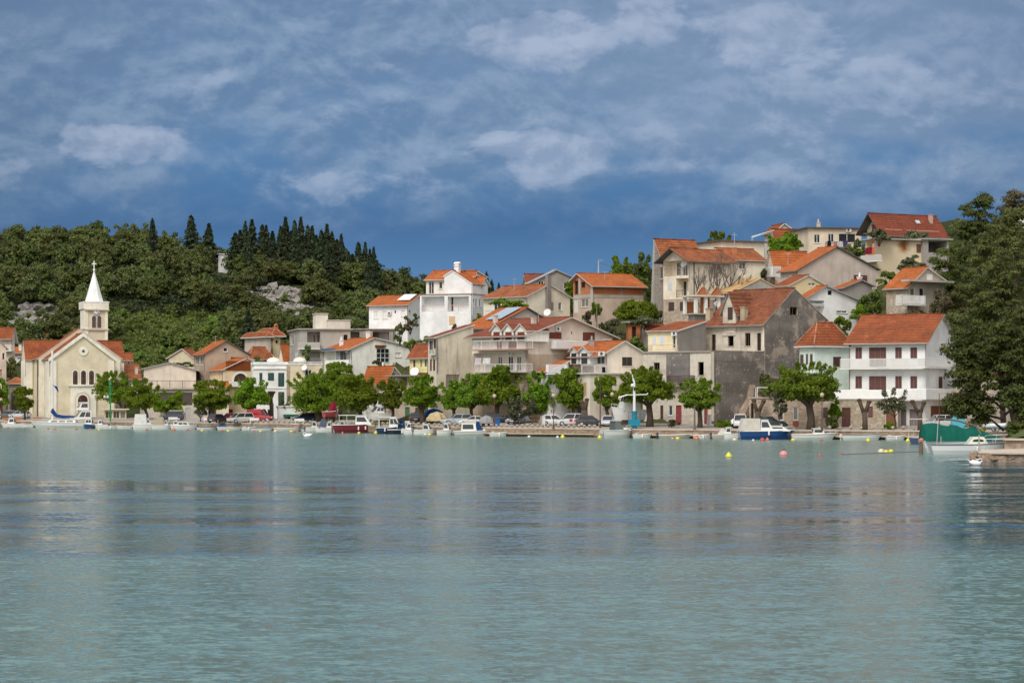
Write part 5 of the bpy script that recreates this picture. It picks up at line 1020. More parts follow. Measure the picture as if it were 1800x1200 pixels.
# ------------------------------------------------------------------ vegetation
def leafmesh(name, clumps, size, mat, seed=0, flat=.0, aspect=1.5, inner=.55, rn=.5):
    rg = np.random.RandomState(seed); C_, D_ = [], []
    for (x, y, z, rx, ry, rz, n) in clumps:
        n = int(n); v = rg.normal(size=(n, 3)); v /= np.linalg.norm(v, axis=1)[:, None]; v[:, 2] = np.where(v[:, 2] < -.35, -v[:, 2]*.6, v[:, 2])
        r = rg.uniform(inner, 1.08, n)[:, None]; C_.append(np.array([x, y, z])+v*r*np.array([rx, ry, rz])); D_.append(v)
    C_ = np.concatenate(C_); D_ = np.concatenate(D_); n = len(C_)
    nn = D_+rg.normal(size=(n, 3))*rn+np.array([0, 0, flat]); nn /= np.linalg.norm(nn, axis=1)[:, None]
    t = np.cross(nn, rg.normal(size=(n, 3))); t /= np.linalg.norm(t, axis=1)[:, None]; b_ = np.cross(nn, t)
    s = (rg.uniform(.6, 1.35, n)*size)[:, None]/2
    V = np.stack([C_-t*s*aspect, C_-b_*s*.8, C_+t*s*aspect, C_+b_*s*.8], 1).reshape(-1, 3)
    me = bpy.data.meshes.new(name); me.vertices.add(4*n); me.vertices.foreach_set('co', V.ravel().astype(np.float32))
    me.loops.add(4*n); me.loops.foreach_set('vertex_index', np.arange(4*n, dtype=np.int32)); me.polygons.add(n)
    me.polygons.foreach_set('loop_start', np.arange(0, 4*n, 4, dtype=np.int32)); me.polygons.foreach_set('loop_total', np.full(n, 4, dtype=np.int32))
    me.materials.append(mat); me.update(calc_edges=True); me.validate(); return me
def mobj(name, me, parent=None):
    o = bpy.data.objects.new(name, me); COL.objects.link(o); o.parent = parent; return o
def branchy(mb, p, d, L, r, depth, rg, n=5, spread=.6, up=.15, seg=2):
    pts = [Vector(p)]; rad = [r]; q = Vector(p); dd = Vector(d)
    for i in range(seg):
        dd = (dd+Vector((rg.uniform(-.2, .2), rg.uniform(-.2, .2), rg.uniform(-.05, .15)))).normalized(); q = q+dd*L/seg; pts.append(q.copy()); rad.append(r*(1-.4*(i+1)/seg))
    mb.tube(pts, rad, n if depth > 1 else 4, caps=False)
    if depth > 0:
        for k in range(3 if depth > 1 else 4):
            nd = (dd+Vector((rg.uniform(-1, 1), rg.uniform(-1, 1), rg.uniform(-.2, .8)))*spread+Vector((0, 0, up))).normalized()
            st = pts[-1] if k < 2 else pts[-2].lerp(pts[-1], rg.uniform(.2, .9)); branchy(mb, st, nd, L*rg.uniform(.6, .8), r*.55, depth-1, rg, n, spread, up, seg)
LEAF_M = leaf((.070, .135, .007), (.225, .315, .016), .45); LEAF_Y = leaf((.065, .12, .010), (.20, .27, .018), .38); LEAF_O = leaf((.06, .075, .035), (.15, .16, .08), .25)
LEAF_P = leaf((.050, .070, .016), (.150, .168, .042), .22); LEAF_PD = leaf((.034, .052, .010), (.100, .118, .022), .2); LEAF_C = leaf((.018, .033, .016), (.052, .072, .030), .15); LEAF_S = leaf((.055, .10, .016), (.16, .21, .04), .28); LEAF_B = leaf((.07, .06, .03), (.14, .12, .06), .2)
def crown_clumps(W, H, D, seed, k, shoots=0, flatb=.45, n=70, cr=.21):
    """uneven crown: clumps spread in a dome W x D x H around the origin (z from 0 to H)"""
    rg = random.Random(seed); out = []
    while len(out) < k:
        x, y, z = rg.uniform(-1, 1), rg.uniform(-1, 1), rg.uniform(-flatb, 1)
        zz = z if z > 0 else z/flatb
        rr = x*x+y*y+zz*zz
        if rr > 1 or rr < .18: continue
        s_ = rg.uniform(.7, 1.3)*cr
        out.append((x*W/2*(1-s_), y*D/2*(1-s_), (z+flatb)/(1+flatb)*H*(1-s_*.8), s_*W/1.6, s_*D/1.6, s_*H/1.25, n*s_/cr))
    for i in range(shoots):
        a_ = rg.uniform(0, 6.28); r_ = rg.uniform(.1, .85); x, y = math.cos(a_)*r_*W/2, math.sin(a_)*r_*D/2; zt_ = H*(.30+.62*math.sqrt(max(0, 1-r_*r_)))
        for q in range(3): out.append((x+x*.08*q, y+y*.08*q, zt_+q*.3, .42-.07*q, .42-.07*q, .36, 26))
    return out
def street_tree(label, u, Y, uL, uR, vT, vB, mat=LEAF_M, seed=1, trunk=.24, k=26, shoots=12, name='mulberry_tree', cat='tree', size=.28, vbase=None, fork=True, n=150, group=None, hide=False):
    if name == 'mulberry_tree': vB -= 6; q_ = (uR-uL)*.04; uL -= q_; uR += q_
    x = px(u, Y); z0 = gz(x, Y)-.05; root = thing(name, label, cat, (x, Y, z0), 0, group)
    W = (uR-uL)/FPX*Y; zt_, zb_ = pz(vT, Y)-z0, pz(vB, Y)-z0; H = zt_-zb_; cx = px((uL+uR)/2, Y)-x
    rg = random.Random(seed*7+1); mb = MB(); hf = zb_+H*.15
    mb.tube([(0, 0, -.3), (.06, 0, hf*.35), (cx*.25+rg.uniform(-.15, .15), 0, hf*.75)], [trunk*1.35, trunk, trunk*.9], 8)
    for q in range(5 if fork else 3):
        a_ = q*1.3+rg.uniform(0, .6); e = Vector((cx+math.cos(a_)*W*.30, math.sin(a_)*W*.25, zb_+H*rg.uniform(.45, .75))); s_ = Vector((cx*.25, 0, hf*.7)); mid = s_.lerp(e, .5)+Vector((math.cos(a_)*.25, 0, -.1))
        mb.tube([s_, mid, e], [trunk*.62, trunk*.4, trunk*.12], 6)
    mb.build('trunk', bark(), root, smooth=True)
    cl = [(a+cx, b, c+zb_, *r) for a, b, c, *r in crown_clumps(W, H, W*.85, seed, int(k*1.7), shoots, n=n)]
    mobj('crown', leafmesh('crown', cl, size, mat, seed), root); return root
st = street_tree
st('dark tree cut off by the left edge of the picture', 3, 432, -22, 19, 668, 722, LEAF_M, 1, shoots=4)
st('small spiky tree by the parked cars left of the church', 43, 420, 20, 61, 685, 728, LEAF_M, 2, trunk=.2, k=14, shoots=22)
st('dark green tree in front of the church right corner', 214, 416, 162, 232, 655, 712, LEAF_M, 3)
st('spreading green tree with a leaning trunk right of the glazed pavilion', 258, 405, 215, 279, 668, 728, LEAF_M, 4)
st('low round tree in front of the beige hall', 300, 402, 270, 325, 688, 732, LEAF_M, 5, k=18, shoots=6)
st('tree with a forked trunk in front of the peach house', 374, 386, 335, 408, 672, 726, LEAF_M, 6)
st('dense round tree with a thick trunk left of the green-shuttered house', 443, 382, 405, 474, 669, 724, LEAF_M, 7, trunk=.42)
st('largest dark tree of the promenade, right of the green-shuttered house', 560, 368, 508, 604, 650, 733, LEAF_M, 8, k=40, trunk=.5)
st('bushy tree rising behind the largest dark tree', 598, 374, 566, 630, 641, 690, LEAF_M, 9, k=22)
st('bright tree above the red-hulled boat', 634, 352, 587, 672, 662, 728, LEAF_M, 10, k=30, trunk=.34)
st('yellow-green tree left of the forked tree by the tarpaulined boats', 690, 352, 662, 716, 670, 724, LEAF_Y, 11, k=20)
st('tree with a clearly forked trunk beside the blue and yellow tarpaulins', 742, 340, 704, 777, 664, 724, LEAF_M, 12, k=24, trunk=.36)
st('small dark tree in front of the stained beige wall', 798, 338, 777, 818, 676, 727, LEAF_M, 13, k=14)
st('tree over the silver car, left half of the large central crown', 828, 334, 797, 862, 662, 724, LEAF_Y, 14, k=22)
st('tall central tree with the lamp before its trunk, below the white balconies', 871, 331, 836, 917, 647, 720, LEAF_M, 15, k=34, trunk=.42)
st('dense tree over the lattice fence, left of the promenade lamp', 940, 328, 914, 978, 656, 732, LEAF_M, 16, k=28)
st('leafy tree with small gaps over the white parked cars', 1012, 326, 972, 1034, 652, 722, LEAF_M, 17, k=26, trunk=.5)
st('low tree left of the white mast, beside the brown post', 1068, 320, 1040, 1092, 667, 722, LEAF_M, 18, k=18)
st('wide tree behind the white navigation mast', 1142, 308, 1086, 1186, 650, 712, LEAF_M, 19, k=32, trunk=.42)
st('small bright yellow-green tree in front of the lower ruin', 1230, 303, 1188, 1268, 672, 724, LEAF_Y, 20, k=24, trunk=.3)
st('large bright green tree in front of the mint-green house', 1425, 294, 1357, 1476, 641, 712, LEAF_Y, 21, k=40, trunk=.46)
st('hanging green creeper tree beside the stone doors', 1466, 297, 1452, 1482, 698, 738, LEAF_M, 22, k=9, shoots=0, trunk=.1, name='creeper_tree')
for (lab, u, Y, a_, b_, vt, vb_, m_, k, sz) in (
        ('sparse grey-green olive tree in front of the tall brown door', 1574, 293, 1538, 1602, 690, 728, LEAF_O, 16, .2),
        ('feathery grey olive bush behind the quay bollards, right of the central tree', 905, 322, 884, 925, 703, 742, LEAF_O, 14, .22),
        ('brownish olive tree beside the lattice fence', 935, 321, 915, 952, 703, 738, LEAF_O, 12, .22),
        ('thin olive tree against the pink stone wall', 1370, 295, 1352, 1390, 697, 725, LEAF_O, 9, .18),
        ('thin grey sapling in front of the lower green shutters', 496, 386, 484, 510, 697, 724, LEAF_O, 8, .22),
        ('sparse sapling left of the forked tree by the parked cars', 352, 388, 338, 368, 708, 735, LEAF_O, 7, .22)):
    st(lab, u, Y, a_, b_, vt, vb_, m_, seed=int(u), trunk=.09, k=k, shoots=4, name='olive_tree', size=sz, n=60, fork=True)
def bush(label, u, Y, uL, uR, vT, vB, mat=LEAF_S, k=10, size=.3, name='bush', cat='bush', n=90, seed=None, sink=True, group=None):
    x = px((uL+uR)/2, Y); zb_, zt_ = pz(vB, Y), pz(vT, Y); W = (uR-uL)/FPX*Y; root = thing(name, label, cat, (x, Y, zb_), 0, group); sd = seed or int(u*3+vT)
    mb = MB(); rg = random.Random(sd)
    for q in range(4): a_ = q*1.6; mb.tube([(0, 0, -.8), (math.cos(a_)*W*.2, math.sin(a_)*W*.2, (zt_-zb_)*.6)], [.09, .03], 5)
    mb.build('stem', bark(), root)
    mobj('foliage', leafmesh('foliage', crown_clumps(W, zt_-zb_, max(1.2, W*.7), sd, k, 0, .25, n, .22), size, mat, sd), root); return root
for q in (('clipped round green bush on the slope below the brick house', 1120, 358, 1077, 1162, 523, 562, LEAF_M, 60), ('ivy-covered column in front of the half-built brick house', 1047, 364, 1037, 1059, 519, 556, LEAF_M, 9),
          ('reddish brown shrub under the ivy column', 1030, 360, 1014, 1042, 541, 572, LEAF_B, 8), ('grey olive shrub on the slope left of the brick shed', 1082, 352, 1058, 1106, 553, 600, LEAF_O, 16), ('dark shrub between the apartment house gable and the olive shrub', 1060, 356, 1040, 1082, 566, 602, LEAF_P, 12),
          ('bushes above the cream gabled house roof', 1120, 345, 1092, 1140, 588, 618, LEAF_S, 14), ('dark bush left of the stone-based cream house', 1160, 358, 1146, 1170, 545, 566, LEAF_P, 8), ('grey-green low hedge below the round bush', 1130, 350, 1100, 1166, 552, 570, LEAF_O, 14),
          ('vine canopy over the terrace of the cream house', 893, 366, 858, 930, 521, 541, LEAF_Y, 18), ('plants in a planter beside the tall white house', 842, 376, 829, 854, 550, 566, LEAF_Y, 7), ('dark garden bush below the tall white house', 722, 392, 706, 738, 592, 612, LEAF_M, 8), ('low hedge behind the yellow-balconied house', 745, 388, 730, 760, 590, 602, LEAF_S, 6),
          ('dry brown planted terrace left of the tall white house', 722, 398, 704, 738, 562, 580, LEAF_B, 8), ('banana-leaved garden shrub beside the white solar house', 716, 404, 706, 726, 552, 572, LEAF_S, 6), ('garden shrub leaning on the tall white house wall', 732, 400, 724, 740, 548, 566, LEAF_S, 5),
          ('climber on the concrete block balcony', 538, 408, 530, 548, 598, 634, LEAF_S, 7), ('grey shrub below the nine-pane window', 660, 396, 640, 686, 632, 662, LEAF_O, 14), ('small plant against the lower loggia of the tall white house', 798, 376, 791, 808, 568, 578, LEAF_O, 4),
          ('flowering shrub at the foot of the dark ruin wall', 1272, 303, 1254, 1290, 735, 752, LEAF_M, 10), ('tall shrub in front of the stone ground floor', 1464, 293, 1447, 1480, 726, 754, LEAF_P, 10), ('round dark bush left of the brown stump by the garage', 1565, 291, 1551, 1580, 738, 754, LEAF_M, 9), ('ivy clump on top of the pink stone wall', 1352, 304, 1331, 1372, 648, 690, LEAF_P, 14), ('yellow vine on the white pergola frame', 1365, 301, 1332, 1394, 672, 688, LEAF_Y, 9),
          ('green tree crown behind the mint-green hip roof', 1472, 325, 1447, 1502, 548, 592, LEAF_M, 16), ('shrubbery between the white house and the stone house', 1530, 342, 1500, 1560, 502, 562, LEAF_S, 26), ('dark shrubs under the stone house balcony', 1605, 324, 1572, 1636, 534, 566, LEAF_B, 14), ('brown shrub beside the stone house by the pines', 1650, 322, 1630, 1675, 500, 566, LEAF_B, 20),
          ('shrubs in front of the dark red chalet', 1545, 371, 1516, 1575, 398, 424, LEAF_O, 14), ('shrubs on the flat roof edge right of the chimney flue', 1610, 378, 1585, 1634, 400, 424, LEAF_O, 12), ('dark bush left of the flat-roofed cream house', 1502, 380, 1482, 1524, 418, 452, LEAF_P, 12), ('olive bush under the rust-stained wall', 1600, 362, 1575, 1632, 446, 482, LEAF_O, 14),
          ('green hedge below the rust-stained house', 1562, 352, 1540, 1590, 474, 502, LEAF_S, 14), ('dark shrub beside the white wrought balcony', 1345, 362, 1336, 1354, 462, 492, LEAF_P, 6), ('weeds at the foot of the lower ruin', 1180, 305, 1160, 1200, 738, 748, LEAF_B, 6), ('bush left of the small beige house by the church', 14, 462, 0, 36, 622, 664, LEAF_P, 14), ('bush behind the orange-roofed shed by the church', 32, 470, 14, 42, 640, 670, LEAF_M, 10), ('green bush beside the beige gable hall', 326, 446, 300, 345, 633, 646, LEAF_S, 8), ('bush between the orange hip roof and the igloo shades', 450, 432, 440, 470, 624, 640, LEAF_S, 7),
          ('ivy on the stone retaining wall below the white solar house', 705, 398, 690, 716, 566, 600, LEAF_P, 8), ('bushes on the slope behind the boxy roof room', 640, 446, 604, 652, 556, 582, LEAF_P, 22), ('dark shrub behind the bright white house wall', 1500, 338, 1490, 1540, 535, 568, LEAF_M, 10)):
    lab, u, Y, a_, b_, vt, vb_, m_, k = q; bush(lab, u, Y, a_, b_, vt, vb_, m_, k)
for lab, u, Y, a_, b_, vt, vb_, m_, k, nm in (
        ('tall leafy tree behind the half-built brick house', 1086, 402, 1060, 1118, 452, 524, LEAF_M, 24, 'tree'), ('tree with a pale green crown beside the stone house', 1128, 398, 1102, 1158, 447, 525, LEAF_S, 26, 'tree'), ('dark fan-leaved tree under the stone house', 1152, 378, 1132, 1168, 488, 552, LEAF_P, 14, 'tree'),
        ('bright green tree in front of the hilltop glazed porch', 1380, 384, 1344, 1418, 413, 450, LEAF_M, 26, 'tree'), ('yellow-green tree peeping over the old orange roof', 1262, 386, 1236, 1288, 412, 450, LEAF_Y, 14, 'tree'), ('green tree right of the dark grey gable', 1004, 398, 990, 1018, 498, 550, LEAF_M, 12, 'tree')):
    x = px(u, Y); st(lab, u, Y, a_, b_, vt, vb_, m_, seed=int(u), k=k, shoots=6, name=nm, size=.34)
# pines on the right bank: each crown is a set of layered puffs
def pine(label, u, vb_, Y, ells, mat, seed, size=.20, dens=1.0, name='pine_tree', tz=None):
    x = px(u, Y); z0 = gz(x, Y)-.3 if tz is None else tz; root = thing(name, label, 'tree', (x, Y, z0)); rg = random.Random(seed); cl = []
    mb = MB(); top_v = min(e[1] for e in ells); tu = sum(e[0] for e in ells)/len(ells); zt_ = pz(top_v, Y)-z0
    mb.tube([(0, 0, -.5), (px((u*2+tu)/3, Y)-x, 0, zt_*.4), (px(tu, Y)-x, 0, zt_)], [.38, .28, .1], 8)
    for (eu, ev, ru, rv) in ells:
        cx, cz, rx, rz = px(eu, Y)-x, pz(ev, Y)-z0, ru/FPX*Y, rv/FPX*Y; k = int(12+rx*rz*2.3*dens)
        mb.tube([(px((u+tu)/2, Y)-x, 0, max(.5, min(zt_*.8, cz-rz))), (cx, rg.uniform(-1, 1), cz)], [.16, .05], 5)
        for i in range(k):
            a_, b_, c_ = rg.gauss(0, 1), rg.gauss(0, 1), rg.gauss(0, 1); L = math.sqrt(a_*a_+b_*b_+c_*c_); r_ = rg.uniform(.45, .98)
            s_ = rg.uniform(.55, 1.15); dy_ = min(rx, 4.5)
            cl.append((cx+a_/L*r_*rx, b_/L*r_*dy_, cz+c_/L*r_*rz, s_*1.1, s_*1.1, s_*.72, 165))
    mb.build('trunk', bark((.08, .06, .05)), root, smooth=True)
    mobj('crown', leafmesh('crown', cl, size, mat, seed, .35, 1.7, .45, .4), root); return root
pine('huge dark pine hanging over the green-covered boat', 1792, 775, 250, [(1735, 600, 62, 48), (1700, 668, 38, 52), (1762, 655, 62, 62), (1722, 722, 36, 34), (1798, 615, 62, 75), (1812, 690, 50, 40), (1690, 620, 30, 26), (1682, 715, 20, 22)], LEAF_PD, 31, dens=1.3)
pine('broad pine above the huge dark one at the right edge', 1765, 600, 288, [(1735, 520, 48, 55), (1790, 485, 55, 60), (1700, 572, 40, 32), (1770, 560, 60, 50)], LEAF_P, 32, dens=1.2)
pine('tall pine with an open top against the sky', 1722, 470, 334, [(1722, 372, 30, 32), (1700, 408, 26, 20), (1740, 402, 38, 26), (1718, 440, 42, 28)], LEAF_PD, 33)
pine('olive-brown pine crown in the top right corner of the slope', 1792, 420, 346, [(1794, 352, 30, 20), (1775, 372, 22, 14)], LEAF_B, 34)
pine('pine below the white house corner at the right edge', 1790, 470, 318, [(1785, 425, 45, 40), (1745, 450, 36, 34), (1820, 450, 50, 50)], LEAF_P, 35)
pine('light green tree beside the dark carport', 1672, 540, 345, [(1664, 452, 30, 28), (1690, 485, 32, 40), (1655, 500, 26, 26)], LEAF_S, 36, name='tree')
pine('olive-green tree left of the broad pine', 1690, 590, 326, [(1690, 530, 34, 34), (1668, 560, 24, 28), (1720, 560, 30, 34)], LEAF_P, 37)
pine('rounded pine filling the upper right slope', 1752, 540, 304, [(1762, 425, 44, 46), (1782, 385, 26, 20), (1735, 462, 34, 30)], LEAF_P, 41)
pine('pine beyond the right edge of the picture', 1860, 640, 280, [(1870, 560, 60, 90), (1850, 660, 50, 50)], LEAF_P, 38)
pine('thin young pine trunk wrapped in ivy on the grassy bank', 1792, 775, 236, [(1786, 700, 20, 20), (1800, 725, 18, 16), (1790, 762, 10, 22)], LEAF_PD, 39, size=.24)
bush('dark shrub at the bow of the green-covered boat', 1778, 214, 1764, 1796, 752, 796, LEAF_PD, 14, .2)
# wooded hill on the left: prototypes copied tree by tree
HG = 'trees of the wooded hill behind the church'
def proto_tree(name, lab, H, W, mats, seed, kind):
    root = thing(name, lab, 'tree', (0, 0, 0), 0, HG); rg = random.Random(seed); mb = MB()
    if kind == 'cyp':
        mb.tube([(0, 0, -.5), (0, 0, H*.5)], [.25, .1], 6); cl = []
        for i in range(26):
            f = i/25; r_ = W/2*(math.sin(math.pi*min(1, .15+f*.55))**.7 if f < .35 else (1-f)**.75*1.25)+.12
            for j in range(2): a_ = rg.uniform(0, 6.28); q = r_*rg.uniform(.1, .45); cl.append((math.cos(a_)*q, math.sin(a_)*q, .4+f*(H-.6), r_*.72, r_*.72, H*.05+.25, 44))
        me = leafmesh('crown', cl, .42, mats, seed, 0, 1.5, .6)
    else:
        mb.tube([(0, 0, -1), (rg.uniform(-.3, .3), 0, H*.4), (rg.uniform(-.5, .5), 0, H*.75)], [.3, .22, .08], 6)
        for q in range(4): a_ = q*1.6; mb.tube([(0, 0, H*.3), (math.cos(a_)*W*.3, math.sin(a_)*W*.3, H*.62)], [.14, .05], 5)
        hb = .22*H if kind == 'pine' else .02*H
        cl = [(a, b, c+hb, *r) for a, b, c, *r in crown_clumps(W, H-hb, W, seed, 30 if kind == 'pine' else 20, 0, .35, 85, .22)]
        me = leafmesh('crown', cl, .40, mats, seed, .3 if kind == 'pine' else 0, 1.5, .6, .33)
    mb.build('trunk', bark((.08, .065, .05)), root, smooth=True); mobj('crown', me, root); return root
PL = {'pine': 'rounded dark pine of the dense wood covering the left hill', 'scrub': 'bright green broadleaf scrub tree on the lower slope right of the church tower', 'yellow': 'pale yellow-green flowering tree beside the rocky scree', 'cyp': 'tall dark cypress spire along the skyline of the left hill'}
PR = {'pine': [proto_tree('pine_tree', PL['pine'], 7.5, 7.2+.4*i, (LEAF_P, LEAF_PD, LEAF_P, leaf((.05, .075, .02), (.13, .15, .04), .2))[i], 60+i, 'pine') for i in range(4)],
      'scrub': [proto_tree('scrub_tree', PL['scrub'], 4.2, 5.2, (leaf((.07, .13, .02), (.20, .27, .045), .3), leaf((.05, .085, .016), (.13, .17, .035), .25))[i], 70+i, 'scrub') for i in range(2)],
      'yellow': [proto_tree('flowering_tree', PL['yellow'], 5.5, 5.0, leaf((.09, .12, .03), (.24, .26, .09), .3), 80, 'scrub')],
      'cyp': [proto_tree('cypress_tree', PL['cyp'], 11, 2.9+.4*i, LEAF_C, 90+i, 'cyp') for i in range(2)]}
for k_, v_ in PR.items():
    for r_ in v_: CHILD[r_.name] = list(r_.children)
USED = set()
def plant(kind, x, y, s=1.0, sz=None, z=None, rg=random, label=None):
    pr_ = rg.choice(PR[kind]); z = gz(x, y)-.3 if z is None else z; sc_ = (s, s, sz or s); rz = rg.uniform(0, 6.28)
    if pr_.name not in USED:
        USED.add(pr_.name); pr_.location = (x, y, z); pr_.rotation_euler = (0, 0, rz); pr_.scale = sc_
        if label: pr_['label'] = label
        return pr_
    return copy_thing(pr_, (x, y, z), rz, sc_, label)
rg = random.Random(11)
def toppx(u, Y, h_):       # image row of a point h_ above the ground
    x = px(u, Y); return HV-(gz(x, Y)+h_-CAMZ)*FPX/Y
for (u, vt, wd) in ((268, 388, 1), (336, 382, 1.5), (367, 397, 1.5), (414, 412, 1.5), (422, 408, 1.3), (431, 392, .9), (443, 390, 1.3), (461, 398, 1.2), (468, 400, 1.1), (479, 410, 1.2), (493, 402, 1.1), (502, 387, 1.4), (518, 391, 1.1), (529, 387, 1.2), (541, 400, 1.2), (549, 402, 1.2), (565, 408, 1.2), (575, 400, 1.4), (584, 412, 1.1), (592, 424, 1.1), (600, 416, 1.0), (630, 429, 1.2), (642, 430, 1.0), (650, 442, 1.0), (657, 438, .9), (620, 452, 1.1), (690, 475, .9), (855, 484, 1.0), (864, 497, .9), (877, 503, .8), (512, 410, 1.2), (556, 418, 1.2), (437, 552, 1.3), (636, 470, 1.2), (663, 462, 1.0)):
    Y = 655 if vt < 480 else 600
    if u > 850: Y = 560
    if vt == 552: Y = 505
    x = px(u, Y); z = gz(x, Y)-.5; H = pz(vt, Y)-z
    if H < 6: H = 6+rg.random()*2; z = pz(vt, Y)-H
    plant('cyp', x, Y, wd*1.25, H/11, z, rg)
for i in range(26):
    u = rg.choice([rg.uniform(406, 480), rg.uniform(485, 610), rg.uniform(612, 668)]); Y = rg.uniform(628, 672); x = px(u, Y); z = gz(x, Y)-.5; vt = np.interp(u, [405, 440, 500, 560, 600, 640, 670], [412, 406, 402, 416, 432, 444, 456])+rg.uniform(4, 24); plant('cyp', x, Y, rg.uniform(1.1, 1.6), max(6, pz(vt, Y)-z)/11, z, rg)
ROCK = [(490, 543, 52, 28), (66, 572, 44, 24)]
cnt = 0; cand = []
for Y in np.arange(486, 702, 9.6):
    step = 6.0*FPX/Y
    for u in np.arange(-60+rg.uniform(0, 20), 905, step):
        uu_ = u+rg.uniform(-.3, .3)*step; YY = Y+rg.uniform(-4, 4); x = px(uu_, YY); zg = gz(x, YY); v = HV-(zg-CAMZ)*FPX/YY
        if any(((uu_-a)/(b+4))**2+((v-c)/(d_+4))**2 < 1 for a, c, b, d_ in ROCK): continue
        if (uu_ > 700 and YY < 560) or (370 < uu_ < 414 and 610 < YY < 675): continue
        if 190 < uu_ < 405 and v > 548: kind = 'scrub'
        elif uu_ < 200 and v > 560: kind = rg.choice(['scrub', 'pine'])
        elif 395 < uu_ < 440 and 540 < v < 600: kind = 'yellow'
        else: kind = 'pine'
        cand.append((uu_, YY, x, zg, v, kind))
vis = [q for q in cand if q[4] > 395 and -15 < q[0] < 790]; pines = [q for q in vis if q[5] == 'pine']; keep = set(id(q) for q in pines[:298]) | set(id(q) for q in vis if q[5] != 'pine')
for q in cand:
    (u, YY, x, zg, v, kind) = q
    if id(q) not in keep: continue
    s = rg.uniform(.86, 1.25) if kind != 'scrub' else rg.uniform(.65, 1.1); plant(kind, x, YY, s, s*rg.uniform(.85, 1.1), zg-.4, rg)
# the rest of the wood and the undergrowth as one mass
cl, cl2 = [], []
for (u, YY, x, zg, v, kind) in [q for q in cand if id(q) not in keep]:
    for j in range(7): a_ = rg.uniform(0, 6.28); q = rg.uniform(0, 2.2); cl.append((x+math.cos(a_)*q, YY+math.sin(a_)*q, zg+rg.uniform(1.2, 4.8), 1.5, 1.5, 1.2, 34))
for i in range(4600):
    u, Y = (rg.uniform(-80, 900), rg.uniform(470, 700)) if i < 2600 else (rg.uniform(170, 560), rg.uniform(466, 590)); x = px(u, Y); z = gz(x, Y); v = HV-(z-CAMZ)*FPX/Y
    if any(((u-a)/b)**2+((v-c)/d_)**2 < .9 for a, c, b, d_ in ROCK) or (u > 640 and Y < 520): continue
    s = rg.uniform(.7, 1.4); (cl2 if 185 < u < 415 and v > 552 else cl).append((x, Y, z+.4, s*1.5, s*1.5, s, 40))
mobj_ = mobj('undergrowth', leafmesh('undergrowth', cl, .5, leaf((.016, .027, .009), (.042, .058, .018), .12), 5, 0, 1.5, .5)); tag(mobj_, 'dense low green undergrowth filling the wooded hill between its trees', 'undergrowth', kind='stuff')  # filler leaves coloured dark to paint in the shade between the crowns
tag(mobj('scrubland', leafmesh('scrubland', cl2, .42, leaf((.065, .11, .02), (.18, .23, .045), .28), 8, 0, 1.5, .5)), 'bright green low scrub on the lower slope right of the church', 'scrubland', kind='stuff')
cl = []
for i in range(520):      # scrub on the village slope
    u = rg.uniform(640, 1800); Y = rg.uniform(335, 470); x = px(u, Y); z = gz(x, Y); s = rg.uniform(.4, .9); cl.append((x, Y, z+.15, s*1.3, s*1.3, s, 24))
tag(mobj('scrub', leafmesh('scrub', cl, .3, LEAF_P, 6)), 'low weeds and scrub growing between the hillside houses', 'scrub', kind='stuff')
# rocks
def rockmat():
    m, gg = newmat('limestone'); o = gg.n('ShaderNodeTexCoord').outputs['Object']; n1 = gg.noise(o, .5, 7, .7); n2 = gg.noise(o, 2.2, 5, .7)
    finish(gg, gg.mix(n2, (.14, .13, .12), (.42, .39, .365)), .95, n1, 1.0, .4, .1); return m
mb = MB(); rk = random.Random(9)
for (a, c, b, d_) in ROCK:
    for i in range(1500 if a > 200 else 900):
        th = rk.uniform(0, 6.28); q = math.sqrt(rk.random())*1.15; u = a+math.cos(th)*q*b; v = c+math.sin(th)*q*d_
        if math.sin(u*.13+v*.21)+math.sin(u*.27-v*.33+1)+math.sin(u*.05+v*.4)*.7 > .85: continue
        Y = 500
        for it in range(50):   # walk out until the ray meets the ground
            x = px(u, Y); zz = HV-(gz(x, Y)-CAMZ)*FPX/Y
            if zz <= v: break
            Y += 3
        z = gz(px(u, Y), Y); x = px(u, Y); s = rk.uniform(.3, .7)**1.0*(1.9 if rk.random() < .12 else 1); R_ = Matrix.Rotation(rk.uniform(0, 6.28), 3, Vector((rk.uniform(-1, 1), rk.uniform(-1, 1), 1)).normalized())
        base_ = [Vector(p) for p in ((-1, -1, -.8), (1, -1, -.8), (1, 1, -.8), (-1, 1, -.8), (-.7, -.6, .7), (.6, -.8, .9), (.8, .6, .6), (-.5, .7, .9))]
        vs = [R_ @ (p*s*rk.uniform(.7, 1.15)) for p in base_]
        mb.hexa([(x+p.x*1.2, Y+p.y, z+p.z*.9+.2) for p in vs])
for i, (u, v) in enumerate(((468, 540), (512, 552), (500, 528), (532, 540), (447, 556), (480, 562), (50, 566), (84, 580), (70, 560), (98, 566))):
    Y = 500
    while HV-(gz(px(u, Y), Y)-CAMZ)*FPX/Y > v and Y < 690: Y += 3
    plant('scrub', px(u, Y), Y-1.5, .42+.05*(i % 4), None, gz(px(u, Y), Y)-.2, rk)
tag(mb.build('rocks', rockmat()), 'pale grey limestone boulders scattered on the bare patches of the left hill', 'rocks', kind='stuff')
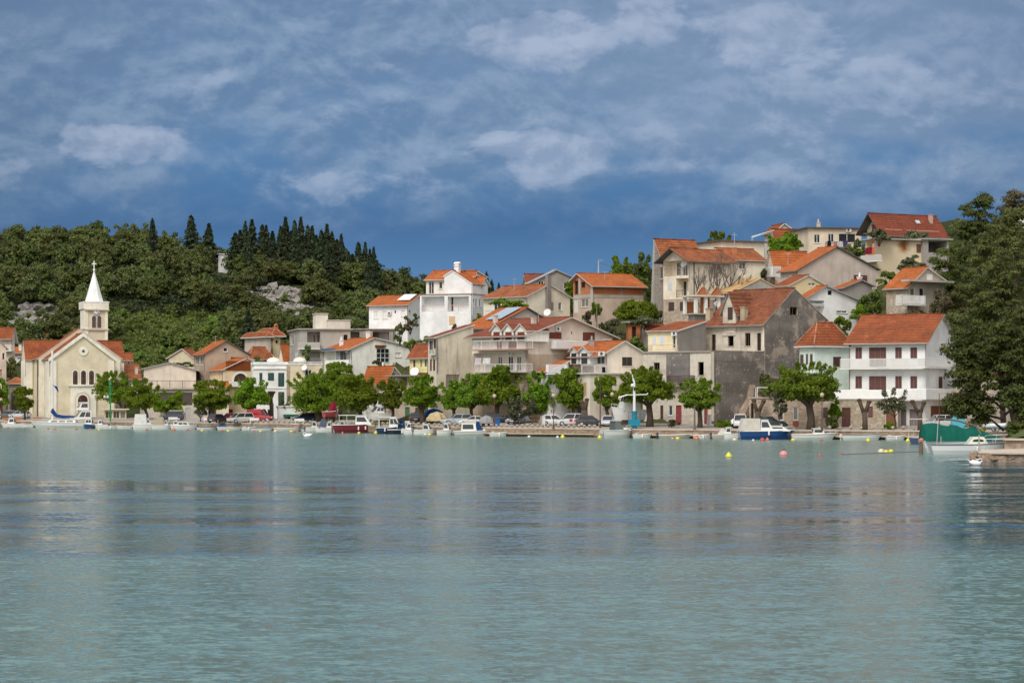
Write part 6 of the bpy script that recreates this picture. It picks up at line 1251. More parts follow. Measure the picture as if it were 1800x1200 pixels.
# bare tree and pollarded stumps
def bare(label, u, Y, vb_, vt, seed, r=.2, name='bare_tree', spread=.6, depth=4):
    x = px(u, Y); z0 = pz(vb_, Y); root = thing(name, label, 'tree', (x, Y, z0)); rg_ = random.Random(seed); H = pz(vt, Y)-z0
    for q in range(2):
        mb = MB()
        for k in range(2 if q == 0 else 3): branchy(mb, (rg_.uniform(-.2, .2), 0, -.6 if q == 0 else H*.2), (rg_.uniform(-.8, .8), rg_.uniform(-.4, .4), 1), H*.36, r*(1 if q == 0 else .6), depth-q, rg_, 5, spread)
        mb.build('trunk' if q == 0 else 'branches', bark((.14, .115, .10)), root)
    return root
bare('leafless grey tree in front of the cream balcony house', 1262, 343, 530, 448, 3, .13); bare('second leafless tree, nearer the building site rafters', 1283, 345, 520, 455, 8, .15, depth=3); bare('slender leafless tree left of the cream house drainpipe', 1237, 344, 540, 470, 12, .12, depth=4)
def stump(label, u, Y, vt, w_, arms, name='pollarded_stump', knob=.27):
    w_ *= .85
    x = px(u, Y); z0 = gz(x, Y); H = pz(vt, Y)-z0; root = thing(name, label, 'tree stump', (x, Y, z0)); mb = MB()
    mb.tube([(0, 0, -.2), (.05, 0, H*.3), (0, 0, H*.6)], [w_*1.15, w_*.9, w_], 9); mb.build('trunk', bark(), root, smooth=True)
    for dx_, f in arms:
        mb = MB(); mb.tube([(0, 0, H*.5), (dx_*.6, .1, H*.78), (dx_, .1, H*f)], [w_*.8, w_*.6, knob], 8); mb.lathe([(knob*.4, H*f-.25), (knob*1.15, H*f-.1), (knob*1.05, H*f+.12), (knob*.4, H*f+.2)], dx_, .1, 8); mb.build('limb', bark((.085, .06, .042)), root, smooth=True)
stump('pollarded two-armed stump against the stone doorway', 1520, 291, 703, .42, ((-.65, 1), (.55, .95))); stump('Y-shaped pollarded stump in front of the white gates', 1617, 288, 704, .36, ((-.9, .98), (.5, .93)))
stump('gnarled reddish stump beside the pink stone wall opening', 1332, 300, 703, .42, ((-.5, 1), (.75, .97))); stump('thick truncated trunk under the leafy tree by the white cars', 1027, 318, 702, .55, ((.35, 1), (-.3, .9))); stump('straight shaggy palm trunk without fronds, right of the red van', 477, 384, 689, .42, ((0, 1),), knob=.6)
# ------------------------------------------------------------------ boats
WG = (.76, .76, .74)
def frust(mb, x0, x1, w0, z0, z1, df=.3, db=.1, w1=None, mi=0):
    w1 = w1 or w0*.85
    mb.hexa([(x0, -w0, z0), (x1, -w0, z0), (x1, w0, z0), (x0, w0, z0), (x0+db, -w1, z1), (x1-df, -w1, z1), (x1-df, w1, z1), (x0+db, w1, z1)], mi)
def hull_parts(root, L, B, fb, col, col2=None, open_=False, deckc=(.66, .64, .60), rail=(.7, .7, .68), sheer=.45):
    mb = MB(); n = 15; rows = []
    for i in range(n):
        t = i/(n-1); hb = B/2*(.80+.20*math.sin(math.pi*min(t/.45, 1)/2))
        if t > .45: hb *= max(.012, 1-((t-.45)/.55)**2.3)
        z = fb*(1+sheer*max(0, t-.15)**2-.0); x = (t-.5)*L; rk = max(0, t-.6)/.4; sr = max(0, .1-t)/.1*L*.045
        rows.append([(x-rk*L*.13+sr*1.5, 0, -.35+.25*rk**2), (x-rk*L*.10+sr, hb*.70, -.08), (x-rk*L*.05+sr*.5, hb*.90, z*.42), (x-rk*L*.045+sr*.45, hb*.905, z*.46), (x, hb, z)])
    vs = []
    for r in rows: vs += r+[(x, -y, z) for x, y, z in r[1:]]
    m_ = 9; fs, mi = [], []
    for i in range(n-1):
        a, b = i*m_, (i+1)*m_
        for (p, q) in ((0, 1), (1, 2), (2, 3), (3, 4), (0, 5), (5, 6), (6, 7), (7, 8)):
            fs.append((a+p, b+p, b+q, a+q)); mi.append(1 if (p, q) in ((0, 1), (0, 5)) else 0)
    fs.append((0, 1, 2, 3, 4, 8, 7, 6, 5)); mi.append(0)
    mb.add(vs, fs); mb.m = mi; h_ = mb.build('hull', [gloss(col), gloss(col2 or tuple(c*.35 for c in col))], root, smooth=False)
    dk = MB(); dz = -.05 if not open_ else -fb*.45; e = .97 if not open_ else .86; vs = []
    for r in rows: vs += [(r[4][0]*.985, r[4][1]*e, r[4][2]+dz), (r[4][0]*.985, -r[4][1]*e, r[4][2]+dz)]
    dk.add(vs, [(2*i, 2*i+1, 2*i+3, 2*i+2) for i in range(n-1)])
    if open_:
        for fx in (-.22, .08): dk.box(fx*L-.12, -B*.40, fb*.78, fx*L+.12, B*.40, fb*.84)
    dk.build('deck', gloss(deckc, .1), root)
    rr = MB()
    for sgn in (1, -1): rr.tube([(r[4][0], sgn*r[4][1], r[4][2]) for r in rows], .045, 5)
    rr.build('gunwale', gloss(rail), root); return rows
def outboard(root, x, z, col=(.05, .05, .06), s=1.0):
    mb = MB(); mb.hexa([(x-.45*s, -.16*s, z), (x, -.16*s, z), (x, .16*s, z), (x-.45*s, .16*s, z), (x-.38*s, -.12*s, z+.42*s), (x-.05, -.12*s, z+.5*s), (x-.05, .12*s, z+.5*s), (x-.38*s, .12*s, z+.42*s)]); mb.tube([(x-.22*s, 0, z), (x-.28*s, 0, -.4)], .09*s, 6); mb.box(x-.5*s, -.1, -.15, x-.1, .1, -.1); mb.build('outboard_motor', paint(col, .35), root)
def panes(root, par, pts_list, mat=None):
    mb = MB()
    for q in pts_list: mb.add(q, [(0, 1, 2, 3)])
    mb.build('window', mat or glass((.03, .035, .04)), par)
def cabin(root, x0, x1, w, z0, z1, df=.35, db=.08, name='cabin', col=WG, nw=2, roofc=None, wz=(.35, .85), front=True):
    mb = MB(); w1 = w*.84; frust(mb, x0, x1, w, z0, z1, df, db, w1); c = mb.build(name, gloss(col), root)
    rf = MB(); rf.box(x0+db-.12, -w1-.06, z1+.003, x1-df+.12, w1+.06, z1+.07); rf.build('cabin_roof', gloss(roofc or col), c)
    def pt(sx, f, g_):  # f along 0..1, g height
        xa, xb = x0+db*g_, x1-df*g_; return (xa+(xb-xa)*f, sx*(w+(w1-w)*g_+.012), z0+(z1-z0)*g_)
    pl = []; g0, g1 = wz
    for sx in (-1, 1):
        for k in range(nw):
            f0, f1 = .08+k*.86/nw, .08+(k+.86)*.86/nw; pl.append([pt(sx, f0, g0), pt(sx, f1, g0), pt(sx, f1, g1), pt(sx, f0, g1)])
    if front:
        for (ya, yb) in ((-.85, -.05), (.05, .85)):
            pl.append([(x1-df*g0+.012, w*ya*.95, z0+(z1-z0)*g0), (x1-df*g0+.012, w*yb*.95, z0+(z1-z0)*g0), (x1-df*g1+.012, w1*yb*.95, z0+(z1-z0)*g1), (x1-df*g1+.012, w1*ya*.95, z0+(z1-z0)*g1)])
            pl.append([(x0+db*g0-.012, w*ya*.95, z0+(z1-z0)*g0), (x0+db*g0-.012, w*yb*.95, z0+(z1-z0)*g0), (x0+db*g1-.012, w1*yb*.95, z0+(z1-z0)*g1), (x0+db*g1-.012, w1*ya*.95, z0+(z1-z0)*g1)])
    panes(root, c, pl); return c
def fender(root, x, y, z, col=(.75, .74, .7)):
    mb = MB(); mb.lathe([(.03, z-.3), (.11, z-.24), (.11, z+.16), (.03, z+.24)], x, y, 8); mb.build('fender', paint(col, .5), root)
def boat(label, u0, u1, v, head, B=None, fb=.55, col=WG, name='motorboat', z=0.0, Y=None, col2=None, open_=False, rail=(.7, .7, .68), deckc=(.66, .64, .60), sheer=.45, group=None):
    Y = Y or 21000/(v-700); c = abs(math.cos(R(head))); Lp = (u1-u0)/FPX*Y; B0 = B or 0
    for it in range(2):
        L = (Lp-(B0 or 1.5)*abs(math.sin(R(head))))/max(c, .25); L = max(L, 2.4); B = B0 or max(1.2, L*.34)
        if z == 0: Y = min(Y, float(shoreY(((u0+u1)/2-900)/FPX))-.75-B/2*c-L/2*abs(math.sin(R(head))))
        Lp = (u1-u0)/FPX*Y
    cu = (u0+u1)/2; root = thing(name, label, 'boat', (px(cu, Y), Y, z), R(head), group)
    rows = hull_parts(root, L, B, fb, col, col2, open_, deckc, rail, sheer); root_L[root.name] = (L, B, fb)
    if not open_ and L > 3.6:
        rb = [q[4] for q in rows if q[4][0] > L*.16]
        for sg in (1, -1):
            mb = MB(); mb.tube([(x_, sg*y_*.9, z_+.42) for x_, y_, z_ in rb], .022, 4); [mb.tube([(x_, sg*y_*.9, z_), (x_, sg*y_*.9, z_+.42)], .02, 4) for x_, y_, z_ in rb[::2]]; mb.build('bow_rail', paint((.55, .56, .58), .3), root)
    return root, L, B, fb
root_L = {}
# moored boats from the left
r, L, B, f = boat('small white cabin boat with open stern at the far left', 0, 44, 749.5, 172); cabin(r, -.1*L, .2*L, B*.3, f, f+1.0, nw=1); cabin(r, .2*L, .38*L, B*.25, f, f+.35, nw=1, front=False)
r, L, B, f = boat('long white sailing yacht with a furled blue boom cover and tall mast', 52, 168, 751, 176, B=3.0, fb=.85, name='sailing_yacht', sheer=.35)
cabin(r, -.22*L, .22*L, B*.3, f, f+.45, nw=3, front=False, wz=(.3, .75)); mb = MB(); mb.tube([(.16*L, 0, f), (.16*L, 0, 13.2)], .16, 6); mb.tube([(.16*L, -.9, 7.5), (.16*L, .9, 7.5)], .04, 4); mb.build('mast', paint((.72, .72, .74), .4), r)
mb = MB(); mb.tube([(.15*L, 0, f+1.9), (.10*L, 0, f+1.2), (-.02*L, 0, f+1.0), (-.20*L, 0, f+1.05)], [.38, .30, .26, .12], 8); mb.tube([(.155*L, 0, f+1.7), (.155*L, 0, f+2.5)], [.4, .12], 8); mb.build('boom_cover', cloth((.01, .05, .20)), r)
mb = MB(); mb.tube([(.16*L, 0, 13.1), (.5*L, 0, f+.4)], .015, 3); mb.tube([(.16*L, 0, 13.1), (-.48*L, 0, f+.2)], .015, 3); mb.tube([(.16*L, 0, 13.1), (.16*L, B*.45, f)], .015, 3); mb.tube([(.16*L, 0, 13.1), (.16*L, -B*.45, f)], .015, 3); mb.build('rigging', paint((.4, .4, .4)), r)
fl = MB(); fl.add([(.155*L-.1, .05, 7.3), (.155*L-.9, .2, 7.0), (.155*L-1.1, .1, 5.9), (.155*L-.7, .0, 6.4)], [(0, 1, 2, 3)]); tag(fl.build('flag', cloth((.01, .04, .25)), None, r.location, R(176)), 'small blue flag flying from the yacht mast', 'flag')
r, L, B, f = boat('white motor yacht with a raised wheelhouse behind the sailing yacht', 118, 168, 750, 200, B=3.4, fb=1.1, name='motor_yacht', Y=416, z=.1); cabin(r, -.38*L, .34*L, B*.44, f, f+1.7, df=1.2, nw=2); cabin(r, -.26*L, .2*L, B*.40, f+1.75, f+3.1, df=.6, nw=1, col=WG)
r, L, B, f = boat('tiny blue-hulled boat with a white wheelhouse at the yacht stern', 145, 168, 753, 255, B=1.9, fb=.6, col=(.02, .09, .22)); cabin(r, -.2*L, .2*L, B*.33, f, f+1.0, nw=1)
boat('flat white rowing boat beside the glazed pavilion', 203, 233, 753.5, 178, open_=True, fb=.4, name='rowing_boat')
r, L, B, f = boat('white boat with a boxy white canvas cover left of the beige-covered one', 232, 274, 754, 8, fb=.7); mb = MB(); frust(mb, -.45*L, .12*L, B*.44, f, f+1.75, .1, .25, B*.40); mb.build('canvas_cover', cloth((.72, .71, .68)), r); cabin(r, .12*L, .33*L, B*.36, f, f+1.0, df=.5, nw=1)
r, L, B, f = boat('white boat with a beige canvas cover', 266, 302, 754, 5, fb=.6); mb = MB(); frust(mb, -.42*L, .15*L, B*.44, f, f+1.4, .3, .25, B*.36); mb.build('canvas_cover', cloth((.42, .36, .27)), r); cabin(r, .15*L, .35*L, B*.34, f, f+.8, df=.4, nw=1)
r, L, B, f = boat('low white cabin boat with two small dark windows', 300, 347, 754.5, 4, fb=.6); cabin(r, -.25*L, .22*L, B*.3, f, f+.55, nw=2, front=False)
boat('white rowing boat with a blue rim left of the peach house tree', 345, 382, 755, 2, open_=True, fb=.42, name='rowing_boat', rail=(.05, .12, .3))
r, L, B, f = boat('white rowing boat with a blue bow cover', 381, 431, 755.5, 3, open_=True, fb=.45, name='rowing_boat'); mb = MB(); frust(mb, -.45*L, -.1*L, B*.38, f*.9, f+.25, .3, .1); mb.build('canvas_cover', cloth((.02, .10, .28)), r)
boat('rowing boat with a bright blue inside', 440, 484, 756, 3, open_=True, fb=.42, name='rowing_boat', deckc=(.03, .16, .38), rail=(.05, .18, .4))
boat('long white rowing boat in front of the white kiosk', 481, 541, 756.5, 2, open_=True, fb=.45, name='rowing_boat')
boat('small blue-edged rowing boat left of the grey-hooded boat', 531, 556, 757, 3, open_=True, fb=.4, name='rowing_boat', rail=(.06, .2, .4))
r, L, B, f = boat('white boat with a grey folding hood and a big dark outboard', 552, 590, 758.5, 182, fb=.6); mb = MB(); frust(mb, -.05*L, .3*L, B*.42, f, f+1.35, .45, .05, B*.36); mb.build('folding_hood', cloth((.10, .13, .18)), r); outboard(r, -.5*L, f*.5, (.03, .04, .06), 1.4); cabin(r, -.3*L, -.05*L, B*.35, f, f+.9, nw=1)
r, L, B, f = boat('large dark red hulled boat with a white cabin and long roof', 584, 668, 759.5, 4, B=2.7, fb=1.15, col=(.16, .012, .022), rail=WG, sheer=.3, name='cabin_cruiser'); cabin(r, -.02*L, .34*L, B*.40, f, f+1.35, df=1.0, nw=1); mb = MB(); mb.box(-.38*L, -B*.4, f+1.36, -.01*L, B*.4, f+1.46); mb.build('canopy_roof', gloss(WG), r)
for x in (-.36, -.2): mb = MB(); mb.tube([(x*L, -B*.38, f), (x*L, -B*.38, f+1.36)], .04, 5); mb.tube([(x*L, B*.38, f), (x*L, B*.38, f+1.36)], .04, 5); mb.build('stanchion', paint((.6, .58, .55)), r)
fender(r, .05*L, -B*.5-.08, f*.6); fender(r, .2*L, -B*.47-.08, f*.65)
r, L, B, f = boat('navy-hulled boat with a white cabin right of the dark red one', 660, 712, 760.5, 5, B=2.5, fb=.85, col=(.012, .035, .11), rail=WG, name='cabin_cruiser'); cabin(r, -.05*L, .38*L, B*.4, f, f+1.5, df=.8, nw=2); mb = MB(); mb.box(-.42*L, -B*.38, f+1.45, -.02*L, B*.38, f+1.53); mb.tube([(-.4*L, -B*.34, f), (-.4*L, -B*.34, f+1.5)], .04, 5); mb.tube([(-.4*L, B*.34, f), (-.4*L, B*.34, f+1.5)], .04, 5); mb.build('canopy_roof', gloss(WG), r); fender(r, -.2*L, -B*.5-.08, f*.7)
r, L, B, f = boat('black-hulled boat with a blue canvas door and small white wheelhouse', 680, 735, 761, 3, B=2.3, fb=.6, col=(.015, .018, .03), rail=WG); cabin(r, .08*L, .36*L, B*.36, f, f+1.15, df=.6, nw=1); mb = MB(); frust(mb, -.16*L, .08*L, B*.4, f, f+1.45, .05, .1, B*.36); mb.build('canvas_cover', cloth((.01, .03, .12)), r); fender(r, -.02*L, -B*.5-.08, f*.6)
r, L, B, f = boat('small white cabin boat with wide dark windows and a grey outboard', 727, 768, 761.5, 3, fb=.6); cabin(r, -.12*L, .22*L, B*.38, f, f+.8, nw=1, wz=(.2, .85)); outboard(r, -.48*L, f*.6, (.12, .12, .13), .9)
r, L, B, f = boat('little blue and white tender with a black cover', 764, 797, 762, 182, fb=.38, col=(.05, .08, .18), open_=True, name='tender'); mb = MB(); frust(mb, -.4*L, .05*L, B*.4, f*.8, f+.35, .2, .2); mb.build('canvas_cover', cloth((.02, .02, .03)), r)
r, L, B, f = boat('white boat with a brown-windowed cabin and a blue canvas behind it', 796, 871, 765.5, 4, B=2.3, fb=.62, col=(.66, .66, .63)); c_ = cabin(r, -.32*L, .05*L, B*.4, f, f+1.15, df=.15, nw=1, wz=(.25, .8)); mb = MB(); mb.box(-.36*L, -B*.4, f+1.5, .10*L, B*.4, f+1.58); mb.tube([(-.3*L, -B*.34, f+1.1), (-.3*L, -B*.34, f+1.5)], .04, 5); mb.tube([(.06*L, B*.34, f+1.1), (.06*L, B*.34, f+1.5)], .04, 5); mb.build('sun_roof', gloss(WG), r); mb = MB(); frust(mb, .05*L, .2*L, B*.34, f, f+1.3, .5, .02); mb.build('canvas_cover', cloth((.01, .05, .18)), r); mb = MB(); frust(mb, .2*L, .42*L, B*.3, f, f+.3, .5, .05); mb.build('fore_cabin', gloss(WG), r)
r, L, B, f = boat('white speedboat with a glass windscreen moored below the white mast', 1053, 1118, 768.5, 22, B=2.4, fb=.95, col=(.70, .70, .67), name='speedboat'); mb = MB(); frust(mb, -.18*L, .12*L, B*.38, f, f+1.2, .55, .05, B*.34); c_ = mb.build('windscreen', glass((.10, .12, .12)), r); mb = MB(); mb.box(-.2*L, -B*.37, f+1.2, .05*L, B*.37, f+1.3); mb.build('hard_top', gloss(WG), r); outboard(r, -.5*L, f*.5, (.45, .45, .44)); mb = MB(); frust(mb, .12*L, .4*L, B*.34, f, f+.3, .8, .05); mb.build('fore_deck', gloss(WG), r)
r, L, B, f = boat('pale green-grey dinghy with a tilted outboard in front of the lower ruin', 1156, 1217, 769, 3, open_=True, fb=.42, col=(.45, .45, .38), name='dinghy'); outboard(r, -.48*L, f, (.06, .06, .07), .8)
r, L, B, f = boat('small beige boat under a white cover left of the blue cruiser', 1250, 1302, 770, 3, open_=True, fb=.5, col=(.50, .46, .40), name='dinghy'); mb = MB(); frust(mb, -.3*L, .1*L, B*.4, f*.9, f+.75, .7, .5, B*.2); mb.build('canvas_cover', cloth((.62, .58, .52)), r); outboard(r, -.48*L, f, (.05, .05, .06), .7)
r, L, B, f = boat('royal blue and white cabin cruiser with a beige canvas tent', 1296, 1397, 771, 3, B=2.7, fb=1.0, col=(.012, .06, .22), rail=WG, sheer=.2, name='cabin_cruiser'); mb = MB(); frust(mb, -.48*L, -.12*L, B*.44, f+.05, f+1.55, .05, .35, B*.40); mb.build('canvas_cover', cloth((.60, .56, .50)), r); cabin(r, -.12*L, .12*L, B*.42, f, f+1.35, df=.75, nw=1); cabin(r, .06*L, .42*L, B*.36, f, f+.62, df=1.1, nw=1, front=False, wz=(.5, .8)); fender(r, .02*L, -B*.5-.08, f*.8)
r, L, B, f = boat('white open boat with a little cabin and a black outboard right of the blue cruiser', 1388, 1471, 771.5, 3, B=2.1, fb=.62); cabin(r, -.02*L, .24*L, B*.33, f, f+.7, df=.25, nw=1); outboard(r, -.48*L, f*.7, (.03, .03, .04), 1.1)
r, L, B, f = boat('plain white rowing boat with an oval outboard cowl near the stone stairs', 1477, 1551, 772.5, 3, B=1.8, fb=.6, open_=True, name='rowing_boat', rail=(.2, .21, .22)); outboard(r, -.46*L, f*.5, (.6, .6, .58), .9)
r, L, B, f = boat('boat stern with a white canvas top on a steel frame behind the green cover', 1598, 1640, 773, 60, B=2.4, fb=.7, Y=262, col=(.05, .08, .16)); mb = MB(); mb.box(-.4*L, -B*.48, f+2.0, .3*L, B*.48, f+2.08); [mb.tube([(x, y, f), (x*.9, y, f+2.0)], .035, 5) for x in (-.4*L, .25*L) for y in (-B*.44, B*.44)]; mb.build('canvas_top', cloth((.62, .61, .59)), r)
for q in (('small white dinghy with a grey cover left of the flat rowing boat', 186, 204, 753.5, 4), ('short white tender between the stone wall and the brown-windowed boat', 868, 884, 766, 10), ('little white tender tied beside the speedboat', 1117, 1140, 769.5, 2), ('small cream dinghy right of the pale green-grey one', 1222, 1248, 770.5, 3), ('grey tender moored between the rowing boat and the canvas-topped stern', 1558, 1590, 773, 2), ('white dinghy tucked between the sailing yacht and the cabin boat', 38, 58, 750, 175), ('little white open boat between the kiosk boats', 430, 446, 756, 2)):
    r, L, B, f = boat(*q, open_=True, fb=.42, name='dinghy'); mb = MB(); frust(mb, -.42*L, -.15*L, B*.36, f*.85, f+.22, .25, .1); mb.build('canvas_cover', cloth((.45, .46, .47)), r); fender(r, 0, -B*.5-.07, f*.7)
for q, h_ in ((('small white day boat with a low cabin behind the beige-covered boat bow', 300, 322, 753.6, 168), .7), (('white pilot boat between the grey-hooded boat and the dark red one', 588, 612, 758.6, 12), 1.1), (('white half-cabin boat left of the small cabin boat with wide windows', 708, 734, 761, 170), .95), (('white boat with an upright cabin by the central bollards', 768, 796, 762.4, 8), 1.0), (('white half-cabin boat right of the long rowing boat', 541, 560, 757.8, 14), .9), (('white open-backed boat just left of the blue cruiser', 1268, 1296, 770.8, 172), .8), (('white cabin boat between the yacht stern and the pavilion', 166, 190, 753, 176), .8)):
    r, L, B, f = boat(*q, fb=.6); cabin(r, -.1*L, .25*L, B*.38, f, f+h_, df=.3, nw=1); outboard(r, -.47*L, f*.6, (.08, .08, .09), .8)
# the pair of boats at the pier
def tarp(root, L, B, zs, mat, name='tarpaulin', drop=.6):
    mb = MB(); n = 90; ny = 25; vs = []
    for i in range(n):
        t = i/(n-1); x = (t-.5)*L; hb = B/2*(1 if t < .6 else max(.08, 1-((t-.6)/.4)**1.8)); z_ = float(np.interp(t, np.linspace(0, 1, len(zs)), zs))
        for j in range(ny):
            q = j/(ny-1)*2-1; a_ = abs(q); zz = z_-(z_-drop)*a_**3.2; fold = math.sin(t*34+q*3+math.sin(t*9)*2)*.5+math.sin(t*61+1.7*q+math.sin(t*17)*2)*.3+math.sin(t*13-a_*5)*.5
            k = a_**1.2*(1-a_**9); yy = q*hb*(1+.0*q)+math.copysign(1, q)*fold*.13*k; vs.append((x+.05*math.sin(t*40+q*4)*k, yy, zz+fold*.05*(1-a_)+.06*math.sin(t*22)*(1-a_**2)))
    mb.add(vs, [(i*ny+j, (i+1)*ny+j, (i+1)*ny+j+1, i*ny+j+1) for i in range(n-1) for j in range(ny-1)]+[tuple(range(ny)), tuple(range((n-1)*ny, n*ny))]); return mb.build(name, mat, root, smooth=True)
r, L, B, f = boat('big boat completely wrapped in a green tarpaulin', 1617, 1772, 790, 3, B=2.9, fb=1.05, Y=222, col=(.74, .75, .76), name='covered_boat', sheer=.25)
tarp(r, L*.97, B*1.04, [2.55, 2.62, 2.66, 2.7, 2.62, 2.5, 2.42, 2.52, 2.45, 2.3, 2.25, 2.35, 2.3, 2.1, 1.95, 1.8, 1.65, 1.5, 1.35, 1.2], cloth((.003, .095, .070)), drop=1.05)
mb = MB(); mb.tube([(-.36*L, -B*.3, 3.2), (-.1*L, -B*.2, 2.95), (.12*L, -B*.25, 2.45)], .09, 6); mb.tube([(.12*L, -B*.25, 2.45), (.19*L, -B*.42, 1.2)], .09, 6); mb.build('boom', wood((.16, .13, .11)), r)
r, L, B, f = boat('small white sailing boat with a cream cabin and oval green window at the pier', 1632, 1768, 798, 2, B=2.2, fb=.85, col=(.76, .77, .79), col2=(.03, .035, .04), name='sailing_boat', rail=(.10, .11, .14), sheer=.25)
mb = MB(); frust(mb, -.02*L, .26*L, B*.34, f, f+.72, .4, .55, B*.27); c_ = mb.build('cabin', gloss((.68, .66, .58)), r); mb = MB(); n_ = 12; w_ = lambda g_: B*.34+(B*.27-B*.34)*g_+.02
mb.add([(.125*L+.52*math.cos(6.283*k/n_), -w_(.5), f+.36+.16*math.sin(6.283*k/n_)) for k in range(n_)], [tuple(range(n_))]); mb.build('window', glass((.02, .07, .02)), c_); fender(r, .1*L, -B*.5-.1, f*.55)
mb = MB(); mb.tube([(-.42*L, -B*.3, f), (-.40*L, -B*.3, 3.2)], .03, 5); mb.tube([(-.33*L, B*.2, f), (-.33*L, B*.2, 1.6)], .025, 5); mb.build('stanchion', paint((.5, .45, .4)), r)
# boats ashore
def ashore(label, u0, u1, Y, head, zb, **k): return boat(label, u0, u1, 760, head, Y=Y, z=zb, **k)
r, L, B, f = ashore('red boat with a raised red cover standing on the quay', 566, 597, 362, 25, 2.3, B=2.0, fb=.7, col=(.30, .03, .03)); mb = MB(); frust(mb, -.1*L, .32*L, B*.4, f, f+1.5, .25, .55, B*.3); mb.build('canvas_cover', cloth((.20, .015, .03)), r); [MB().box(a_*L, -.4, -1.2, (a_+.05)*L, .4, -.1).build('cradle', wood((.1, .07, .05)), r) for a_ in (-.3, .2)]
r, L, B, f = ashore('white flybridge boat parked ashore behind the navy boats', 638, 690, 352, 200, 1.9, B=2.6, fb=.9); cabin(r, -.2*L, .25*L, B*.42, f, f+1.0, df=.7, nw=2); cabin(r, -.1*L, .15*L, B*.35, f+1.05, f+1.9, df=.4, nw=1); mb = MB(); mb.box(-.3*L, -.6, -.8, .3*L, .6, -.2); mb.build('cradle', wood((.1, .07, .05)), r)
r, L, B, f = ashore('white cabin boat ashore behind the blue-based mast', 1070, 1138, 311, 195, 2.3, B=2.6, fb=1.2, col=(.72, .72, .71)); cabin(r, -.30*L, .24*L, B*.45, f-.1, f+2.4, df=.7, nw=2, wz=(.48, .82)); mb = MB(); mb.box(-.3*L, -.6, -1.0, .3*L, .6, -.2); mb.build('cradle', wood((.1, .07, .05)), r)
r, L, B, f = ashore('white dinghy lying tilted on the quay beside the white off-roader', 1281, 1316, 303, 12, 2.2, B=1.5, fb=.5, open_=True, name='dinghy'); r.rotation_euler = (R(150), R(-12), R(12))
def bundle(label, u, Y, w, h, col, seed, name='covered_load', z=None, cat='covered load'):
    x = px(u, Y); zz = gz(x, Y) if z is None else z; root = thing(name, label, cat, (x, Y, zz)); rg_ = random.Random(seed); mb = MB(); n, m_ = 16, 7; vs = []
    for i in range(m_):
        f_ = i/(m_-1); rr = (1-f_**2.2)**.5 if f_ < 1 else .03
        for k in range(n): a_ = 6.283*k/n; q = rr*(1+.13*math.sin(k*2.5+seed)+rg_.uniform(-.06, .06)); vs.append((math.cos(a_)*q*w/2, math.sin(a_)*q*w*.35, .45+f_*(h-.45)+rg_.uniform(-.05, .05)))
    mb.add(vs, [(i*n+k, i*n+(k+1) % n, (i+1)*n+(k+1) % n, (i+1)*n+k) for i in range(m_-1) for k in range(n)]+[tuple(range(n))[::-1], tuple(range((m_-1)*n, m_*n))]); mb.build('tarpaulin', cloth(col), root)
    mb = MB(); [mb.lathe([(.05, 0), (.28, .05), (.28, .5), (.05, .55)], sx*w*.25, 0, 10) for sx in (-1, 1)]; mb.build('trailer_wheels', paint((.03, .03, .03)), root); return root
bundle('trailer load under a bunched beige tarpaulin', 768, 338, 2.7, 1.75, (.52, .42, .24), 1); bundle('boat under a long blue tarpaulin behind the beige one', 762, 343, 2.9, 2.1, (.01, .06, .24), 2); bundle('dinghy under a grey and black cover beside the silver coupe', 855, 322, 1.9, 1.5, (.30, .30, .31), 3)
r = thing('inflatable_dinghy', 'pale grey inflatable dinghy lying on the quay by the motorbikes', 'dinghy', (px(1754, 276), 276, 1.75), R(4)); mb = MB()
for sg in (1, -1): mb.tube([(-1.6, sg*.6, .1), (.6, sg*.6, .12), (1.3, sg*.35, .2), (1.6, 0, .28)], [.26, .26, .24, .2], 8)
mb.build('tube', paint((.66, .67, .69), .4), r, smooth=True); mb = MB(); mb.box(-1.55, -.55, -.05, .9, .55, .02); mb.build('floor_board', paint((.3, .3, .3)), r)
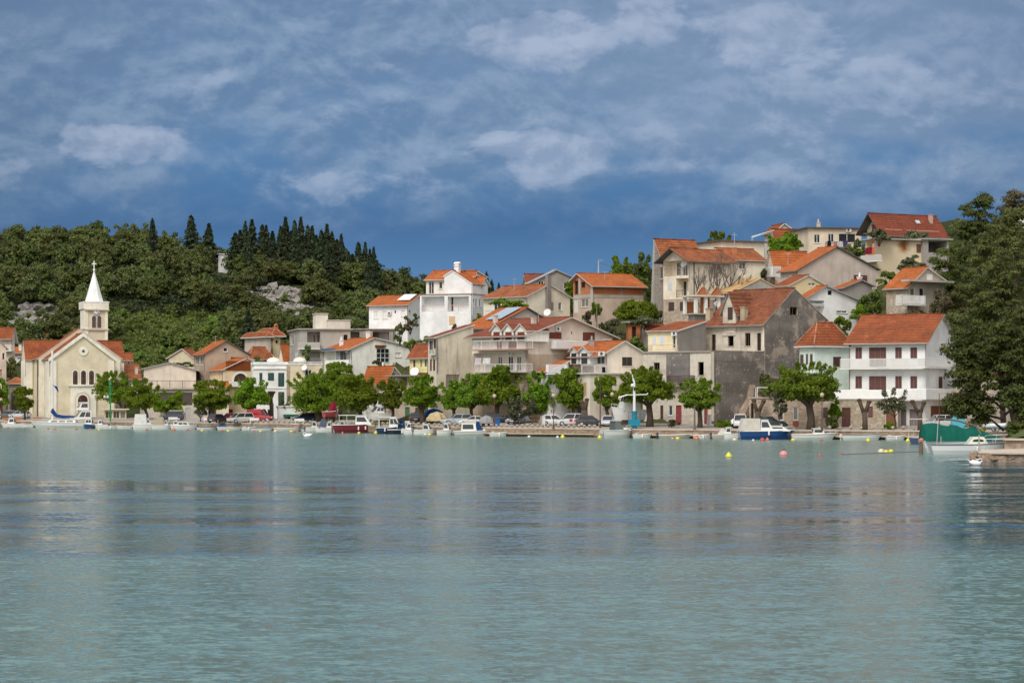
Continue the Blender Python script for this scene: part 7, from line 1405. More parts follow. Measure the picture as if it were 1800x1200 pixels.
# ------------------------------------------------------------------ cars
WHEEL = {}
def car(label, u0, u1, Y, head, col, kind='hatch', group=None, zoff=0.0):
    """head = direction the bonnet points (0 right, 180 left, 90 away from the camera)"""
    dims = dict(hatch=(3.9, 1.66, 1.42), sedan=(4.3, 1.7, 1.38), van=(4.2, 1.75, 1.95), suv=(4.3, 1.8, 1.72), mpv=(4.2, 1.75, 1.62), estate=(4.4, 1.72, 1.45), coupe=(4.3, 1.72, 1.32)); L, W, H = dims[kind]
    Y = float(Y); x = px((u0+u1)/2, Y); root = thing('parked_car' if kind != 'van' else 'parked_van', label, 'van' if kind == 'van' else 'car', (x, Y, gz(x, Y)+.03+zoff), R(head), group)
    h2 = L/2; zb = .52*H+.12 if kind not in ('van',) else .95
    # lower body: bevelled loft along the car
    st_ = [(-h2, .78, .42, zb-.16), (-h2+.12, .94, .28, zb-.02), (-h2+.5, 1.0, .22, zb), (.1, 1.0, .2, zb), (h2*.42, 1.0, .2, zb-.02), (h2*.55, .99, .2, zb-.05), (h2-.3, .93, .22, zb-.18), (h2-.05, .80, .3, zb-.28), (h2, .7, .42, zb-.34)]
    vs = []
    for (X, wf, zl, zh) in st_:
        w_ = W/2*wf; zh = max(zh, zl+.12); vs += [(X, -w_*.92, zl), (X, -w_, zl+.1), (X, -w_, (zl+zh)/2+.08), (X, -w_*.93, zh), (X, w_*.93, zh), (X, w_, (zl+zh)/2+.08), (X, w_, zl+.1), (X, w_*.92, zl)]
    n = len(st_); fs = [(i*8+k, (i+1)*8+k, (i+1)*8+(k+1) % 8, i*8+(k+1) % 8) for i in range(n-1) for k in range(8)]+[tuple(range(8))[::-1], tuple(range(8*(n-1), 8*n))]
    mb = MB(); mb.add(vs, fs); cp = gloss(col, .8)
    g_ = dict(hatch=(-h2+.12, -h2+.55, .25, .95), sedan=(-h2+.75, -h2+1.35, .25, .95), van=(-h2+.03, -h2+.08, .55, 1.15), suv=(-h2+.08, -h2+.35, .35, .95), mpv=(-h2+.08, -h2+.35, .55, 1.35), estate=(-h2+.1, -h2+.4, .25, .95), coupe=(-h2+.5, -h2+1.2, .1, 1.0))[kind]
    xa, xb, xc, xd = g_; wt = W/2*.74; wb = W/2*.90; zr = H-.05
    mb.hexa([(xb-.05, -wt, zr-.02), (xc+.05, -wt, zr-.02), (xc+.05, wt, zr-.02), (xb-.05, wt, zr-.02), (xb+.05, -wt*.93, zr+.06), (xc-.08, -wt*.93, zr+.06), (xc-.08, wt*.93, zr+.06), (xb+.05, wt*.93, zr+.06)])
    for sg in (-1, 1):
        for (x0_, x1_) in ((xa, xb), (xd, xc), ((xa+xd)/2+.05, (xb+xc)/2+.05)):
            mb.hexa([(x0_-.05, sg*wb, zb-.05), (x0_+.05, sg*wb, zb-.05), (x0_+.05, sg*(wb-.05), zb-.05), (x0_-.05, sg*(wb-.05), zb-.05), (x1_-.05, sg*(wt+.01), zr), (x1_+.05, sg*(wt+.01), zr), (x1_+.05, sg*(wt-.04), zr), (x1_-.05, sg*(wt-.04), zr)])
    if kind == 'van': mb.box(-h2+.04, -wb, zb-.05, .35, wb, H-.03)
    b_ = mb.build('body', cp, root); q = MB(); q.hexa([(xa, -wb+.02, zb-.03), (xd, -wb+.02, zb-.03), (xd, wb-.02, zb-.03), (xa, wb-.02, zb-.03), (xb, -wt+.01, zr), (xc, -wt+.01, zr), (xc, wt-.01, zr), (xb, wt-.01, zr)]); q.build('windows', glass((.02, .024, .028)), root)
    for (X, sg) in ((-h2*.62, 1), (-h2*.62, -1), (h2*.62, 1), (h2*.62, -1)):
        if 'w' not in WHEEL:
            t_ = MB(); n_ = 14; t_.add([(.31*math.cos(6.283*k/n_), y, .31*math.sin(6.283*k/n_)) for y in (-.1, .1) for k in range(n_)], [tuple(range(n_))[::-1], tuple(range(n_, 2*n_))]+[(k, (k+1) % n_, n_+(k+1) % n_, n_+k) for k in range(n_)]); o1 = t_.build('tyre_src', paint((.018, .018, .018), .8)); WHEEL['w'] = o1.data; bpy.data.objects.remove(o1)
            t_ = MB(); t_.add([(.2*math.cos(6.283*k/n_), y, .2*math.sin(6.283*k/n_)) for y in (-.112, .112) for k in range(n_)], [tuple(range(n_))[::-1], tuple(range(n_, 2*n_))]); o1 = t_.build('rim_src', paint((.42, .43, .45), .3)); WHEEL['r'] = o1.data; bpy.data.objects.remove(o1)
        wo = bpy.data.objects.new('wheel', WHEEL['w']); COL.objects.link(wo); wo.parent = root; wo.location = (X, sg*(W/2-.09), .31); ro_ = bpy.data.objects.new('rim', WHEEL['r']); COL.objects.link(ro_); ro_.parent = wo
    for sg in (-1, 1):
        q = MB(); q.box(h2-.16, sg*W*.36-.14, .55, h2-.01, sg*W*.36+.14, .70); q.build('headlight', paint((.70, .72, .74), .1), root)
        q = MB(); q.box(-h2-.02, sg*W*.38-.1, .62, -h2+.1, sg*W*.38+.1, .86); q.build('tail_light', paint((.40, .01, .01), .2), root)
        q = MB(); q.box(xd-.25, sg*(W/2+.02)-.08, zb+.02, xd-.1, sg*(W/2+.02)+.08, zb+.17); q.build('wing_mirror', cp, root)
    q = MB(); q.box(h2-.06, -.26, .36, h2+.02, .26, .47); q.box(-h2-.02, -.26, .42, -h2+.08, .26, .53); q.build('number_plate', paint((.75, .75, .74)), root)
    return root
car('silver hatchback half hidden by the spiky tree left of the church', 24, 46, 426, 160, (.50, .52, .54)); car('dark grey car at the left edge behind the cabin boat', 2, 24, 428, 185, (.08, .09, .10))
car('dark blue off-roader under the trees by the beige hall', 282, 322, 396, 178, (.015, .02, .05), 'suv'); car('black hatchback seen from behind, leftmost of the row with the red van', 370, 397, 380, 60, (.025, .03, .035)); car('small bright red car between the black hatchback and the silver one', 392, 417, 383, 235, (.42, .015, .02))
car('silver people carrier facing left between the red car and the red van', 404, 441, 378, 215, (.52, .52, .50), 'mpv'); car('red panel van on the promenade', 438, 478, 381, 350, (.36, .012, .02), 'van')
car('dark blue rounded car beside the white kiosk', 515, 553, 372, 200, (.015, .04, .10)); car('dark red car behind the red boat ashore', 549, 573, 376, 10, (.25, .02, .03), 'sedan')
car('black saloon with red tail lights under the forked tree', 713, 746, 347, 95, (.02, .022, .028), 'sedan'); car('silver-blue estate behind the beige tarpaulin', 781, 824, 333, 195, (.36, .42, .48), 'estate'); car('long silver coupe in front of the central trees', 806, 855, 327, 185, (.50, .49, .46), 'coupe'); car('dark blue car behind the central lamp', 858, 888, 331, 10, (.02, .03, .05), 'hatch')
car('grey-blue car low behind the bollards beside the rusty gate', 897, 919, 327, 250, (.22, .25, .30)); car('grey off-road car left of the lattice fence', 913, 937, 329, 20, (.20, .22, .23), 'suv')
car('white hatchback with a red tail light right of the lattice fence', 956, 991, 320, 8, (.68, .69, .70)); c1 = car('silver-white hatchback with a round red emblem on its door', 980, 1026, 318.5, 188, (.60, .61, .62), 'mpv'); car('white car mostly hidden behind the dark hatchback', 1008, 1040, 322, 6, (.68, .68, .68)); car('dark charcoal hatchback in front of the thick truncated trunk', 1012, 1062, 316, 6, (.035, .035, .045)); car('white car facing the water by the ashore cabin boat', 1056, 1082, 314, 262, (.62, .66, .70))
mb = MB(); n = 12; mb.add([(.1+.24*math.cos(6.283*k/n), .885, .72+.2*math.sin(6.283*k/n)) for k in range(n)], [tuple(range(n))]); mb.build('door_emblem', paint((.5, .03, .03)), c1); 
car('white off-roader facing the water beside the tilted dinghy', 1285, 1317, 301, 265, (.72, .72, .72), 'suv'); car('dark green estate behind the blue cruiser', 1330, 1377, 301, 355, (.008, .03, .025), 'estate'); car('silver off-roader in front of the brown garage door', 1634, 1665, 292, 192, (.50, .51, .52), 'suv')
# ------------------------------------------------------------------ promenade furniture
def lamp(label, u, v, Y, col=(.13, .05, .04)):
    x = px(u, Y); z0 = gz(x, Y); z1 = pz(v, Y)-z0; root = thing('street_lamp', label, 'lamp', (x, Y, z0)); mb = MB(); mb.lathe([(.14, 0), (.12, .5), (.06, .6), (.05, z1-.35), (.1, z1-.28), (.05, z1-.2)], 0, 0, 8); mb.build('pole', paint(col, .4), root)
    mb = MB(); mb.lathe([(.05, z1-.29), (.2, z1-.2), (.28, z1), (.2, z1+.2), (.05, z1+.29)], 0, 0, 12); mb.build('globe', gloss((.50, .40, .24), .3), root, smooth=True); mb = MB(); mb.lathe([(.12, z1+.28), (.08, z1+.36), (.02, z1+.42)], 0, 0, 8); mb.build('cap', paint(col, .4), root)
lamp('globe street lamp beside the thick-trunked tree above the red van', 450, 702, 386); lamp('globe street lamp in front of the tall central tree', 869, 696, 320); lamp('globe street lamp above the white hatchback', 973, 695, 312.5); lamp('globe street lamp between the brown post and the white mast', 1076, 693, 312); lamp('globe street lamp in front of the large bright tree on the right', 1445, 694, 290); lamp('globe street lamp at the left edge by the spiky tree', 2, 702, 422)
def post(label, u, vt, Y, r=.09, col=(.10, .05, .04), name='post', head=False, z0=None):
    x = px(u, Y); z0 = gz(x, Y) if z0 is None else z0; H = pz(vt, Y)-z0; root = thing(name, label, 'post', (x, Y, z0)); mb = MB(); mb.lathe([(r*1.5, 0), (r*1.3, .3), (r, .35), (r*.7, H)], 0, 0, 8); mb.build('pole', paint(col, .5), root)
    mb = MB()
    if head: mb.box(-.12, -.1, H-.02, .75, .1, H+.12)
    else: mb.lathe([(r, H), (r*1.2, H+.05), (r*.3, H+.12)], 0, 0, 8)
    mb.build('lamp_head' if head else 'cap', paint((.3, .3, .3) if head else col), root)
post('tall thin brown post on the quay edge left of the white mast', 1055, 672, 309.5); post('modern street lamp in front of the white garage wall', 1651, 692, 285, .06, (.12, .04, .04), 'street_lamp', True); post('wooden post beside the small bright tree', 1221, 714, 298, .12, (.14, .12, .11)); post('steel mooring pole standing on the pier', 1721, 767, 192, .07, (.32, .31, .30), 'mooring_pole', z0=.74); post('white pole with wires above the half-built brick house', 1052, 458, 400, .12, (.55, .55, .55), 'utility_pole', True); post('leaning wooden pole below the brick house', 1049, 538, 352, .11, (.16, .13, .11), 'utility_pole')
r = thing('navigation_light', 'bright green steel mast with two lamps by the pavilion', 'light mast', (px(194, 400), 400, gz(px(194, 400), 400))); mb = MB(); mb.tube([(0, 0, 0), (0, 0, 6.0)], .12, 8); mb.tube([(-.9, 0, 4.6), (.7, 0, 4.6)], .08, 6); mb.tube([(-.6, 0, 5.4), (.5, 0, 5.4)], .05, 6); mb.lathe([(.2, 6), (.25, 6.3), (.1, 6.7), (.02, 6.9)], 0, 0, 8); mb.build('pole', paint((.01, .22, .06), .4), r)
for x in (-.95, -.45): mb = MB(); mb.lathe([(.05, 3.9), (.2, 4.0), (.22, 4.3), (.05, 4.45)], x, 0, 8); mb.build('lamp', gloss((.6, .6, .58)), r)
r = thing('harbour_mast', 'white mast with cross-arms on a bright blue steel base', 'mast', (px(1115, 304.2), 304.2, 1.15)); mb = MB(); mb.lathe([(.19, 2.2), (.16, 4.5), (.12, 6.0)], 0, 0, 10); mb.tube([(-2.0, 0, 3.95), (-.9, 0, 4.3), (0, 0, 4.3), (1.55, 0, 4.35), (1.75, 0, 4.5)], .07, 6); mb.tube([(0, 0, 6.0), (-.15, 0, 6.4)], .09, 6); mb.tube([(-.15, 0, 6.0), (-.25, 0, 6.9)], .06, 5); mb.lathe([(.05, 5.3), (.22, 5.4), (.22, 5.6), (.05, 5.75)], -.25, 0, 8); mb.build('mast', gloss((.76, .76, .76)), r)
mb = MB(); mb.lathe([(.32, -.1), (.32, 2.25)], 0, 0, 12); mb.box(-.75, -.5, .35, .75, .5, 1.2); mb.build('base', paint((.01, .20, .30), .4), r); mb = MB(); mb.tube([(-.75, -.45, 1.2), (-.75, -.45, 2.1), (.75, -.45, 2.1), (.75, -.45, 1.2)], .03, 5); mb.tube([(-.75, .45, 1.2), (-.75, .45, 2.1), (.75, .45, 2.1), (.75, .45, 1.2)], .03, 5); mb.build('guard_rail', paint((.02, .12, .18)), r); mb = MB(); mb.lathe([(.12, 4.85), (.12, 5.3)], .02, -.22, 8); mb.build('lamp', paint((.02, .02, .03)), r)
BG = 'stone bollards lining the quay edge'
x = px(372, 384); bo = thing('bollard', 'small pale stone mushroom bollard on the quay edge', 'bollard', (0, 0, 0), 0, BG); mb = MB(); mb.lathe([(.12, 0), (.10, .2), (.18, .24), (.20, .32), (.14, .42), (.03, .46)], 0, 0, 10); mb.build('post', plaster((.36, .32, .27), .4), bo, smooth=True)
first = True
for u in list(np.arange(372, 1052, 9.1))+list(np.arange(1440, 1640, 18.5)):
    m_ = (u-900)/FPX; Y = float(shoreY(m_))+.55; s_ = random.uniform(.85, 1.15); loc = (m_*Y, Y, 1.16)
    if first: bo.location = loc; first = False
    else: copy_thing(bo, loc, 0, (s_, s_, s_))
def bench(label, u, Y):
    x = px(u, Y); root = thing('bench', label, 'bench', (x, Y, gz(x, Y)), R(5)); c = paint((.66, .65, .62))
    for nm, q in (('seat', (-.75, -.22, .40, .75, .22, .46)), ('backrest', (-.75, .2, .5, .75, .25, .85))): mb = MB(); mb.box(*q); mb.build(nm, c, root)
    for sg in (-1, 1): mb = MB(); mb.box(sg*.6-.05, -.2, 0, sg*.6+.05, .24, .40); mb.build('leg', c, root)
bench('white bench in front of the red van', 447, 375); bench('white bench in front of the dark blue rounded car', 526, 364); bench('white bench left of the black hatchback', 366, 381); bench('white bench by the dark blue off-roader', 304, 391)
# lattice fence, boxes, planters
r = thing('lattice_fence', 'brown wooden lattice panel between the parked cars', 'fence', (px(943, 317.5), 317.5, 1.4)); mb = MB()
for k in range(7): mb.box(-.68+k*.22, -.02, .05, -.63+k*.22, .02, 1.35)
mb.build('slats', wood((.16, .09, .05)), r); mb = MB(); [mb.box(-.7, .021, .1+k*.24, .7, .05, .15+k*.24) for k in range(6)]; mb.build('rails', wood((.16, .09, .05)), r)
def crate(label, u, Y, w, d_, h_, col, name, cat, lid=None):
    x = px(u, Y); root = thing(name, label, cat, (x, Y, gz(x, Y)), R(8)); mb = MB(); frust(mb, -w/2, w/2, d_/2, 0, h_, -.03, -.03, d_/2*1.05); mb.build('body', paint(col), root); mb = MB(); mb.box(-w/2-.05, -d_/2-.05, h_+.003, w/2+.05, d_/2+.05, h_+.08); mb.build('lid', paint(lid or tuple(c*.8 for c in col)), root)
crate('white upright cabinet beside the lattice fence', 954, 318, .55, .5, 1.35, (.66, .66, .64), 'cabinet', 'cabinet'); crate('blue rubbish bin by the central lamp', 874, 322, .6, .5, .95, (.01, .10, .35), 'rubbish_bin', 'bin'); crate('white meter box on the wall foot by the small bright tree', 1246, 305, .4, .3, 1.5, (.6, .6, .58), 'meter_box', 'box')
crate('orange planter box left of the spiky tree', 11, 418, 1.1, .5, .55, (.42, .16, .07), 'planter', 'planter'); crate('orange planter box right of the spiky tree', 31, 418, 1.2, .5, .6, (.42, .16, .07), 'planter', 'planter'); crate('low orange planter box in front of the church corner', 65, 416, 1.4, .5, .5, (.40, .18, .10), 'planter', 'planter')
crate('turquoise painted panel box beneath the huge pine', 1684, 284, 1.6, .6, 2.3, (.10, .42, .55), 'painted_booth', 'booth', (.6, .7, .72)); crate('small yellow crate by the inflatable dinghy', 1727, 277, .5, .4, .45, (.62, .36, .02), 'crate', 'crate')
def bike(label, u, Y, head, col):
    x = px(u, Y); r = thing('motorbike', label, 'motorbike', (x, Y, gz(x, Y)), R(head))
    for X in (-.65, .65): mb = MB(); n = 14; mb.tube([(X+.27*math.cos(6.283*k/n), 0, .3+.27*math.sin(6.283*k/n)) for k in range(n+1)], .06, 6); mb.build('wheel', paint((.02, .02, .02)), r)
    mb = MB(); frust(mb, -.1, .5, .17, .5, .95, .2, .1, .12); mb.build('fuel_tank', gloss(col), r); mb = MB(); mb.hexa([(-.85, -.13, .72), (0, -.15, .66), (0, .15, .66), (-.85, .13, .72), (-.95, -.1, .95), (0, -.12, .8), (0, .12, .8), (-.95, .1, .95)]); mb.build('seat', paint((.03, .03, .03)), r)
    mb = MB(); mb.box(-.2, -.15, .25, .35, .15, .55); mb.build('engine', paint((.12, .12, .12), .3), r); mb = MB(); mb.tube([(.65, .0, .3), (.45, 0, 1.0)], .04, 6); mb.tube([(.42, -.35, 1.05), (.45, 0, 1.0), (.42, .35, 1.05)], .03, 6); mb.build('handlebar', paint((.1, .1, .1), .3), r)
bike('red motorbike with a black seat on the quay at the right', 1762, 281, 170, (.40, .02, .02)); bike('dark red motorbike behind the inflatable dinghy', 1738, 283, 15, (.22, .01, .03))
# white pergola frame on the pink stone wall
r = thing('pergola', 'white tubular pergola frame on the terrace of the pink stone wall', 'pergola', (px(1345, 302), 302, pz(700, 302))); H = pz(681, 302)-pz(700, 302); mb = MB(); w_ = 27/FPX*302/2
for sx in (-w_, w_):
    for yy in (0, 2): mb.tube([(sx, yy, 0), (sx, yy, H)], .06, 6)
mb.build('post', paint((.7, .7, .68)), r); mb = MB(); mb.tube([(-w_, 0, H), (w_, 0, H), (w_, 2, H), (-w_, 2, H), (-w_, 0, H)], .06, 6); mb.build('beam', paint((.7, .7, .68)), r)
for u, vb_ in ((1336, 697), (1351, 699)): r = thing('flower_pot', 'red flower pot under the white pergola' if u < 1340 else 'brown flower pot at the right post of the white pergola', 'flower pot', (px(u, 301.6), 301.6, pz(702, 301.6))); mb = MB(); mb.lathe([(.15, 0), (.24, .5), (.26, .52), (.2, .5)], 0, 0, 10); mb.build('pot', paint((.40, .06, .03) if u < 1340 else (.25, .12, .07)), r); mobj('leaves', leafmesh('leaves', [(0, 0, .75, .3, .3, .3, 70)], .15, LEAF_S, int(u)), r)
# igloo shades on the green-shuttered house, antenna, tubular frame, wires
for lab, u in (('round cream igloo shade on the roof above the green shutters', 481), ('second cream igloo shade further right on the balustraded roof', 527)):
    Y = 406; r = thing('igloo_shade', lab, 'shade', (px(u, Y), Y, pz(641, Y)+.4)); mb = MB(); mb.lathe([(1.15, 0), (1.12, .3), (.95, .6), (.5, .8), (.03, .85)], 0, 0, 16); mb.build('shell', plaster((.66, .63, .55), .2), r, smooth=True); mb = MB(); mb.lathe([(.12, .84), (.12, .95), (.03, 1.0)], 0, 0, 8); mb.build('vent', plaster((.6, .55, .45), .2), r)
r = thing('antenna', 'television antenna on the flat roof behind the cream balcony house', 'antenna', (px(1291, 366), 366, pz(424, 366))); mb = MB(); mb.tube([(0, 0, -.5), (0, 0, 1.3)], .035, 5); [mb.tube([(-.35+k*.12, -.3, 1.0-k*.02), (-.35+k*.12, .3, 1.0-k*.02)], .02, 4) for k in range(7)]; mb.tube([(-.4, 0, 1.0), (.45, 0, .9)], .025, 4); mb.build('aerial', paint((.5, .5, .5)), r)
r = thing('handrail_frame', 'thin white tubular frame rising to the hilltop porch', 'handrail', (px(1321, 398), 398, pz(430, 398))); mb = MB(); a1 = px(1361, 398)-px(1321, 398); zt_ = pz(416, 398)-pz(430, 398)
for dy_ in (0, .8, 1.6): mb.tube([(dy_*.25, dy_, 0), (dy_*.25, dy_, zt_), (a1, dy_, zt_+1.1)], .045, 5)
mb.build('rails', paint((.72, .76, .82)), r)
for lab, (a, b) in {'overhead wire from the utility pole to the brick house': (at(1052, 462, 400), at(1022, 492, 372)), 'overhead wire from the utility pole to the stone house': (at(1053, 461, 400), at(1152, 462, 366)), 'cable sagging along the dark ruin wall': (at(1255, 634, 311.2), at(1404, 622, 322))}.items():
    pts = [a.lerp(b, k/12)+Vector((0, 0, -1.2*math.sin(math.pi*k/12)*(b-a).length/40)) for k in range(13)]; mb = MB(); mb.tube(pts, .022, 4); tag(mb.build('wire', paint((.03, .03, .03))), lab, 'wire')
# laundry and cloth
def washing(label, h, face, u0, u1, vt, vb_, col, off, name='laundry', cat='laundry'):
    x0, z0, x1, z1 = h.rect(face, u0, vt, u1, vb_, off); n = 6; mb = MB(); vs = []
    for i in range(n+1):
        for j in range(3): p = h.P(face, x0+(x1-x0)*i/n, z1+(z0-z1)*j/2, off+.05*math.sin(i*1.9+j)); vs += [p]
    mb.add(vs, [(i*3+j, (i+1)*3+j, (i+1)*3+j+1, i*3+j+1) for i in range(n) for j in range(2)]); o = mb.build(name, cloth(col)); o.location = (h.C.x, h.C.y, h.zb); o.rotation_euler = (0, 0, h.th); tag(o, label, cat); return o
HS = {o['label']: o for o in COL.objects if o.parent is None and 'label' in o}
FL = House(1540, 372, 1521, 1620, 24, 500, 421, ctrl=False); HT = House(1421.5, 392, 1420.5, 1514, 10, 470, 401, ctrl=False); AP = House(925, 331, 829.6, 1077, 42, 744, 589, ctrl=False); CG = House(1067, 326.5, 1007, 1133, 24, 657, 619, ctrl=False)
washing('dark red cloths hanging on the balcony of the rust-stained house', FL, 'B', 1521, 1533, 435, 447, (.22, .01, .04), 1.3); washing('orange towel beside the dark red cloths', FL, 'B', 1533, 1537, 435, 446, (.70, .16, .02), 1.3)
washing('black laundry at the left end of the hilltop balcony', HT, 'A', 1454.5, 1461, 423.5, 434, (.01, .01, .02), 1.15); washing('dusty pink laundry on the hilltop balcony', HT, 'A', 1465, 1471, 425, 434, (.38, .20, .20), 1.15); washing('white and grey laundry on the hilltop balcony', HT, 'A', 1474, 1481, 424, 434, (.55, .58, .64), 1.15); washing('purple laundry at the right of the hilltop balcony', HT, 'A', 1482, 1490, 423, 434, (.08, .05, .14), 1.15)
washing('pinkish white sheet in the left corner of the lower apartment balcony', AP, 'B', 846, 835, 629, 640, (.62, .54, .58), .8); washing('white sheet hung across the lower apartment balcony', AP, 'B', 862, 849, 629, 639, (.70, .70, .72), .8); washing('black coat hanging from the cream gable balcony', CG, 'A', 1058, 1064.5, 645, 657.5, (.008, .008, .012), .6)
x0, z0, x1, z1 = FL.rect('A', 1533, 427.5, 1543, 438, .7); mb = MB(); k_ = 6
for i in range(k_):
    for j in range(k_):
        p = [FL.P('A', x0+(x1-x0)*(i+a)/k_, z0+(z1-z0)*(j+b)/k_, .75+.06*math.sin((i+a)*.9)) for a, b in ((0, 0), (1, 0), (1, 1), (0, 1))]; mb.add(p, [(0, 1, 2, 3)], (i+j) % 2)
o = mb.build('flag', [cloth((.70, .69, .68)), cloth((.45, .01, .02))]); o.location = (FL.C.x, FL.C.y, FL.zb); o.rotation_euler = (0, 0, FL.th); tag(o, 'red and white chequered flag at the corner of the rust-stained house', 'flag')
# ------------------------------------------------------------------ buoys
BC = {'y': ((.66, .58, .03), 'yellow'), 'r': ((.45, .05, .03), 'red'), 'o': ((.55, .12, .04), 'orange'), 'w': ((.72, .71, .67), 'white'), 'p': ((.66, .24, .23), 'pink'), 'c': ((.60, .54, .38), 'cream')}
def buoy(u, v, c, sh, rp, where):
    Y = 21000/(v-700); m_ = (u-900)/FPX; Y = min(Y, float(shoreY(m_))-1.2); r_ = rp/FPX*Y; r = thing('buoy', f'{BC[c][1]} {"cone-topped" if sh == "c" else "round"} buoy {where}', 'buoy', (px(u, Y), Y, 0)); mb = MB()
    if sh == 'c': mb.lathe([(r_*.5, -r_*.4), (r_, 0), (r_*.95, r_*.35), (r_*.3, r_*1.25), (r_*.1, r_*1.4)], 0, 0, 12)
    else: mb.lathe([(r_*.3, -r_*.7), (r_*.85, -r_*.3), (r_, .12*r_), (r_*.8, .65*r_), (r_*.35, .98*r_), (.05*r_, 1.05*r_)], 0, 0, 12)
    mb.build('float', gloss(BC[c][0], .2), r, smooth=True); mb = MB(); mb.tube([(0, 0, r_*1.0), (0, 0, r_*1.35), (r_*.18, 0, r_*1.5), (r_*.3, 0, r_*1.3)], r_*.07, 5); mb.tube([(r_*.97*math.cos(k*.52), r_*.97*math.sin(k*.52), r_*-.02) for k in range(13)], r_*.09, 5); mb.build('ring', paint((.05, .05, .05)), r)
for q in ((1281, 803, 'y', 'c', 6.5, 'alone on open water, left of the big pink one'), (1377, 800, 'p', 'r', 8, 'and the largest one, floating on open water'), (1441, 801, 'r', 'c', 3.4, 'small and pointed, right of the large pink one'), (1479, 798, 'r', 'r', 3, 'lying flat near the mooring chain'), (1549, 795, 'c', 'r', 6.5, 'crusted, leftmost of the chained three'), (1557.5, 795, 'y', 'r', 4.8, 'in the middle of the chained three'), (1566, 794.5, 'y', 'r', 5.2, 'rightmost of the chained three'),
          (1526, 775, 'y', 'c', 4.2, 'below the plain white rowing boat bow'), (1596, 775.5, 'y', 'c', 4.4, 'left of the green-covered boat'), (1394, 774, 'y', 'r', 4, 'between the blue cruiser and the white open boat'), (1444, 774.5, 'r', 'r', 3.2, 'under the white open boat'), (1340, 774, 'r', 'r', 4.8, 'under the middle of the blue cruiser hull'), (1349, 773.5, 'o', 'c', 3.6, 'just right of the red one by the blue cruiser'), (1324, 774, 'w', 'r', 2.4, 'against the blue cruiser hull'), (1291, 774, 'c', 'r', 4.4, 'at the stern of the blue cruiser'),
          (1224.5, 772, 'o', 'c', 5.2, 'between the two small dinghies'), (1191, 771.5, 'y', 'r', 4, 'beside the pale green-grey dinghy'), (1182, 771.5, 'p', 'r', 3.2, 'left of the yellow one by the dinghy'), (1054, 770, 'y', 'c', 4.3, 'at the speedboat stern'), (989, 769, 'y', 'c', 4.3, 'below the stone quay wall with the dark car'), (980, 768.5, 'w', 'r', 2.8, 'left of the yellow cone below the quay wall'), (930, 768, 'w', 'r', 3, 'alone below the bare quay wall'), (869, 766.5, 'w', 'r', 2.2, 'at the bow of the brown-windowed boat'),
          (755, 764.5, 'y', 'r', 3.6, 'below the small cabin boat with wide windows'), (747.5, 764, 'w', 'r', 2.8, 'left of the yellow one by the small cabin boat'), (690, 762.5, 'y', 'r', 4.4, 'in front of the black-hulled boat'), (661, 761.5, 'y', 'r', 4.2, 'in front of the navy-hulled boat'), (631, 761.5, 'y', 'r', 3, 'at the dark red hull bow'), (602, 761.5, 'o', 'c', 2.4, 'against the dark red hull'), (512, 759, 'y', 'r', 3.2, 'by the long white rowing boat'), (518, 759.5, 'r', 'r', 3, 'touching the yellow one by the long rowing boat'), (484, 759, 'c', 'r', 3.8, 'at the stern of the long white rowing boat'),
          (458, 758.5, 'y', 'r', 3, 'under the rowing boat with the blue inside'), (447, 758.5, 'r', 'r', 2.6, 'left of the yellow one under the blue-lined boat'), (401, 758, 'y', 'r', 3.2, 'under the rowing boat with the blue bow cover'), (391, 758, 'r', 'r', 2.8, 'left of the yellow one under the blue bow cover'), (355, 757.5, 'y', 'r', 2.8, 'under the blue-rimmed rowing boat'), (330, 756.5, 'r', 'r', 2.8, 'under the low white cabin boat'), (305, 756.5, 'o', 'r', 4, 'at the stern of the low white cabin boat'), (258, 756, 'r', 'r', 2.6, 'between the white and beige covered boats'),
          (174, 755.5, 'y', 'r', 2.4, 'right of the tiny blue-hulled boat'), (159, 755, 'r', 'r', 2.6, 'under the tiny blue-hulled boat'), (134, 755, 'r', 'r', 2.6, 'under the sailing yacht stern'), (96, 755, 'o', 'r', 3, 'under the yacht window'), (85, 754.5, 'r', 'r', 2.2, 'near the yacht bow'), (14, 753, 'r', 'r', 2.6, 'under the far left cabin boat')): buoy(*q)
mb = MB(); pts = [at(1480+k*9, 799-k*.35+.6*math.sin(k), 21000/(99-k*.35)) for k in range(16)]; mb.tube([(p.x, p.y, .02) for p in pts], .03, 5); tag(mb.build('mooring_chain', paint((.12, .08, .06))), 'brown mooring chain floating between the buoys and the pier boats', 'chain')
r = thing('wooden_pile', 'weathered wooden pile at the stern of the green-covered boat', 'pile', (px(1619, 216), 216, 0)); mb = MB(); mb.lathe([(.17, -1), (.2, .4), (.15, 1.0)], 0, 0, 9); mb.build('pile', bark((.16, .11, .08)), r); mb = MB(); mb.lathe([(.05, 1.0), (.22, 1.1), (.24, 1.3), (.05, 1.42)], 0, 0, 10); mb.build('cap', paint((.55, .20, .12)), r)
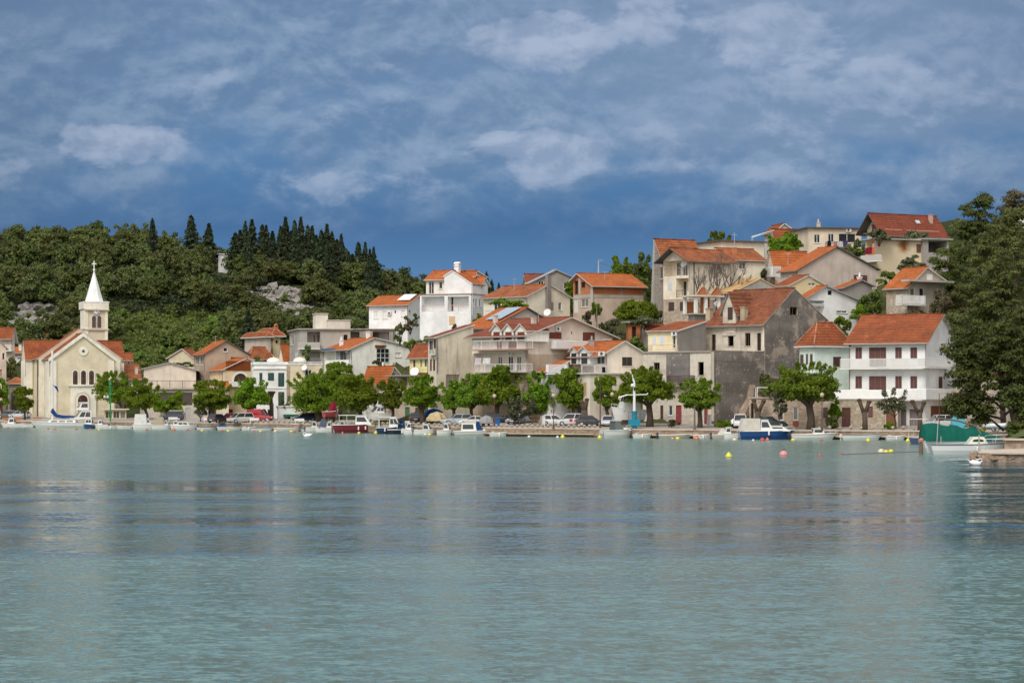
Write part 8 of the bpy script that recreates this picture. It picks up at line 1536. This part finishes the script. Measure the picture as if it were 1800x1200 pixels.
# ------------------------------------------------------------------ swans and a roofer
def swan(label, u, v, rz, s=1.0):
    Y = 21000/(v-700); r = thing('swan', label, 'swan', (px(u, Y), Y, 0), rz); mb = MB(); n = 12
    secs = [(-.62, .02, .34, .05), (-.48, .10, .28, .12), (-.25, .24, .22, .24), (.05, .28, .2, .27), (.32, .22, .18, .22), (.5, .08, .22, .12)]; vs = []
    for X, w_, zc, h_ in secs: vs += [(X*s, math.cos(6.283*k/n)*w_*s, (zc+math.sin(6.283*k/n)*h_)*s) for k in range(n)]
    ns_ = len(secs); mb.add(vs, [(i*n+k, i*n+(k+1) % n, (i+1)*n+(k+1) % n, (i+1)*n+k) for i in range(ns_-1) for k in range(n)]+[tuple(range(n))[::-1], tuple(range((ns_-1)*n, ns_*n))])
    mb.tube([(.40*s, 0, .28*s), (.60*s, 0, .42*s), (.58*s, 0, .60*s), (.40*s, 0, .64*s), (.22*s, .03*s, .56*s), (.08*s, .06*s, .50*s)], [.10*s, .075*s, .06*s, .055*s, .06*s, .045*s], 8)
    mb.tube([(-.5*s, 0, .38*s), (-.8*s, 0, .55*s)], [.07*s, .01], 6)
    mb.build('body', plaster((.80, .80, .78), .05), r, smooth=True); q = MB(); q.tube([(.08*s, .06*s, .50*s), (-.03*s, .08*s, .46*s)], [.035*s, .01*s], 6); q.build('beak', paint((.6, .22, .03)), r)
    for sg in (-1, 1): q = MB(); q.hexa([(-.55*s, sg*.08*s, .34*s), (.2*s, sg*.27*s, .2*s), (.3*s, sg*.2*s, .32*s), (-.3*s, sg*.1*s, .5*s), (-.6*s, sg*.05*s, .40*s), (.15*s, sg*.22*s, .36*s), (.2*s, sg*.12*s, .44*s), (-.3*s, sg*.02*s, .54*s)]); q.build('wing', plaster((.80, .80, .79), .05), r)
swan('white swan with its head tucked back, beside the stone pier', 1715, 818, R(5), .80); swan('distant white swan in front of the grey-hooded boat', 540, 768, R(180), .95)
def person(label, loc, rz, joints, shirt, trousers, hat):
    r = thing('person', label, 'person', loc, rz); names = list(joints); rad = dict(pel=.14, chest=.16, neck=.06, head=.105, top=.09, sl=.06, el=.045, hl=.035, fl_=.03, sr=.06, er=.045, hr=.035, kl=.075, al=.05, tl=.04, kr=.075, ar=.05, tr=.04)
    E = [('pel', 'chest'), ('chest', 'neck'), ('neck', 'head'), ('head', 'top'), ('chest', 'sl'), ('sl', 'el'), ('el', 'hl'), ('chest', 'sr'), ('sr', 'er'), ('er', 'hr'), ('pel', 'kl'), ('kl', 'al'), ('al', 'tl'), ('pel', 'kr'), ('kr', 'ar'), ('ar', 'tr')]
    me = bpy.data.meshes.new('body'); me.from_pydata([joints[k] for k in names], [(names.index(a), names.index(b)) for a, b in E], []); o = bpy.data.objects.new('body', me); COL.objects.link(o); o.parent = r
    m = o.modifiers.new('skin', 'SKIN')
    if not me.skin_vertices: pass
    for k, sv in zip(names, me.skin_vertices[0].data if me.skin_vertices else []): sv.radius = (rad.get(k, .05), rad.get(k, .05)); sv.use_root = (k == 'pel')
    o.modifiers.new('sub', 'SUBSURF').levels = 1; me.materials.append(paint((.45, .27, .19), .6))
    J = {k: Vector(v) for k, v in joints.items()}; q = MB(); q.tube([J['pel'], J['pel'].lerp(J['chest'], .6), J['chest'], J['neck']], [.17, .19, .20, .09], 10)
    for a in ('l', 'r'): q.tube([J['s'+a], J['s'+a].lerp(J['e'+a], .8)], [.085, .07], 8); 
    q.build('shirt', cloth(shirt), r, smooth=True); q = MB()
    for a in ('l', 'r'): q.tube([J['pel'], J['k'+a], J['a'+a]], [.15, .10, .075], 8)
    q.build('trousers', cloth(trousers), r, smooth=True); q = MB(); q.tube([J['head'].lerp(J['top'], .3), J['top']*1.0+(J['top']-J['head'])*.3], [.135, .08], 10); q.build('cap', cloth(hat), r, smooth=True)
    for a in ('l', 'r'): q = MB(); q.tube([J['a'+a], J['t'+a]], [.06, .05], 6); q.build('shoe', paint((.05, .04, .04)), r)
person('roof worker in a pale shirt and blue cap reaching up beside the brick walls', tuple(at(1259, 549, 333.5)-Vector((0, 0, .1))), R(0), dict(pel=(0, 0, .9), chest=(-.12, 0, 1.32), neck=(-.2, 0, 1.5), head=(-.27, -.02, 1.62), top=(-.32, -.02, 1.75), sl=(-.05, -.2, 1.42), el=(.2, -.25, 1.58), hl=(.45, -.25, 1.75), sr=(-.1, .2, 1.42), er=(.15, .22, 1.62), hr=(.42, .15, 1.8), kl=(-.05, -.12, .48), al=(-.12, -.14, .08), tl=(-.28, -.14, .03), kr=(.1, .12, .48), ar=(.12, .14, .08), tr=(-.04, .14, .03)), (.62, .62, .66), (.03, .05, .14), (.01, .05, .30))
